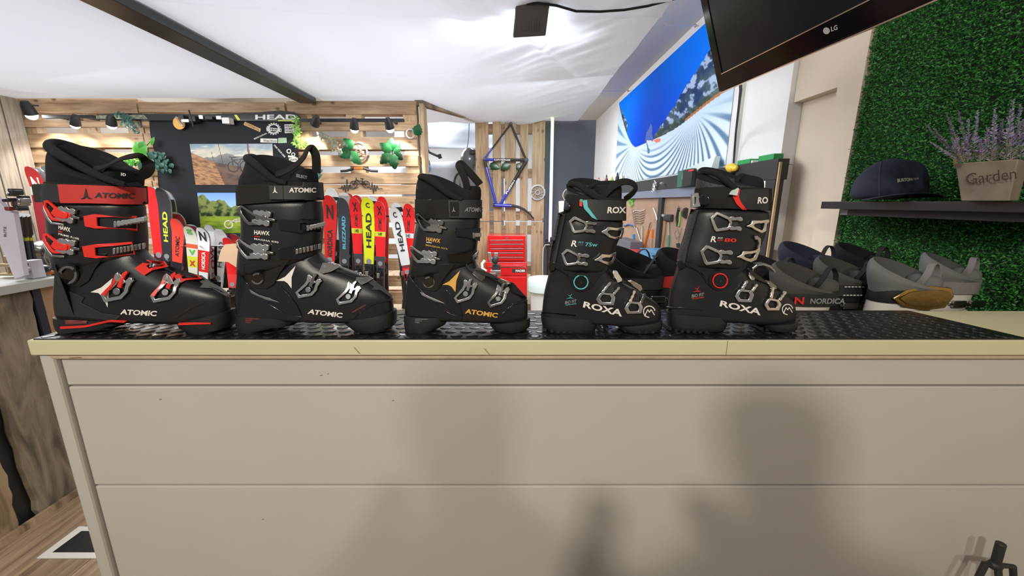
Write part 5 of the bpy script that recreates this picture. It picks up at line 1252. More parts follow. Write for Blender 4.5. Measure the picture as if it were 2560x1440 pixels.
o = MB().box(1.60, 1.64, at_shelf(1556).y-.05, at_shelf(1556).y+.05, zt_+.0008, zt_+.12).build('carton', mat('cream_carton', (.62,.62,.5), .7), smooth=0); tag(o, 'small pale carton at the end of the row of bottles', 'carton')
def item(mb, name, m, label, cat, group=None, bevel=0, smooth=30): return tag(mb.build(name, m, smooth=smooth, bevel=bevel), label, cat, group)
# clear lids
mb = MB()
for k in range(3):
    a = P(1705+k*14, 436-k*7, X=1.60); b = P(1778+k*6, 414-k*7, X=1.60)
    mb.hexa([a+Vector((-.05,0,0)), a+Vector((.04,0,0)), b+Vector((.04,0,0)), b+Vector((-.05,0,0))], [a+Vector((-.05,0,.006)), a+Vector((.04,0,.006)), b+Vector((.04,0,.006)), b+Vector((-.05,0,.006))])
a = at_shelf(1700); b = at_shelf(1785)
mb = MB().box(1.59, 1.645, b.y, a.y, zt_+.0008, zt_+.02); mb.hexa([(1.59,a.y,zt_+.0205),(1.645,a.y,zt_+.0205),(1.645,b.y,zt_+.0205),(1.59,b.y,zt_+.0205)], [(1.60,a.y-.1,zt_+.04),(1.64,a.y-.1,zt_+.04),(1.64,b.y-.02,zt_+.10),(1.60,b.y-.02,zt_+.10)])
item(mb, 'plastic_tray', mat('clear_plastic', (.72,.82,.80), .25, alpha=.75), 'stack of translucent plastic trays leaning under the banner corner', 'tray')
# green boxes
for x0, x1, h, lb in ((1838, 1868, .03, 'flat green box on the tool wall shelf, nearer the yellow lamp'), (1889, 1926, .035, 'green box with white markings at the near end of the tool wall shelf')):
    mb = MB(); mb.box(1.585, 1.645, at_shelf(x1, X=1.585).y, at_shelf(x0, X=1.585).y, zt_+.0008, zt_+h); item(mb, 'box', colm((.02,.28,.08), .4), lb, 'box', bevel=.002)
mb = MB(); mb.box(1.595, 1.64, at_shelf(1884).y, at_shelf(1872).y, zt_+.0008, zt_+.018); item(mb, 'box', W, 'little white packet between the two green boxes', 'packet', bevel=.002)
# yellow and black lamp
c = P(1822, 440, X=1.55); r = thing('work_lamp', 'yellow and black work lamp standing up behind the rightmost boot', 'lamp', (1.565, c.y, zm+.01))
MB().lathe((1.565, c.y, c.z-.06), [(.014, 0), (.018, .03), (.022, .075), (.03, .08)], 20).build('neck', K, r)
mb = MB(); mb.ball((1.565, c.y, c.z+.055), (.035, .045, .032)); mb.ball((1.565, c.y+.045, c.z+.065), (.02, .03, .02)); mb.ball((1.565, c.y-.04, c.z+.05), (.022, .03, .022)); mb.build('head', colm((.72,.48,.04), .4), r)
# green and black meter on the fascia
c = P(1720, 446, X=XF-.02); r = thing('battery_meter', 'green and black battery meter hooked on the black fascia', 'meter', (XF-.02, c.y, c.z-.07))
def boxat(cx0, cy0, cx1, cy1, X, dep): 
    a, b = P(cx0, cy0, X=X), P(cx1, cy1, X=X); return MB().box(X-dep, X, b.y, a.y, P((cx0+cx1)/2, cy1, X=X).z, P((cx0+cx1)/2, cy0, X=X).z)
boxat(1703, 426, 1720, 468, XF-.001, .03).build('green_case', colm((.02,.13,.08), .4), r, bevel=.004)
boxat(1720, 423, 1738, 466, XF-.001, .045).build('black_case', K, r, bevel=.006)
boxat(1706, 436, 1713, 447, XF-.0315, .001).build('display', colm((.2,.3,.25), .3), r)
boxat(1722, 424, 1734, 428, XF-.0465, .002).build('red_switch', M['red'], r)
# chrome clip cluster and bolt on the fascia
mb = MB()
for k in range(9):
    a = random.uniform(0, 6.28); c = P(1636+random.uniform(-7, 7), 466+random.uniform(-10, 10), X=XF-.02)
    mb.tube([c+Vector((0, .03*math.cos(t*.7+a), .022*math.sin(t*.7+a))) for t in range(8)], .004, 7)
item(mb, 'clip_bundle', M['chrome'], 'tangled bundle of chrome clips hung on the black fascia', 'clips')
c = P(1662, 458, X=XF); mb = MB(); mb.cyl(c, c+Vector((-.05, 0, 0)), .008, n=10); mb.cyl(c+Vector((-.03, -.02, 0)), c+Vector((-.03, .02, 0)), .012, n=10); item(mb, 'wall_bolt', M['steel'], 'steel bolt sticking out of the fascia next to the chrome clips', 'bolt')
# --- tools on the pegboard (X just in front of the board)
XT = 1.618
def tool(name, label, parts, cat, group='tools hung on the pegboard'):
    """parts: (part name, material, radius, picture points)"""
    q = [P(x, y, X=XT) for x, y in parts[0][3]]
    r = thing(name, label, cat, (XT, q[0].y, min(p.z for p in q)), group)
    for pn, m, rad, pts in parts:
        MB().tube([P(x, y, X=XT) for x, y in pts], rad*(1.35 if rad < .012 else 1.1), 8, sy=.7).build(pn, m, r)
    p = P(*parts[0][3][0], X=XT); MB().cyl(p, (1.631, p.y, p.z), .003, n=6).build('hook', M['steel'], r)
lime = colm((.12,.75,.06), .4); orange = colm((.80,.22,.03), .4)
tool('cable_lock', 'lime green looped cable hanging under the grey strip', [('loop', lime, .006, [(1578,488),(1574,496),(1577,504),(1584,500),(1582,494),(1576,500),(1573,510),(1577,517),(1583,510),(1580,503)])], 'cable')
tool('cable_lock', 'lime green strap just left of the looped green cable, behind the black pull loop', [('strap', lime, .007, [(1553,486),(1550,494),(1548,502)])], 'cable')
for k in range(6):
    y = 526+k*6; tool('ring_spanner', 'chrome ring spanner in the stacked bundle on the pegboard', [('shaft', M['chrome'], .006, [(1583+k, y+2),(1592,y),(1602,y+2),(1612-k, y-2)]), ('ring', M['chrome'], .006, [(1583+k,y-3),(1579+k,y+1),(1583+k,y+5)])], 'spanner', 'stack of chrome ring spanners')
tool('pliers', 'blue handled pliers on the pegboard', [('handle', colm((.03,.12,.5), .4), .009, [(1560,565),(1572,561),(1586,565)]), ('jaw', M['steel'], .007, [(1586,565),(1590,572)])], 'pliers')
tool('screwdriver', 'fat blue and orange screwdriver handle low on the pegboard', [('blue_grip', colm((.05,.3,.7), .4), .018, [(1584,586),(1584,598)]), ('orange_grip', orange, .018, [(1584,599),(1585,611)]), ('blue_end', colm((.05,.3,.7), .4), .017, [(1585,612),(1585,626)])], 'screwdriver')
tool('wrench', 'steel wrench leaning left in the fan of wrenches', [('shaft', M['steel'], .007, [(1592,570),(1600,596),(1604,604)])], 'wrench')
tool('wrench', 'steel wrench upright in the middle of the fan', [('shaft', M['steel'], .007, [(1606,566),(1605,598),(1606,622)])], 'wrench')
tool('scraper', 'thin tool with a bright orange handle leaning right', [('blade', M['steel'], .006, [(1626,556),(1621,575)]), ('handle', orange, .010, [(1621,575),(1614,600),(1609,622)])], 'scraper')
tool('scraper', 'upright tool with an orange handle beside the black upright', [('blade', M['steel'], .006, [(1630,600),(1629,622)]), ('handle', orange, .011, [(1630,574),(1629,596)])], 'scraper')
tool('spanner', 'long chrome spanner right of the black upright', [('shaft', M['chrome'], .007, [(1651,536),(1647,580),(1640,632)]), ('head', M['chrome'], .012, [(1650,532),(1653,540)])], 'spanner')
tool('spanner', 'short chrome spanner leaning left beside the black upright', [('shaft', M['chrome'], .008, [(1635,520),(1641,537),(1645,552)])], 'spanner')
tool('hammer', 'hammer with a plain wooden handle on the pegboard', [('handle', wood('handle_wood', (.45,.25,.12), (.3,.16,.07), (5, 5, 1)), .010, [(1664,545),(1659,590),(1652,636)]), ('head', M['steel'], .018, [(1656,538),(1670,542)])], 'hammer')
tool('mallet', 'black mallet with a green handle on the pegboard', [('shaft', M['steel'], .009, [(1672,556),(1672,588)]), ('grip', colm((.08,.25,.17), .5), .012, [(1672,588),(1670,636)]), ('head', K, .032, [(1663,545),(1681,545)])], 'mallet')
tool('cutters', 'black and green cable cutters on the pegboard', [('grip', K, .010, [(1697,520),(1692,545),(1694,566)]), ('green_grip', colm((.25,.4,.1), .4), .007, [(1700,530),(1700,548),(1696,566)]), ('jaw', M['steel'], .008, [(1695,516),(1697,524)])], 'cutters')
tool('tape_roll', 'round black tape roll hanging high on the pegboard', [('roll', K, .045, [(1712,532),(1716,533)])], 'tape')
tool('cable_ring', 'thin steel ring hanging low on the pegboard', [('ring', M['steel'], .003, [(1692,572),(1686,585),(1690,597),(1697,590),(1695,577),(1692,572)])], 'ring')
tool('socket', 'small black socket hanging lowest on the pegboard', [('bit', K, .018, [(1695,609),(1696,618)]), ('wire', M['steel'], .003, [(1704,570),(1698,592),(1696,608)])], 'socket')
# crates and cases on the bench
def caseb(x0, y0, x1, X, h, dep, m, name, label, cat, handle=None):
    a, b = P(x0, y0, X=X), P(x1, y0, X=X); z1 = BT+h
    r = thing(name, label, cat, (X+dep/2, (a.y+b.y)/2, BT)); mb = MB()
    mb.box(X, X+dep, b.y, a.y, BT, z1); mb.build('body', m, r, smooth=0, bevel=.006)
    if handle:
        mb = MB(); ym = (a.y+b.y)/2; dy = (a.y-b.y)*.22
        mb.prism([(X-.0005, ym+dy*math.cos(t*math.pi/8), z1-.035+.02*math.sin(t*math.pi/8)) for t in range(16)], (-.001, 0, 0)); mb.build('handle_hole', handle, r, smooth=0)
        mb = MB()
        for k in range(14): yy = b.y+(a.y-b.y)*(k+.5)/14; mb.box(X-.004, X-.0003, yy-.004, yy+.004, BT+.01, z1-.07)
        mb.box(X-.008, X-.0003, b.y-.004, a.y+.004, z1-.008, z1); mb.build('ribs', m, r, smooth=0)
caseb(1600, 645, 1735, 1.32, .19, .22, colm((.10,.34,.62), .4), 'crate', 'light blue ribbed plastic crate on the workbench between the two rightmost boots', 'crate', K)
caseb(1540, 605, 1576, 1.42, .18, .15, colm((.12,.12,.15), .5), 'tool_case', 'dark grey tool case on the workbench left of the blue crate', 'tool case')
caseb(1572, 632, 1598, 1.40, .10, .16, colm((.6,.04,.05), .4), 'tool_case', 'red tool case between the grey case and the blue crate', 'tool case')
# brown cable loop by the pier
mb = MB(); pth = [(1934,416),(1942,440),(1946,470),(1944,520),(1936,580),(1928,640)]
item(MB().tube([P(x, y, X=1.675) for x, y in pth], .006, 8), 'cable', colm((.12,.08,.06), .6), 'dark cable hanging down the cream pier beside the tool wall', 'cable')
mb = MB(); 
for pts in ([(1930,424),(1945,414),(1962,410),(1983,412)], [(1945,414),(1958,419)], [(1955,411),(1966,418)]): mb.tube([P(x, y, X=1.66) for x, y in pts], .0018, 6)
item(mb, 'plant_sprig', colm((.12,.2,.06), .7), 'thin dry green sprig sticking out over the tool wall corner', 'sprig')
# white sticker patch on black panel
MB().add([P(x, y, X=XF-.0015) for x, y in ((1905,452),(1914,452),(1912,476),(1903,476))], [(0,1,2,3)]).build('white_label', W, bpy.data.objects['tool_wall'], smooth=0, fixn=False)

# ================================================================== rental boots behind the counter
SHZ = .818
tag(MB().box(.30, 1.62, 1.13, 1.68, SHZ-.03, SHZ).build('boot_shelf', MATP, smooth=0, bevel=.002), 'low pale shelf behind the counter carrying the used boots', 'shelf')
o = bpy.data.objects['boot_shelf']
for x in (.34, 1.56):
    for y in (1.16, 1.62): MB().box(x, x+.04, y, y+.04, 0, SHZ-.0305).build('leg', MATP, o, smooth=0).location = -Vector(o.location)
for c in o.children:
    c.location = (0, 0, 0)
def rental(px, Y, sc, shell, liner, inner, strap, label, straptext=None, loopm=None, plate=None, dy=0, b=1., ty=.75, extra=None, lx=1.):
    sx = sc*lx
    x0 = P(px, 700, Y=Y).x; z0 = SHZ+.0005
    root = thing('used_ski_boot', label, 'ski boot', (x0+.12*sc, Y, z0), 'used boots behind the counter')
    def st(name, L, m, cap0=True, cap1=True, sub=1):
        rs = []
        for l in L:
            za, xa, zb_, xb_, bb, n, hl = l[:7]; t = l[7] if len(l) > 7 else 0
            rs.append(ring(x0+sx*(xa+xb_)/2, Y, sx*(xb_-xa)/2, bb*sc*b, z0+sc*za, z0+sc*zb_, n, hl, 36, t))
        return MB().loft(rs, cap0=cap0, cap1=cap1).build(name, m, root, smooth=50, sub=sub)
    st('sole', [(0,.005,0,.29,.042,3,.85),(.028,.0,.028,.297,.043,3,.85)], M['rubber'], sub=0)
    st('shell', [(.02,.0,.02,.295,.044,2.6,.8),(.06,-.006,.06,.300,.048,2.5,.75),(.09,-.006,.09,.275,.047,2.3,.72),(.12,-.004,.12,.225,.044,2.2,.76),(.16,0,.16,.18,.042,2.2,.9),(.19,.005,.19,.17,.04,2.2,1)], shell)
    st('cuff', [(.12,-.006,.14,.165,.046,2.3,1),(.18,.0,.18,.178,.052,2.3,1),(.23,.008,.235,.185,.053,2.4,1),(.245,.012,.245,.18,.050,2.4,1)], shell if extra != 'blackcuff' else M['black'])
    st('power_strap', [(.215,.004,.215,.196,.053,2.4,1),(.218,.002,.218,.200,.057,2.4,1),(.268,.006,.262,.203,.057,2.4,1),(.27,.010,.265,.198,.053,2.4,1)], strap, sub=0)
    st('liner', [(.22,.012,.22,.185,.050,2.3,1),(.255,.002,.25,.192,.054,2.2,1),(.285,-.012,.262,.202,.060,2.1,1,.15),(.315,-.018,.270,.206,.064,2,1,ty*.5),(.332,-.012,.276,.203,.063,2,1,ty*.7),(.336,.000,.280,.196,.058,2,1,ty*.7)], liner, cap0=False, cap1=False)
    st('liner_inside', [(.336,.000,.280,.196,.058,2,1,ty*.7),(.330,.012,.277,.187,.051,2,1,ty*.65),(.305,.024,.266,.172,.045,2,1,.3),(.26,.032,.25,.155,.038,2,1),(.22,.036,.22,.145,.034,2,1)], inner, cap0=False)
    st('tongue', [(.22,.125,.22,.188,.036,2.3,1),(.262,.118,.258,.196,.044,2.3,1),(.288,.120,.282,.198,.044,2.2,1),(.303,.135,.298,.192,.032,2.2,1)], liner)
    lp = [(.10,-.03,.30),(.125,-.035,.345),(.15,-.02,.375),(.178,-.005,.378),(.196,0,.35),(.198,0,.31)]
    pth = [Vector((x0+sx*a, Y+c, z0+sc*(.25+(d-.29)*.95))) for a, c, d in lp]; sm_ = []
    for i in range(len(pth)-1):
        p0_, p1_, p2_, p3_ = pth[max(i-1,0)], pth[i], pth[i+1], pth[min(i+2,len(pth)-1)]
        for k in range(5):
            t = k/5; sm_.append(.5*((2*p1_)+(-p0_+p2_)*t+(2*p0_-5*p1_+4*p2_-p3_)*t*t+(-p0_+3*p1_-3*p2_+p3_)*t**3))
    sm_.append(pth[-1]); MB().ribbon(sm_, (.001, .011, 0), .0013).build('pull_loop', loopm or M['web'], root, smooth=60)
    yn = Y-.057*sc*b-.0015
    if plate:
        mb = MB()
        pts = [(.02,.235),(.05,.262),(.12,.275),(.19,.268),(.205,.24),(.185,.205),(.12,.198),(.05,.21)]
        mb.prism([Vector((x0+sx*a, yn+(.006 if a > .17 or a < .04 else 0)+.004, z0+sc*z)) for a, z in pts], (0, -.005, 0)); mb.build('strap_plate', plate[0], root, smooth=30, bevel=.003)
        mb = MB()
        pts = [(.035,.236),(.06,.255),(.12,.264),(.18,.258),(.19,.238),(.17,.215),(.12,.209),(.06,.218)]
        mb.prism([Vector((x0+sx*a, yn-.0012, z0+sc*z)) for a, z in pts], (0, -.0012, 0)); mb.build('strap_inlay', plate[1], root, smooth=30, bevel=.001)
    # two buckles on the cuff under the strap
    for zz in (.185, .135):
        mb = MB()
        for a in (.06, .13): mb.box(x0+sx*a, x0+sx*(a+.05), yn-.004, yn+.006, z0+sc*(zz-.012), z0+sc*(zz+.012))
        mb.box(x0+sx*.05, x0+sx*.19, yn-.001, yn+.006, z0+sc*(zz-.005), z0+sc*(zz+.005)); mb.build('buckle', M['dchrome'], root, smooth=0, bevel=.002)
    if straptext:
        for s_, a0, a1, z0_, z1_, m_ in straptext:
            uv, fs = text_geo(s_, .03); MB().add([(x0+sx*(a0+(a1-a0)*u), yn-(.0035 if plate else .0005), z0+sc*(z0_+(z1_-z0_)*v)) for u, v in uv], fs).build('lettering', m_, root, smooth=0, fixn=False)
    return root
LG = mat('light_grey_liner', (.15,.15,.15), .85, bump=.5, bscale=600); GB = mat('grey_brown_mesh', (.075,.07,.066), .85, bump=.6, bscale=800)
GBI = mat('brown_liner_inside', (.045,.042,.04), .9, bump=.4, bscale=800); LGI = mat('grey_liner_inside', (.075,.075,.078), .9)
NV = mat('navy_liner', (.012,.016,.035), .85, bump=.4, bscale=600); WS = mat('white_shell', (.62,.58,.52), .35)
RSB = mat('red_shell', (.45,.03,.03), .35)
GW = mat('grey_webbing', (.22,.20,.185), .85, bump=.6, bscale=500)
GD = mat('antique_gold', (.50,.32,.11), .22, metal=.9, bump=.5, bscale=60)
rental(1948, 1.60, 1.06, M['black'], NV, NV, M['blackm'], 'used boot with a wide open navy liner in the back row beside the tool wall')
rental(2086, 1.62, 1.04, M['black'], M['liner'], M['liner'], M['blackm'], 'used boot with dark liner and white letters on the strap, back row right', [('HEAD', .07, .17, .228, .252, M['white'])])
rental(1938, 1.22, .98, WS, GB, GBI, M['blackm'], 'used boot with grey brown liner and red winged badge, leftmost of the front row', [('NORDICA', .08, .19, .228, .246, M['grey']), ('N', .03, .06, .226, .25, M['red'])], )
rental(2044, 1.35, .98, M['black'], GB, GBI, M['blackm'], 'used boot with grey brown liner, black strap and white dots, second in the front row', [('......', .05, .12, .222, .226, M['white']), ('......', .05, .12, .252, .256, M['white'])])
rental(2184, 1.22, 1.02, WS, LG, LGI, M['blackm'], 'used white boot with a light grey liner and ornate gold strap plate', None, GW, (GD, mat('gold_scrollwork', (.34,.22,.08), .35, metal=.9, bump=1., bscale=40)))
rental(2312, 1.35, 1.02, WS, LG, LGI, GW, 'used white boot with a light grey liner and grey woven strap, at the right end', None, GW, lx=.84)
rental(1528, 1.42, 1.02, M['black'], M['liner'], M['liner'], M['blackm'], 'used black boot seen between the toes of the two rightmost display boots')
rental(1646, 1.40, 1.06, M['black'], M['liner'], M['liner'], RSB, 'used black boot with a red strap behind the heel of the rightmost display boot', b=.9)
rental(1850, 1.42, .99, M['black'], M['liner'], M['liner'], RSB, 'used black boot with a red strap behind the toe of the rightmost display boot')
rental(1500, 1.60, 1.02, RSB, M['liner'], M['liner'], M['blackm'], 'used red and black boot mostly hidden behind the turquoise ringed boot')

# ================================================================== hedge panel, wall shelf and what stands on it
import numpy as np
rng = np.random.default_rng(3)
y0h, y1h, z0h, z1h = 1.12, 2.03, .70, 2.40
r = thing('hedge_panel', 'artificial green hedge panel covering the wall behind the shelf', 'hedge panel', (XW+.01, (y0h+y1h)/2, z0h))
MB().box(XW+.012, XW+.029, y0h, y1h, z0h, z1h).build('backing', colm((.01,.035,.012), .9), r, smooth=0)
N = 64000
py_ = rng.uniform(y0h, y1h, N); pz = rng.uniform(z0h, z1h, N)
base = np.stack([np.full(N, XW+.008)-rng.uniform(0, .022, N), py_, pz], 1)
d1 = np.stack([-rng.uniform(.35, 1, N), rng.normal(0, .7, N), rng.normal(.05, .7, N)], 1); d1 /= np.linalg.norm(d1, axis=1)[:, None]
d2 = np.cross(d1, rng.normal(0, 1, (N, 3))); d2 /= np.linalg.norm(d2, axis=1)[:, None]
Ls = rng.uniform(.008, .017, N)[:, None]; Wd_ = rng.uniform(.0018, .0034, N)[:, None]
v0 = base; v1 = base+d1*Ls*.5+d2*Wd_; v2 = base+d1*Ls; v3 = base+d1*Ls*.5-d2*Wd_
V = np.stack([v0, v1, v2, v3], 1).reshape(-1, 3)-np.array(parent_world(r))
me = bpy.data.meshes.new('leaves'); me.vertices.add(4*N); me.vertices.foreach_set('co', V.ravel().astype(np.float32))
me.loops.add(4*N); me.loops.foreach_set('vertex_index', np.arange(4*N, dtype=np.int32))
me.polygons.add(N); me.polygons.foreach_set('loop_start', np.arange(0, 4*N, 4, dtype=np.int32)); me.update(calc_edges=True)
def leafmat(name, c1, c2, rough=.5):
    m = bpy.data.materials.new(name); m.use_nodes = True; nt = m.node_tree; b = nt.nodes['Principled BSDF']; g = nt.nodes.new('ShaderNodeNewGeometry')
    rp = nt.nodes.new('ShaderNodeValToRGB'); rp.color_ramp.elements[0].color = (*c1, 1); rp.color_ramp.elements[1].color = (*c2, 1)
    nt.links.new(g.outputs['Random Per Island'], rp.inputs[0]); nt.links.new(rp.outputs[0], b.inputs['Base Color']); b.inputs['Roughness'].default_value = rough; return m
me.materials.append(leafmat('hedge_green', (.012,.10,.018), (.055,.30,.045)))
o = bpy.data.objects.new('leaves', me); COL.objects.link(o); o.parent = r; o['kind'] = 'stuff'

ZS = 1.352
r = thing('wall_shelf', 'black floating shelf in front of the hedge panel', 'shelf', (1.58, 1.5, ZS-.033))
MB().box(1.48, XW-.018, 1.04, 1.90, ZS-.033, ZS).build('board', mat('black_shelf', (.012,.012,.014), .3), r, smooth=0, bevel=.0015)
MB().box(1.53, XW+.011, 1.10, 1.84, ZS-.062, ZS-.0335).build('bracket', M['blackm'], r, smooth=0, bevel=.001)
MB().box(1.529, 1.5295, 1.80, 1.84, ZS-.060, ZS-.036).build('bracket_cap', M['grey'], r, smooth=0)
# cap
Bc = Boot(0, 0, 1, 1.62, 1.55, thing('baseball_cap', 'dark navy flat brimmed cap lying on the black shelf', 'cap', (1.53, 1.62, ZS+.001)))
CM = mat('navy_cap_cloth', (.012,.018,.04), .8, bump=.3, bscale=500)
Bc.stack('crown', [(503,2126,496,2314,.085,2.1,1),(488,2124,482,2318,.088,2.1,1),(465,2130,460,2318,.088,2.1,1),(445,2141,444,2316,.086,2.1,1),(428,2157,430,2314,.080,2.1,1),(413,2176,418,2308,.070,2.1,1),(402,2196,409,2296,.055,2.1,1),(397,2212,404,2276,.035,2,1),(396,2228,402,2256,.012,2,1)], CM, sub=1)
mb = MB(); up = []; lo = []
cx, cy = P(2222, 500, Y=1.62).x, 1.62
for k in range(25):
    a = math.pi*k/24; x = cx-.150*math.cos(a)-.01; y = cy-.055-.060*math.sin(a)**.8; z = ZS+.003+.012*(k/24)+.020*math.sin(a)**1.5
    up.append(Vector((x, y, z)))
for k in range(25):
    a = math.pi*k/24; up.append(Vector((cx+.125*math.cos(a)*-1*-1, cy-.02, ZS+.005+.012*(1-k/24))))
mb.prism(up, (0, 0, .004)); mb.build('brim', mat('navy_brim', (.03,.038,.065), .8, bump=.3, bscale=500), Bc.root, smooth=40)
Bc.text('BURTON', [(2243,456),(2279,452),(2278,444),(2242,447)], colm((.62,.6,.55)), bold=.03, off=.002)
Bc.text('OUTDOOR', [(2279,451),(2296,448),(2295,444),(2278,446)], colm((.4,.4,.38)), bold=.0, off=.002)
Bc.strip('seam', [(2203,398),(2198,420),(2196,450),(2196,498)], [(2206,398),(2201,420),(2199,450),(2199,498)], colm((.03,.035,.06), .8), th=.0008, off=.0002)
MB().ball((P(2232, 397, Y=1.62)), (.007, .007, .004)).build('button', CM, Bc.root)
# planter
PW = mat('whitewashed_planter', (.30,.25,.19), .8, var=.35, vscale=14)
a0, a1 = P(2405, 492, Y=1.27), P(2527, 486, Y=1.16); b0, b1 = P(2388, 408, Y=1.27), P(2548, 392, Y=1.15)
a0.z = a1.z = ZS+.001; b1.z = b0.z
dp = Vector((.085, .045, 0)); r = thing('planter', 'whitewashed wooden planter with burnt lettering, on the right end of the shelf', 'planter', ((a0+a1+dp)/2))
MB().hexa([a0, a1, a1+dp, a0+dp], [b0, b1, b1+dp*1.15, b0+dp*1.15]).build('box', PW, r, smooth=0, bevel=.003)
def onp(x, y):
    d = ray(x, y); n = (a1-a0).cross(b0-a0).normalized(); t = (a0-Vector((0, 0, CH))).dot(n)/d.dot(n); q = Vector((0, 0, CH))+d*t
    return q+(n if n.y < 0 else -n)*.0012
letter('Garden', [(2417,461),(2542,447),(2540,418),(2416,434)], onp, mat('burnt_lettering', (.07,.05,.035), .8), r, bold=-.004)
mb = MB(); q = b0.lerp(b0+dp, .5)
mb.tube([q+Vector((-.012, 0, -.012)), q+Vector((-.022, 0, .01)), q+Vector((-.012, 0, .04)), q+Vector((.0, 0, .06)), q+Vector((.014, 0, .045))], .0035, 8); mb.build('rope_handle', mat('jute_rope', (.30,.18,.08), .9), r)
lav = thing('lavender', 'artificial lavender sprays with pale purple spikes in the planter', 'plant', (b0+b1+dp)/2-Vector((0, 0, .02)))
def spray(mb1, mb2, p0, p1, wdt, n=200):
    ax = (p1-p0); L = ax.length; ax = ax/L
    mb2.cyl(p0, p1, .0015, .0006, n=5)
    for k in range(n):
        t = random.random()**.8; c = p0+ax*(L*t); d = Vector((random.gauss(0, 1), random.gauss(0, 1), random.gauss(0, 1)))
        d = (d-ax*d.dot(ax)).normalized()*1.0+ax*.9; d.normalize(); w_ = wdt*(1.1-t*.8)
        sd = d.cross(Vector((random.gauss(0,1), random.gauss(0,1), random.gauss(0,1)))).normalized()*.0016
        e = c+d*w_*random.uniform(.5, 1.1); tgt = mb1 if t > .35 or random.random() < .3 else mb2
        tgt.add([c, (c+e)/2+sd, e, (c+e)/2-sd], [(0, 1, 2, 3)])
m1, m2 = MB(), MB()
for (x, y), bx, w_ in (((2312,310),2405,.012),((2367,285),2412,.016),((2395,276),2422,.016),((2445,276),2432,.017),((2489,270),2478,.018),((2534,248),2510,.022),((2326,356),2400,.011),((2552,262),2535,.02),((2420,300),2425,.016),((2470,320),2460,.018),((2380,345),2408,.014),((2505,300),2495,.02),((2450,350),2450,.018),((2530,310),2525,.02),((2485,345),2480,.018),((2415,350),2418,.016),((2560,300),2550,.02),((2335,322),2404,.012)):
    Y = 1.22+random.uniform(-.02, .03); spray(m1, m2, P(bx, 404, Y=Y+.02), P(x, y, Y=Y), w_)
m1.build('flower_spikes', leafmat('lavender_petals', (.22,.19,.33), (.42,.36,.56), .8), lav, smooth=0, fixn=False)
m2.build('foliage', leafmat('grey_green_leaf', (.16,.18,.12), (.34,.34,.24), .8), lav, smooth=0, fixn=False)

# ================================================================== screen, floodlight, cords
c0 = Vector((.79, 1.60, 1.755)); dl = Vector((.115, -.9934, 0)).normalized(); tl = R(20)
inw = Vector((-1, -.115, 0)).normalized()
upv = (Vector((0, 0, 1))*math.cos(tl)+inw*math.sin(tl)).normalized(); nrm = dl.cross(upv).normalized()
if nrm.x > 0: nrm = -nrm
TL, THh = .98, .50
TVG = mat('piano_black', (.004,.004,.005), .12, spec=.25)
r = thing('television', 'flat black television tilted down in the top right corner', 'television', c0+dl*.5)
def S(a, b, n=0.): return c0+dl*a+upv*b+nrm*n
mb = MB(); mb.hexa([S(0,0,-.055), S(TL,0,-.055), S(TL,THh,-.055), S(0,THh,-.055)], [S(0,0,0), S(TL,0,0), S(TL,THh,0), S(0,THh,0)]); mb.build('housing', TVG, r, smooth=0, bevel=.006)
mb = MB(); mb.frame([S(.004,.004,.001), S(TL-.004,.004,.001), S(TL-.004,THh-.004,.001), S(.004,THh-.004,.001)], [S(.038,.062,.001), S(TL-.038,.062,.001), S(TL-.038,THh-.036,.001), S(.038,THh-.036,.001)], nrm*.004); mb.build('bezel', TVG, r, smooth=0, bevel=.001)
mb = MB(); mb.hexa([S(.038,.062,.0012), S(TL-.038,.062,.0012), S(TL-.038,THh-.036,.0012), S(.038,THh-.036,.0012)], [S(.038,.062,.002), S(TL-.038,.062,.002), S(TL-.038,THh-.036,.002), S(.038,THh-.036,.002)]); mb.build('screen', mat('dark_screen', (.008,.010,.016), .2, spec=.25), r, smooth=0)
mb = MB(); mb.hexa([S(.036,.058,.0055), S(TL-.036,.058,.0055), S(TL-.036,.0605,.0055), S(.036,.0605,.0055)], [S(.036,.058,.0065), S(TL-.036,.058,.0065), S(TL-.036,.0605,.0065), S(.036,.0605,.0065)])
mb.hexa([S(.0,-.002,-.03), S(TL,-.002,-.03), S(TL,.001,-.03), S(0,.001,-.03)], [S(.0,-.002,.004), S(TL,-.002,.004), S(TL,.001,.004), S(0,.001,.004)]); mb.build('trim_line', M['chrome'], r, smooth=0)
tn = nrm; t0 = S(.0, .0, .0065)
def ontv(x, y):
    d = ray(x, y); t = (t0-Vector((0, 0, CH))).dot(tn)/d.dot(tn); return Vector((0, 0, CH))+d*t
letter('LG', [(2078,79),(2094,74),(2093,62),(2077,67)], ontv, colm((.55,.55,.56), .4), r, bold=.02)
n = 24; MB().add([ontv(2066+8.5*math.cos(2*math.pi*k/n), 77+8.5*math.sin(2*math.pi*k/n)) for k in range(n)], [tuple(range(n))]).build('round_badge', colm((.5,.5,.51), .4), r, smooth=0, fixn=False)
mb = MB(); q = S(TL*.5, .25, -.056); mb.cyl(q, (q.x+.12, q.y, q.z+.02), .02, n=12); mb.cyl((q.x+.12, q.y, q.z), (q.x+.12, q.y, 2.958), .02, n=12); mb.build('ceiling_arm', K, r)
q = P(1851, 205, X=1.0); pts = [(1851,205,.98),(1852,225,1.1),(1848,260,1.3),(1840,330,1.55),(1836,380,1.62),(1833,420,1.63)]
mb = MB(); mb.tube([P(x, y, X=XX) for x, y, XX in pts], .007, 8); item(mb, 'television_cable', K, 'dark cable hanging from the television down to the tool wall', 'cable')

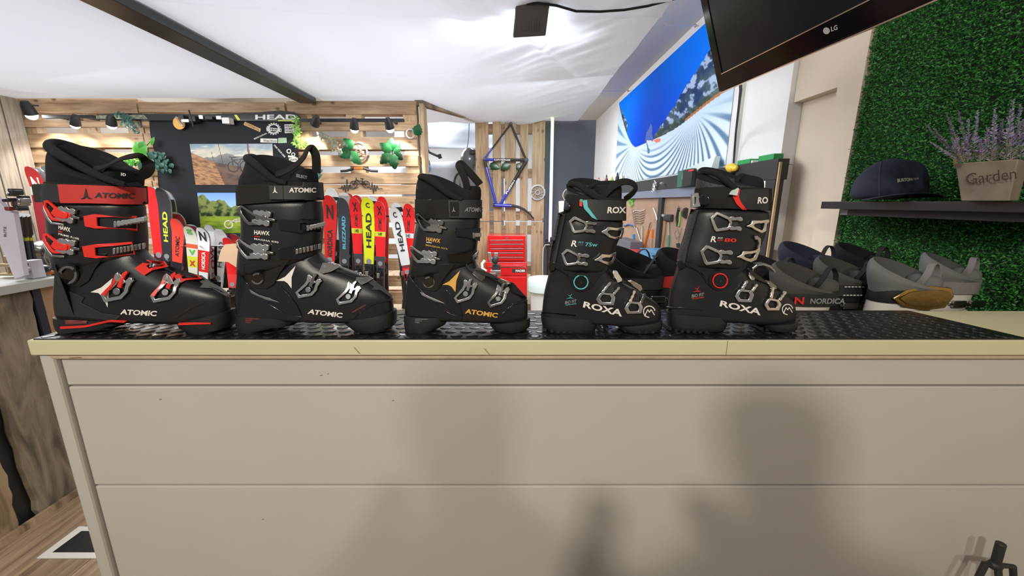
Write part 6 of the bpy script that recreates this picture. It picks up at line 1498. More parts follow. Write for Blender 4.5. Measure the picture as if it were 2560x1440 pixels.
fc = P(1330, 42, Y=1.98); r = thing('floodlight', 'grey ribbed floodlight hanging under the white ceiling cloth', 'floodlight', (fc.x, fc.y, 2.10))
pts = [P(x, y, Y=yy) for x, y, yy in ((1294,-40,1.9),(1381,-40,1.9),(1364,90,2.02),(1283,95,2.02))]
nn = (pts[1]-pts[0]).cross(pts[3]-pts[0]).normalized(); nn = nn if nn.z > 0 else -nn
GH = mat('floodlight_grey', (.20,.195,.19), .55)
MB().hexa(pts, [p+nn*.03+((sum(pts, Vector())/4)-p)*-.03 for p in pts]).build('housing', GH, r, smooth=0, bevel=.005)
mb = MB()
for k in range(9):
    x = 1303+k*6.2; a = P(x+3, 4, Y=1.948)-nn*.002; b = P(x-2, 76, Y=2.004)-nn*.002; mb.tube([a, b], .0035, 6)
mb.build('cooling_ribs', GH, r)
n4 = [p+nn*.031 for p in pts]; cc = sum(n4, Vector())/4
MB().hexa([cc+(p-cc)*.9 for p in n4], [cc+(p-cc)*.9+nn*.004 for p in n4]).build('lamp_glass', mat('lamp_glass_on', (1,1,1), .3, emit=(.85,.93,1), es=30), r, smooth=0)
fl_d = spot('floodlight_beam', cc+nn*.012, cc+nn*1.0+Vector((-.4, .8, .3)), 170, (.86, .93, 1), 168, .6, .05)
MB().cyl(cc+nn*.03+Vector((0, -.06, 0)), cc+Vector((0, -.06, .12)), .004, n=8).build('hanger', M['steel'], r)
mb = MB(); mb.tube([P(x, y, Y=yy) for x, y, yy in ((1316,10,1.945),(1345,8,1.93),(1392,14,1.95),(1440,28,1.98),(1500,29,2.0),(1560,25,2.0),(1620,15,2.0),(1690,-4,2.0))], .0055, 8)
item(mb, 'power_cord', K, 'black cord running from the floodlight across the white ceiling cloth', 'cord')
# ================================================================== lamps along the pallet walls
def track(px0, px1, py, Y, label):
    a, b = P(px0, py, Y=Y), P(px1, py, Y=Y); r = thing('lamp_track', label, 'lamp track', ((a.x+b.x)/2, Y, a.z))
    MB().box(a.x, b.x, Y-.015, Y+.015, a.z-.012, a.z+.012).build('rail', K, r, smooth=0)
    for x in (a.x+.1, b.x-.1): MB().box(x-.01, x+.01, Y+.0155, YB-.0005, a.z-.008, a.z+.008).build('bracket', K, r, smooth=0)
    return a.z
track(110, 236, 292, 3.47, 'black lamp track on the left pallet wall')
track(752, 1010, 301, 3.47, 'black lamp track on the right pallet wall')
EM = mat('lamp_face_on', (1,1,1), .3, emit=(.93,.97,1), es=28)
def lamp(px, py, aim, label, on=True, power=16, Y=3.40, sz=1., col=(1,.97,.92), tilt=None):
    c = P(px, py, Y=Y); t = P(*aim); d = (t-c).normalized()
    r = thing('track_spotlight', label, 'spotlight', (c.x, Y, c.z), 'track spotlights')
    MB().tube([c-d*.085*sz, c-d*.06*sz, c-d*.002, c], [.018*sz, .03*sz, .036*sz, .036*sz], 20).build('lamp_shade', K, r)
    if on: MB().ball(c+d*.004, .031*sz, 16, 10).build('bulb', EM, r)
    MB().cyl(c-d*.06*sz, (c.x, 3.466, P(px, 300, Y=3.46).z if px > 100 else c.z+.08), .006, n=8).build('stem', K, r)
    if on: spot('track_light', c+d*.045, c+d, power, col, 95, .35, .03)
class _A: pass
lamp(78, 286, (150, 420, 3.58), 'brightest lit spotlight high in the far left corner', sz=1.2, power=10)
lamp(188, 311, (190, 440, 3.60), 'lit spotlight in the middle of the left track', power=8)
lamp(279, 312, (290, 440, 3.60), 'lit spotlight at the right end of the left track', power=8)
lamp(886, 322, (890, 430, 3.60), 'lit spotlight above the left big leaf plant', power=8)
lamp(975, 321, (1000, 420, 3.60), 'brightly lit spotlight above the right big leaf plant', power=10)
lamp(787, 312, (765, 400, 3.60), 'spotlight seen from behind at the left end of the right track', on=False)
spot('track_light', P(782, 326, Y=3.44), P(770, 400, Y=3.60), 10, (1, .97, .92), 90, .35, .03)

# ================================================================== artificial leaves
def leaf(mb, b, t, wd, Y, fold=.25, droop=.1, lobes=0, yt=0.):
    p0, p1 = P(*b, Y=Y), P(*t, Y=Y+yt); ax = p1-p0; L = ax.length; sd = Vector((0, 1, 0)).cross(ax).normalized(); W_ = wd/2*Y/F
    n = 9; vs = []
    for i in range(n+1):
        f = i/n; w_ = W_*math.sin(math.pi*min(1, f*.93+.07))**.7*(1.25-.5*f)
        if lobes and i % 2: w_ *= .78
        c = p0+ax*f+Vector((0, -droop*L*math.sin(math.pi*f), 0))
        vs += [c+sd*w_+Vector((0, fold*w_, 0)), c, c-sd*w_+Vector((0, fold*w_, 0))]
    fs = []
    for i in range(n): o = i*3; fs += [(o, o+1, o+4, o+3), (o+1, o+2, o+5, o+4)]
    mb.add(vs, fs)
LGm = leafmat('bright_leaf', (.03,.19,.02), (.08,.36,.03), .4); LDm = leafmat('deep_leaf', (.004,.035,.01), (.012,.085,.022), .3)
LYm = leafmat('lime_leaf', (.16,.40,.05), (.34,.55,.10), .5); LB = leafmat('blue_green_leaf', (.01,.05,.035), (.03,.10,.075), .4)
def plant(label, leaves, m, stem=None, Y=3.50, lobes=1, **kw):
    cx = sum(l[0][0] for l in leaves)/len(leaves); cy = max(l[1][1] for l in leaves); r = thing('hanging_plant', label, 'plant', P(cx, cy, Y=Y))
    mb = MB()
    for l in leaves: leaf(mb, l[0], l[1], l[2], Y+(l[3] if len(l) > 3 else random.uniform(-.03, .03)), lobes=lobes, **kw)
    mb.build('leaves', m, r, smooth=60, fixn=False)
    mb = MB()
    for s_ in (stem or []): mb.tube([P(x, y, Y=3.54) for x, y in s_], .004, 6)
    if stem: mb.build('stem', m, r)
plant('plant with three dark green split leaves next to the big brake disc', [((880,372),(858,346),30),((872,378),(848,392),28),((874,380),(902,412),26),((868,352),(880,376),16)], LDm, [[(862,346),(875,380),(905,410)]])
plant('round bunch of big green split leaves under the brightest right spotlight', [((978,378),(948,358),24),((980,376),(978,344),26),((983,376),(1000,356),24),((976,384),(950,410),26),((981,386),(988,424),28),((985,382),(1008,400),22),((984,380),(1004,372),14)], LDm, [[(978,352),(981,386),(986,420)]])
plant('single dark green leaf at the top of the pine post', [((1040,338),(1048,310),26)], LDm, [[(1040,338),(1046,312)]], Y=3.52)
def frond(cx0, cy0, cx1, cy1, n, ln, w_, sp=8):
    out = []
    for k in range(n):
        f = random.random(); x = cx0+(cx1-cx0)*f+random.uniform(-sp, sp); y = cy0+(cy1-cy0)*f+random.uniform(-sp, sp); a = random.uniform(0, 6.28)
        out.append(((x, y), (x+ln*math.cos(a), y+ln*math.sin(a)), w_))
    return out
plant('dry grey green trailing foliage left of the dark split leaves', frond(800, 332, 850, 378, 60, 9, 3, 9), leafmat('dry_leaf', (.20,.22,.13), (.32,.34,.24), .7), [[(800,330),(830,345),(850,378)]], lobes=0)
plant('lime green fern hanging along the right edge of the black cloth', frond(738, 300, 746, 372, 70, 9, 4, 8)+frond(740, 350, 790, 372, 60, 11, 4, 8), LYm, [[(738,298),(742,340),(748,372)],[(742,350),(788,372)]], lobes=0)
plant('bright green leafy sprig above the red strapped boot', [((350,392),(340,352),26),((352,388),(366,360),20),((350,396),(334,386),16),((352,396),(368,384),18),((378,362),(386,342),9),((348,372),(362,352),16)]+frond(290, 400, 345, 408, 40, 8, 6, 8), LGm, [[(384,344),(360,372),(340,400)]], lobes=0)
plant('blue green bushy foliage at the left edge of the black cloth', frond(380, 392, 418, 420, 60, 13, 9, 14)+[((360,400),(352,432),22)], LB, [[(372,392),(395,405),(415,425)]], lobes=0)
plant('dim trailing ivy at the right end of the left lamp track', frond(300, 290, 345, 325, 46, 9, 6, 12), LB, [[(296,285),(320,305),(345,325)]], lobes=0)
plant('small pale leaf low behind the second boot loop', [((778,440),(808,424),14),((784,448),(806,436),12)], LB, [[(780,442),(806,428)]], lobes=0)
# handlebar, brake discs, silhouette
def disc(cx, cy, r, Y, label, name='brake_disc', spokes=6, yd=.02, cat='brake disc', m=None):
    c = P(cx, cy, Y=Y); k = r*Y/F*1.0; R0 = thing(name, label, cat, (c.x, Y, c.z-k)); mb = MB(); n = 36
    mb.frame([c+Vector((k*(1+.03*(-1)**i)*math.cos(2*math.pi*i/n), 0, k*(1+.03*(-1)**i)*math.sin(2*math.pi*i/n))) for i in range(n)], [c+Vector((k*.80*math.cos(2*math.pi*i/n), 0, k*.80*math.sin(2*math.pi*i/n))) for i in range(n)], (0, .003, 0))
    mb.build('rotor', m or M['steel'], R0, smooth=0)
    mb = MB()
    if spokes:
        for i in range(spokes):
            a = 2*math.pi*i/spokes; mb.tube([c+Vector((k*.28*math.cos(a), 0, k*.28*math.sin(a))), c+Vector((k*.55*math.cos(a+.5), 0, k*.55*math.sin(a+.5))), c+Vector((k*.82*math.cos(a+.75), 0, k*.82*math.sin(a+.75)))], k*.04, 6)
        mb.frame([c+Vector((k*.34*math.cos(2*math.pi*i/24), 0, k*.34*math.sin(2*math.pi*i/24))) for i in range(24)], [c+Vector((k*.2*math.cos(2*math.pi*i/24), 0, k*.2*math.sin(2*math.pi*i/24))) for i in range(24)], (0, .003, 0))
        mb.cyl(c+Vector((0, .002, 0)), c+Vector((0, yd, 0)), .004, n=8)
    else: mb.cyl(c+Vector((k*.9, .002, 0)), c+Vector((k*.9, yd, 0)), .003, n=8)
    mb.build('carrier', m or M['steel'], R0, smooth=30)
disc(896, 379, 23, 3.58, 'thin steel brake disc partly behind the split leaves', m=colm((.25,.2,.18), .4, .8))
disc(1344, 481, 19, 4.47, 'steel brake disc with curved spokes on the upright pallet', spokes=10, yd=.03, m=colm((.22,.22,.22), .4, .8))
disc(1026, 334, 11, 3.575, 'small toothed steel ring beside the dark leaf on the post', 'sprocket', 0, cat='sprocket')
mb = MB(); pts = [P(x, y, Y=3.56) for x, y in ((852,428),(866,427),(878,424),(886,421),(908,421),(918,424),(928,427),(944,428))]
r = thing('handlebar', 'bicycle handlebar with an orange middle, hung on the pallet boards', 'handlebar', (pts[3].x, 3.56, pts[0].z))
MB().tube(pts[:4], .011, 10).build('grip', K, r); MB().tube(pts[3:5], .013, 10).build('middle', colm((.75,.22,.05), .35), r); MB().tube(pts[4:], .011, 10).build('grip', K, r)
mb = MB(); Y = 3.592
def fl_(pts, w_):
    q = [P(x, y, Y=Y) for x, y in pts]
    for a, b in zip(q, q[1:]):
        d = (b-a).normalized(); s_ = Vector((0, 1, 0)).cross(d)*w_*Y/F/2; mb.prism([a-s_, b-s_, b+s_, a+s_], (0, .004, 0))
fl_([(845,471),(852,471),(855,465),(858,476),(861,462),(864,484),(867,448),(870,478),(873,462),(876,472),(884,472)], 1.4)
fl_([(884,472),(896,468)], 1.2)
for cx, cy in ((884,461),(915,461)):
    for rr_ in (9.5,): mb.frame([P(cx+rr_*math.cos(k*math.pi/14), cy+rr_*math.sin(k*math.pi/14), Y=Y) for k in range(28)], [P(cx+(rr_-1.6)*math.cos(k*math.pi/14), cy+(rr_-1.6)*math.sin(k*math.pi/14), Y=Y) for k in range(28)], (0, .004, 0))
    for k in range(6): fl_([(cx, cy), (cx+9*math.cos(k*1.047), cy+9*math.sin(k*1.047))], .5)
fl_([(884,461),(891,447),(889,444)], 1.6); fl_([(891,449),(903,461),(915,461)], 1.8); fl_([(892,451),(906,453),(903,461)], 1.6); fl_([(906,453),(915,461)], 1.4); fl_([(906,453),(905,447),(901,446),(909,447)], 1.4)
fl_([(918,470),(924,468),(927,474),(930,456),(933,484),(936,462),(939,478),(942,464),(946,473),(950,471),(957,472)], 1.4)
tag(mb.build('wall_silhouette', K, smooth=0), 'black cut out of a bicycle with a heartbeat line on the pallet boards', 'wall decoration')
letter('STEREX', [(752,346),(776,346),(776,341),(752,341)], plane_fn(3.598), colm((.3,.2,.1), .8), bpy.data.objects['pallet.001'] if 'pallet.001' in bpy.data.objects else None)

# ================================================================== bicycle frame on the upright pallet
YF = 4.42
def Z4(x, y): return P(1000+x/3.8925, 230+y/3.8925, Y=YF)
r = thing('bicycle_frame', 'blue and black bicycle frame hung nose down on the upright pallet', 'bicycle frame', Z4(945, 1110))
BL = mat('deep_blue_paint', (.02,.04,.42), .25, coat=.5)
def ft(name, a, b, ra, rb, f=.5, m1=K, m2=BL, txt=None):
    p, q = Z4(*a), Z4(*b); m_ = p.lerp(q, f)
    o = MB().cyl(p, m_, ra, (ra+rb)/2, n=14).build(name, m1, r)
    MB().cyl(m_, q, (ra+rb)/2, rb, n=14).build(name, m2, r); return o
ft('seat_stay', (1075,315), (822,650), .009, .009, .7); ft('seat_stay', (1080,315), (1228,660), .011, .011, .9, K, K)
ft('top_tube', (1228,662), (822,658), .016, .014, .75); ft('down_tube', (1222,680), (975,1095), .018, .018, .62); ft('head_side_tube', (824,670), (935,1090), .016, .016, .15)
ft('bottom_tube', (905,1100), (1085,1108), .020, .020, .1)
MB().tube([Z4(1085,1106), Z4(1150,1118), Z4(1210,1145), Z4(1260,1185), Z4(1300,1232)], [.016,.015,.012,.010,.008], 12).build('fork', K, r)
mb = MB(); mb.ball(Z4(1078,308), .018); mb.ball(Z4(1228,662), .026); mb.ball(Z4(820,652), .018); mb.cyl(Z4(1296,1215), Z4(1300,1252), .006, n=8); mb.build('joints', M['greyp'], r)
letter('DIVERSE', [Z for Z in ((1236.,401.5),(1276.,402.),(1276.,398.),(1236.,397.5))], plane_fn(YF-.02), W, r, bold=.03)
letter('PUZESH', [(1267,486),(1288,452),(1284.5,450),(1263,483)], plane_fn(YF-.022), W, r, bold=.03)
MB().cyl(Z4(1078,300), Z4(1078,300)+Vector((0, .08, .02)), .004, n=8).build('hook', M['steel'], r)
plant('dark split leaf under the bike frame tube, leftmost of three', [((1225,411),(1250,421),20)], LDm, None, Y=4.47, droop=.05)
plant('dark split leaf under the bike frame tube, middle of three', [((1275,410),(1251,421),20)], LDm, None, Y=4.47, droop=.05)
plant('dark split leaf behind the diagonal tube of the bike frame', [((1296,408),(1299,427),20)], LDm, None, Y=4.47, droop=.05)

# ================================================================== glowing tube
a, b = P(1380, 277, Y=4.30), P(1373, 604, Y=4.30)
m = bpy.data.materials.new('rainbow_tube'); m.use_nodes = True; nt = m.node_tree; bs = nt.nodes['Principled BSDF']
tc = nt.nodes.new('ShaderNodeTexCoord'); sp_ = nt.nodes.new('ShaderNodeSeparateXYZ'); nt.links.new(tc.outputs['Generated'], sp_.inputs[0])
rp = nt.nodes.new('ShaderNodeValToRGB'); nt.links.new(sp_.outputs[2], rp.inputs[0]); cr_ = rp.color_ramp
cr_.elements[0].position = 0; cr_.elements[0].color = (.85,.15,.9,1); cr_.elements[1].position = 1; cr_.elements[1].color = (.75,1,.15,1)
for p_, c in ((.25,(.45,.25,1,1)),(.45,(.1,.5,1,1)),(.65,(.1,.9,.75,1)),(.85,(.35,1,.35,1))): e = cr_.elements.new(p_); e.color = c
nt.links.new(rp.outputs[0], bs.inputs['Emission Color']); bs.inputs['Emission Strength'].default_value = 2.6
r = thing('light_tube', 'slim glowing tube fading from green to violet beside the upright pallet', 'light tube', (b.x, 4.30, b.z))
MB().cyl(b, a, .0075, n=14).build('glowing_tube', m, r)
MB().box(b.x+.0+.006, b.x+.026, 4.306, 4.32, b.z+.05, b.z+.02+ (a.z-b.z)*.97).build('channel', W, r, smooth=0)
MB().box(b.x-.02, b.x+.12, 4.28, 4.56, b.z-.05, b.z-.001).build('mount_box', K, r, smooth=0, bevel=.004)
MB().box(b.x-.0, b.x+.10, 4.30, 4.54, 0, b.z-.0505).build('stand', K, r, smooth=0)
mb = MB(); mb.tube([P(x, y, Y=4.25) for x, y in ((1374,612),(1363,612),(1358,622),(1357,650),(1357,690))], .004, 6); item(mb, 'white_cable', W, 'thin white cable looping down from the glowing tube', 'cable')

# ================================================================== red tool chest
YT2 = 4.05; RC = mat('tool_chest_red', (.62,.012,.015), .25, coat=.3)
def PX(x): return P(x, 600, Y=YT2).x
def PZ(y): return P(1265, y, Y=YT2).z
r = thing('tool_chest', 'red metal tool chest with silver drawer edges standing before the upright pallet', 'tool chest', ((PX(1214)+PX(1318))/2, 4.2, 0))
MB().box(PX(1219), PX(1314), YT2+.01, 4.38, PZ(655), PZ(589)).build('top_box', RC, r, smooth=0, bevel=.004)
MB().box(PX(1212), PX(1318), YT2, 4.40, .08, PZ(656)).build('cabinet', RC, r, smooth=0, bevel=.004)
for k, y in enumerate((599, 609, 620, 631, 642)):
    o = MB().box(PX(1224), PX(1309), YT2-.008, YT2+.0095, PZ(y+8.5), PZ(y)).build('drawer', RC, r, smooth=0, bevel=.002)
    MB().box(PX(1226), PX(1308), YT2-.014, YT2-.0085, PZ(y+3), PZ(y+1)).build('drawer_edge', M['chrome'], o, smooth=0)
o = MB().box(PX(1216), PX(1316), YT2-.010, YT2-.0005, PZ(688), PZ(662)).build('drawer', RC, r, smooth=0, bevel=.002)
MB().box(PX(1218), PX(1314), YT2-.016, YT2-.0105, PZ(668), PZ(666)).build('drawer_edge', M['chrome'], o, smooth=0)
MB().box(PX(1216), PX(1316), YT2-.010, YT2-.0005, .12, PZ(692)).build('door', RC, r, smooth=0, bevel=.002)
MB().box(PX(1280), PX(1315), YT2-.013, YT2-.0105, PZ(681), PZ(672)).build('name_plate', K, r, smooth=0)
letter('MADER', [(1289,680),(1313,680),(1313,674),(1289,674)], plane_fn(YT2-.0135), W, r, bold=.03)
MB().lathe((PX(1267), YT2+.0095, PZ(596)), [(.012, 0), (.01, -.006), (.001, -.006)], 12, axis='y').build('lock', M['greyp'], r)
for x in (1222, 1308):
    for y in (4.1, 4.35): MB().lathe((PX(x)-.0, y, .04), [(.001,-.02),(.039,-.02),(.039,.02),(.001,.02)], 16, axis='x').build('castor', K, r)
# steel ski binding tool in front of the chest
r = thing('ski_vise', 'white and chrome ski clamp standing before the red tool chest', 'clamp', P(1230, 700, Y=3.3))
mb = MB(); 
def fbox(mb, x0, y0, x1, y1, Y, d=.04, mi=0): a, b = P(x0, y0, Y=Y), P(x1, y1, Y=Y); mb.box(a.x, b.x, Y, Y+d, b.z, a.z, mi)
a = [P(x, y, Y=3.3) for x, y in ((1219,631),(1227,631),(1229,645),(1240,650),(1252,690),(1244,692),(1232,660),(1224,655))]; mb.prism(a, (0, .03, 0))
fbox(mb, 1236, 632, 1245, 652, 3.3); fbox(mb, 1226, 676, 1252, 682, 3.28); fbox(mb, 1210, 684, 1240, 690, 3.3); mb.build('frame', M['steel'], r, bevel=.003)
mb = MB(); mb.ball(P(1238, 650, Y=3.28), (.03, .02, .035)); fbox(mb, 1230, 662, 1250, 676, 3.29, .05); mb.build('jaw', K, r, bevel=.004)
mb = MB(); mb.tube([P(x, y, Y=3.3) for x, y in ((1212,651),(1205,660),(1206,672),(1216,678))], .012, 8); mb.build('handle', W, r)
mb = MB(); mb.box(P(1228,690,Y=3.3).x, P(1242,690,Y=3.3).x, 3.29, 3.34, .0, P(1230,690,Y=3.3).z); mb.build('stand', K, r, smooth=0)
# white bin with bag
r = thing('waste_bin', 'white bin lined with a clear bag, half hidden behind the turquoise ringed boot', 'bin', (P(1356,700,Y=3.6).x, 3.6, 0))
c = P(1358, 700, Y=3.6); MB().lathe((c.x, 3.6, 0), [(.10, 0), (.125, c.z-.02), (.14, c.z-.02), (.14, c.z)], 28).build('body', mat('bin_white', (.6,.62,.6), .5), r)
MB().lathe((c.x, 3.6, 0), [(.145, c.z-.10), (.15, c.z+.004), (.142, c.z+.02), (.12, c.z-.02)], 18).build('bag', mat('thin_bag', (.62,.72,.70), .3, bump=.8, bscale=30), r)

# ================================================================== room seen through the doorway
TP = mat('grey_tarpaulin', (.40,.43,.50), .5, bump=.4, bscale=9)
def sheet(x0, x1, y0, y1, Y, label, amp=.04):
    a, b = P(x0, y0, Y=Y), P(x1, y1, Y=Y); vs = []; nx, ny = 30, 20
    for j in range(ny+1):
        for i in range(nx+1):
            u, v = i/nx, j/ny; vs.append((a.x+(b.x-a.x)*u, Y+amp*mn.noise(Vector((u*3, v*4, Y)))+amp*.4*math.sin(u*14+v*3), b.z+(a.z-b.z)*v))
    o = MB().add(vs, [(j*(nx+1)+i, j*(nx+1)+i+1, (j+1)*(nx+1)+i+1, (j+1)*(nx+1)+i) for j in range(ny) for i in range(nx)]).build('tarpaulin', TP, smooth=80, fixn=False)
    s_ = o.modifiers.new('t', 'SOLIDIFY'); s_.thickness = .003
    if b.z > 1: MB().cyl(((a.x+b.x)/2, Y+.01, a.z-.02), ((a.x+b.x)/2, Y+.01, 2.958), .004, n=6).build('rope', K, o)
    return tag(o, label, 'tarpaulin')
sheet(1000, 1260, 405, 738, 5.6, 'pale grey tarpaulin covering things in the room behind the doorway', .10)
sheet(980, 1250, 262, 372, 6.2, 'grey tarpaulin hung across the top of the room behind the doorway', .06)
r = thing('helmet', 'dark grey ski helmet hanging in the doorway beside the upright pallet', 'helmet', P(1172, 432, Y=4.7)); c = P(1173, 400, Y=4.7)
MB().ball(c, (.10, .12, .135), 24, 16).build('shell', mat('helmet_grey', (.10,.11,.125), .25, coat=.4), r)
MB().box(c.x+.02, c.x+.09, 4.57, 4.62, c.z+.05, c.z+.10).build('vent', K, r, smooth=0, bevel=.01)
mb = MB(); mb.tube([c+Vector((-.02, 0, .13)), c+Vector((.0, 0, .25)), Vector((c.x+.05, 4.7, 2.958))], .004, 6); mb.build('hang_strap', K, r)
r = thing('helmet', 'black and light blue helmet just right of the pine post', 'helmet', P(1062, 440, Y=4.6)); c = P(1056, 412, Y=4.6)
MB().ball(c, (.09, .12, .10), 24, 16).build('shell', M['blackg'], r); MB().ball(c-Vector((0, .01, .035)), (.095, .115, .085), 24, 16).build('rim', colm((.02,.30,.65), .4), r)
mb = MB(); mb.tube([c+Vector((0, 0, .09)), c+Vector((-.01, 0, .3)), Vector((c.x, 4.6, 2.958))], .004, 6); mb.build('hang_strap', K, r)
r = thing('handlebar', 'drop handlebar and stem poking out in the doorway above the blue helmet', 'handlebar', P(1080, 390, Y=4.9))
MB().tube([P(x, y, Y=4.9) for x, y in ((1055,392),(1066,386),(1071,376),(1068,372))], .014, 10).build('grip', K, r)
MB().tube([P(x, y, Y=4.9) for x, y in ((1064,376),(1080,384),(1098,392))], .014, 10).build('stem', colm((.03,.08,.07), .4), r)
q = P(1071, 376, Y=4.9); MB().cyl(q, (q.x, q.y, 2.958), .003, n=6).build('hang_cord', K, r)
mb = MB(); mb.cyl(P(1098,386,Y=4.86), P(1101,396,Y=4.86), .022, n=12); mb.build('clamp', K, r)
mb = MB(); n = 30; c = P(1150, 462, Y=5.0); mb.frame([c+Vector((.085*math.cos(2*math.pi*i/n), 0, .15*math.sin(2*math.pi*i/n))) for i in range(n)], [c+Vector((.06*math.cos(2*math.pi*i/n), 0, .125*math.sin(2*math.pi*i/n))) for i in range(n)], (0, .03, 0))
for k in range(12): a_ = k*math.pi/6+.2; mb.cyl(c+Vector((0, .015, 0)), c+Vector((.07*math.cos(a_), .015, .135*math.sin(a_))), .0015, n=5)
mb.cyl(c+Vector((0,.015,-.14)), (c.x, 5.015, .0), .012, n=8)
item(mb, 'spare_wheel', K, 'small black bicycle wheel seen in the doorway behind the gold lettered boot', 'wheel')

# ================================================================== left workbench clad with old boards
XL = -2.06; zw = P(0, 735, X=XL).z; ye = P(138, 700, X=XL).y
BTOP = mat('grey_bench_paint', (.42,.43,.40), .55, var=.1, vscale=5)
r = thing('workbench', 'left workbench clad with old weathered upright boards', 'workbench', (-3.0, 1.6, 0))
ztop = P(135, 692, X=XL).z
MB().box(-4.2, XL+.03, 1.16, ye+.03, ztop-.035, ztop).build('bench_top', BTOP, r, smooth=0, bevel=.002)
def zat(px, py): return P(px, py, X=XL)
e1 = zat(98, 1300); yA = P(44, 1100, X=XL).y; y1_, y2_ = P(78, 760, X=XL).y, P(108, 760, X=XL).y
def rough_board(y0, y1, label_m, seed):
    rn = random.Random(seed); L_, Rr_ = [], []
    for k in range(24):
        z = (ztop-.036)*k/23; L_.append((XL, y0+rn.uniform(0, .012)+.006*math.sin(z*9+seed), z)); Rr_.append((XL, y1-rn.uniform(0, .012)-.006*math.sin(z*7+seed*2), z))
    return MB().prism(L_+Rr_[::-1], (-.03, 0, 0)).build('board', label_m, r, smooth=0, bevel=.004)
def oldboard(name, c1, c2, c3):
    m = bpy.data.materials.new(name); m.use_nodes = True; nt = m.node_tree; L = nt.links.new; b = nt.nodes['Principled BSDF']; b.inputs['Roughness'].default_value = .75
    tc = nt.nodes.new('ShaderNodeTexCoord'); mp = nt.nodes.new('ShaderNodeMapping'); mp.inputs['Scale'].default_value = (1, 5, 1.1); L(tc.outputs['Object'], mp.inputs[0])
    n = nt.nodes.new('ShaderNodeTexNoise'); n.inputs['Scale'].default_value = 4; n.inputs['Detail'].default_value = 9; n.inputs['Distortion'].default_value = .8; L(mp.outputs[0], n.inputs[0])
    rp = nt.nodes.new('ShaderNodeValToRGB'); L(n.outputs[0], rp.inputs[0]); e = rp.color_ramp.elements
    e[0].position = .28; e[0].color = (*c2, 1); e[1].position = .75; e[1].color = (*c1, 1); k = e.new(.5); k.color = (*c3, 1)
    n2 = nt.nodes.new('ShaderNodeTexNoise'); n2.inputs['Scale'].default_value = 22; n2.inputs['Detail'].default_value = 5; L(mp.outputs[0], n2.inputs[0])
    bp = nt.nodes.new('ShaderNodeBump'); bp.inputs['Strength'].default_value = .6; bp.inputs['Distance'].default_value = .004; L(n2.outputs[0], bp.inputs['Height']); L(bp.outputs[0], b.inputs['Normal'])
    L(rp.outputs[0], b.inputs['Base Color']); return m
OB1 = oldboard('old_board_brown', (.52,.38,.22), (.07,.045,.025), (.33,.23,.13)); OB2 = oldboard('old_board_grey', (.36,.29,.20), (.045,.035,.025), (.20,.155,.105))
p = P(92, 1300, X=XL).y
rough_board(.98, P(85, 1330, X=XL).y-.025, OB1, 1); rough_board(P(100, 1310, X=XL).y-.0, y1_-.01+.02, OB2, 2)
MB().box(XL-.05, XL-.031, .98, 1.7, .0, ztop-.036).build('backing', K, r, smooth=0)
MB().box(XL-.02, XL+.004, y1_+.012, y2_, .0, ztop-.036).build('dark_post', mat('dark_painted_post', (.015,.02,.03), .4), r, smooth=0)
MB().box(XL-.045, XL-.021, y2_+.002, ye+.01, .0, ztop-.036).build('plywood_end', wood('orange_plywood', (.55,.33,.18), (.42,.24,.12), (4, 4, 1), knots=False), r, smooth=0)
for x in (-4.1, -3.1): MB().box(x, x+.06, 1.2, 1.26, 0, ztop-.036).build('leg', K, r, smooth=0)
# things on the left bench: a ski clamped for tuning, its binding, poles
ZB = ztop+.0008
LS = mat('lilac_white_base', (.62,.58,.68), .4)
r = thing('tuning_ski', 'lilac white ski clamped upside down on the left workbench', 'ski', P(30, 690, Y=1.78))
a = [P(x, y, Y=1.62) for x, y in ((-30,470),(10,520),(32,528),(60,690),(36,698),(-5,600))]; MB().prism(a, (0, .02, 0)).build('body', LS, r, bevel=.002)
letter('BLITZ', [(15,592),(15,566),(9,566),(9,592)], plane_fn(1.618), M['greyp'], r)
mb = MB(); rn = random.Random(5)
for k in range(12): x, y = rn.uniform(-6, 48), rn.uniform(460, 520); fbox(mb, x, y, x+rn.uniform(8, 16), y+rn.uniform(8, 16), 1.60+rn.uniform(-.02, .02), .04, rn.choice((0, 0, 1, 2)))
mb.build('binding', [K, M['dchrome'], colm((.18,.03,.04), .4)], r, bevel=.004)
mb = MB(); fbox(mb, 48, 652, 84, 697, 1.66, .05); mb2 = mb
r2 = thing('bench_clamp', 'pale metal clamp block with a round screw on the left workbench', 'clamp', P(66, 697, Y=1.66))
mb.build('block', mat('pale_metal', (.55,.52,.56), .4), r2, smooth=0, bevel=.003)
c = P(66, 672, Y=1.66); MB().lathe(c, [(.018, 0), (.018, -.008), (.009, -.010), (.009, -.022), (.001, -.022)], 18, axis='y').build('screw', M['steel'], r2)
for dy in (-12, 13): MB().lathe(P(69, 672+dy, Y=1.66), [(.005, 0), (.005, -.002), (.001, -.002)], 10, axis='y').build('small_screw', M['greyp'], r2)
mb = MB(); fbox(mb, -10, 660, 47, 668, 1.68, .03); fbox(mb, -10, 684, 47, 690, 1.68, .03); fbox(mb, 10, 640, 20, 690, 1.70, .02); mb.build('rails', mat('brass_tint', (.5,.38,.22), .3, metal=.8), r2, smooth=0, bevel=.002)
NB = mat('navy_pole', (.015,.03,.06), .35)
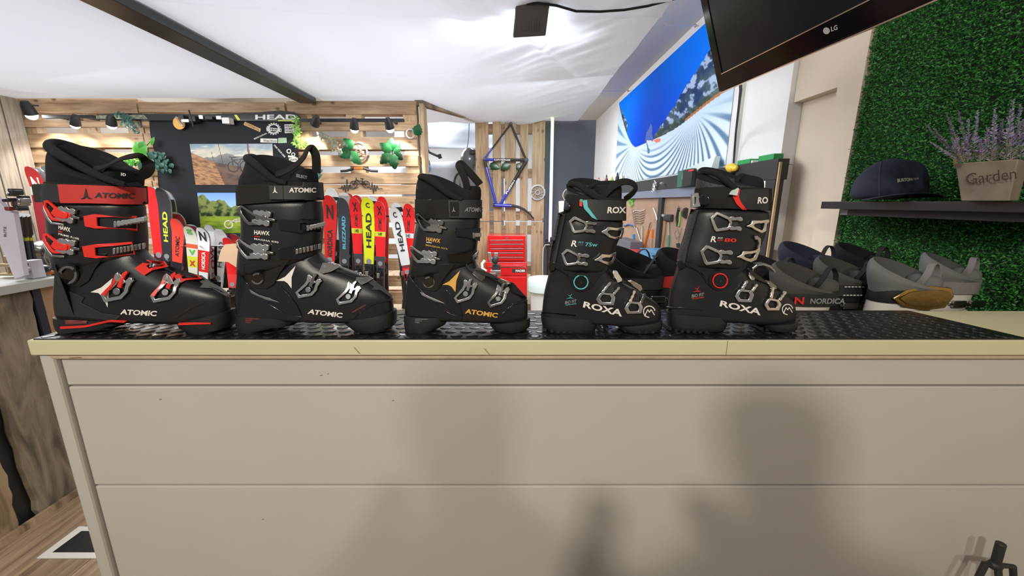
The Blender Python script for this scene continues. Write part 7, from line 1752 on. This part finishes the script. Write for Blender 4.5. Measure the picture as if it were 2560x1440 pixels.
for k, (x0, x1, lb) in enumerate(((40, 62, 'navy ski pole with a lime band, leftmost of three leaning behind the clamp'), (52, 76, 'navy ski pole with a yellow band, middle of three leaning behind the clamp'), (62, 88, 'navy ski pole with a yellow band, rightmost of three leaning behind the clamp'))):
    Y = 2.02+.03*k; a, b = P(x0, 538, Y=Y), P(x1, 665, Y=Y+.1); d = (b-a).normalized(); e = a+d*((a.z-.05)/-d.z)
    r = thing('ski_pole', lb, 'ski pole', e); MB().cyl(a, a+d*.12, .020, .017, n=12).build('grip', K, r); MB().cyl(a+d*.1205, e, .012, .009, n=12).build('shaft', NB, r)
    MB().cyl(a+d*.135, a+d*.155, .0135, n=12).build('band', colm((.55,.62,.04) if k else (.1,.6,.1), .4), r)
r = thing('goggles', 'black goggles lying beside the clamp on the left workbench', 'goggles', P(104, 690, X=-2.3))
mb = MB(); c = P(102, 672, Y=1.74); mb.ball(c, (.045, .03, .02)); mb.tube([c+Vector((.045, .0, 0)), c+Vector((.02, .04, .01)), c+Vector((-.04, .035, .008))], .006, 8); mb.build('lens', M['blackg'], r)
mb = MB(); c = P(104, 622, Y=2.3); mb.ball(c, (.055, .05, .05)); mb.cyl(c-Vector((0, 0, .15)), c, .03, n=12); mb.ball(c+Vector((.06, 0, -.05)), (.04, .04, .07)); mb.cyl((c.x, c.y, .8), c-Vector((0,0,.14)), .012, n=8)
item(mb, 'grinding_head', M['dchrome'], 'dark metal machine head behind the goggles at the left', 'machine')
mb = MB(); a = P(88, 690, Y=1.72); b = P(138, 682, Y=1.78); mb.tube([Vector((a.x, a.y, ZB+.008)), Vector((b.x, b.y, ZB+.010))], [.006, .008], 8)
item(mb, 'file_tool', colm((.80,.22,.05), .4), 'orange handled file lying at the end of the left workbench', 'file')

# ================================================================== floor by the left corner
mb = MB(); q = [P(x, y, Z=0) for x, y in ((-260,1530),(30,1405),(205,1262),(170,1246))]
a = P(176, 1254, Z=0); 
MB().box(XL+.004, XL+.02, .98, ye, .0003, .03).build('skirting', OB1, bpy.data.objects['workbench.001'] if 'workbench.001' in bpy.data.objects else None, smooth=0)
o = thing('floor_sign', 'black floor mat with a white border behind the counter corner', 'mat', P(160, 1380, Z=0))
pts = [P(x, y, Z=.0) for x, y in ((92,1397),(198,1318),(330,1318),(330,1397))]; up3 = Vector((0, 0, .004)); cc = sum(pts, Vector())/4
MB().hexa([p+Vector((0,0,.0006)) for p in pts], [p+up3 for p in pts]).build('border', W, o, smooth=0)
pi = [P(x, y, Z=.0) for x, y in ((132,1383),(204,1330),(310,1330),(310,1383))]
MB().hexa([p+Vector((0,0,.0042)) for p in pi], [p+Vector((0,0,.0052)) for p in pi]).build('inner', mat('speckled_black', (.02,.02,.02), .5, var=.5, vscale=60), o, smooth=0)
# black stand at the lower right, in front of the counter
Ys = .79
r = thing('tripod_stand', 'black tripod like stand in front of the counter at the lower right', 'stand', (P(2495,1440,Y=Ys).x, Ys, 0))
BS = M['blackm']
MB().cyl(P(2503,1358,Y=Ys), P(2489,1408,Y=Ys), .0095, n=16).build('post', BS, r, bevel=.002)
hub = P(2488, 1412, Y=Ys); mb = MB(); mb.ball(hub, (.018, .012, .012)); mb.build('hub', BS, r)
for x, y, dx, dyy in ((2464,1408,-.10,-.02),(2532,1416,.12,-.03),(2495,1420,0,-.14)):
    e = P(x, y, Y=Ys); foot = Vector((hub.x+dx, Ys+dyy, .006)); MB().tube([hub, e, e.lerp(foot, .3)+Vector((dx*.1, 0, 0)), foot], [.007,.007,.006,.006], 10).build('leg', BS, r)

# ================================================================== the photographer, behind the camera: casts the soft shadow on the counter front
bx = .06
sk = [((bx,-.46,.93),.18),((bx,-.45,1.10),.18),((bx,-.42,1.28),.19),((bx,-.40,1.42),.10),((bx,-.37,1.50),.055),((bx-.02,-.33,1.60),.095),((bx-.02,-.32,1.68),.085),
 ((bx-.19,-.40,1.37),.065),((bx-.27,-.27,1.16),.048),((bx-.17,-.09,1.29),.036),((bx-.165,-.075,1.33),.03),
 ((bx+.19,-.40,1.37),.065),((bx+.27,-.27,1.16),.048),((bx+.0,-.09,1.29),.036),((bx-.015,-.075,1.33),.03),
 ((bx-.11,-.47,.86),.10),((bx-.14,-.44,.48),.065),((bx-.15,-.48,.09),.045),((bx-.16,-.38,.045),.042),
 ((bx+.11,-.47,.86),.10),((bx+.14,-.44,.48),.065),((bx+.15,-.48,.09),.045),((bx+.16,-.38,.045),.042)]
ed = [(0,1),(1,2),(2,3),(3,4),(4,5),(5,6),(2,7),(7,8),(8,9),(9,10),(2,11),(11,12),(12,13),(13,14),(0,15),(15,16),(16,17),(17,18),(0,19),(19,20),(20,21),(21,22)]
me = bpy.data.meshes.new('person'); me.from_pydata([p for p, _ in sk], ed, []); me.materials.append(mat('dark_clothes', (.03,.03,.035), .8))
o = bpy.data.objects.new('person', me); COL.objects.link(o)
s_ = o.modifiers.new('skin', 'SKIN'); s_.use_smooth_shade = True
for v, (p_, r_) in zip(me.skin_vertices[0].data, sk): v.radius = (r_, r_)
me.skin_vertices[0].data[0].use_root = True
o.modifiers.new('sub', 'SUBSURF').render_levels = 2
tag(o, 'person in dark clothes with raised arms, seen only as the shadow on the counter', 'person')
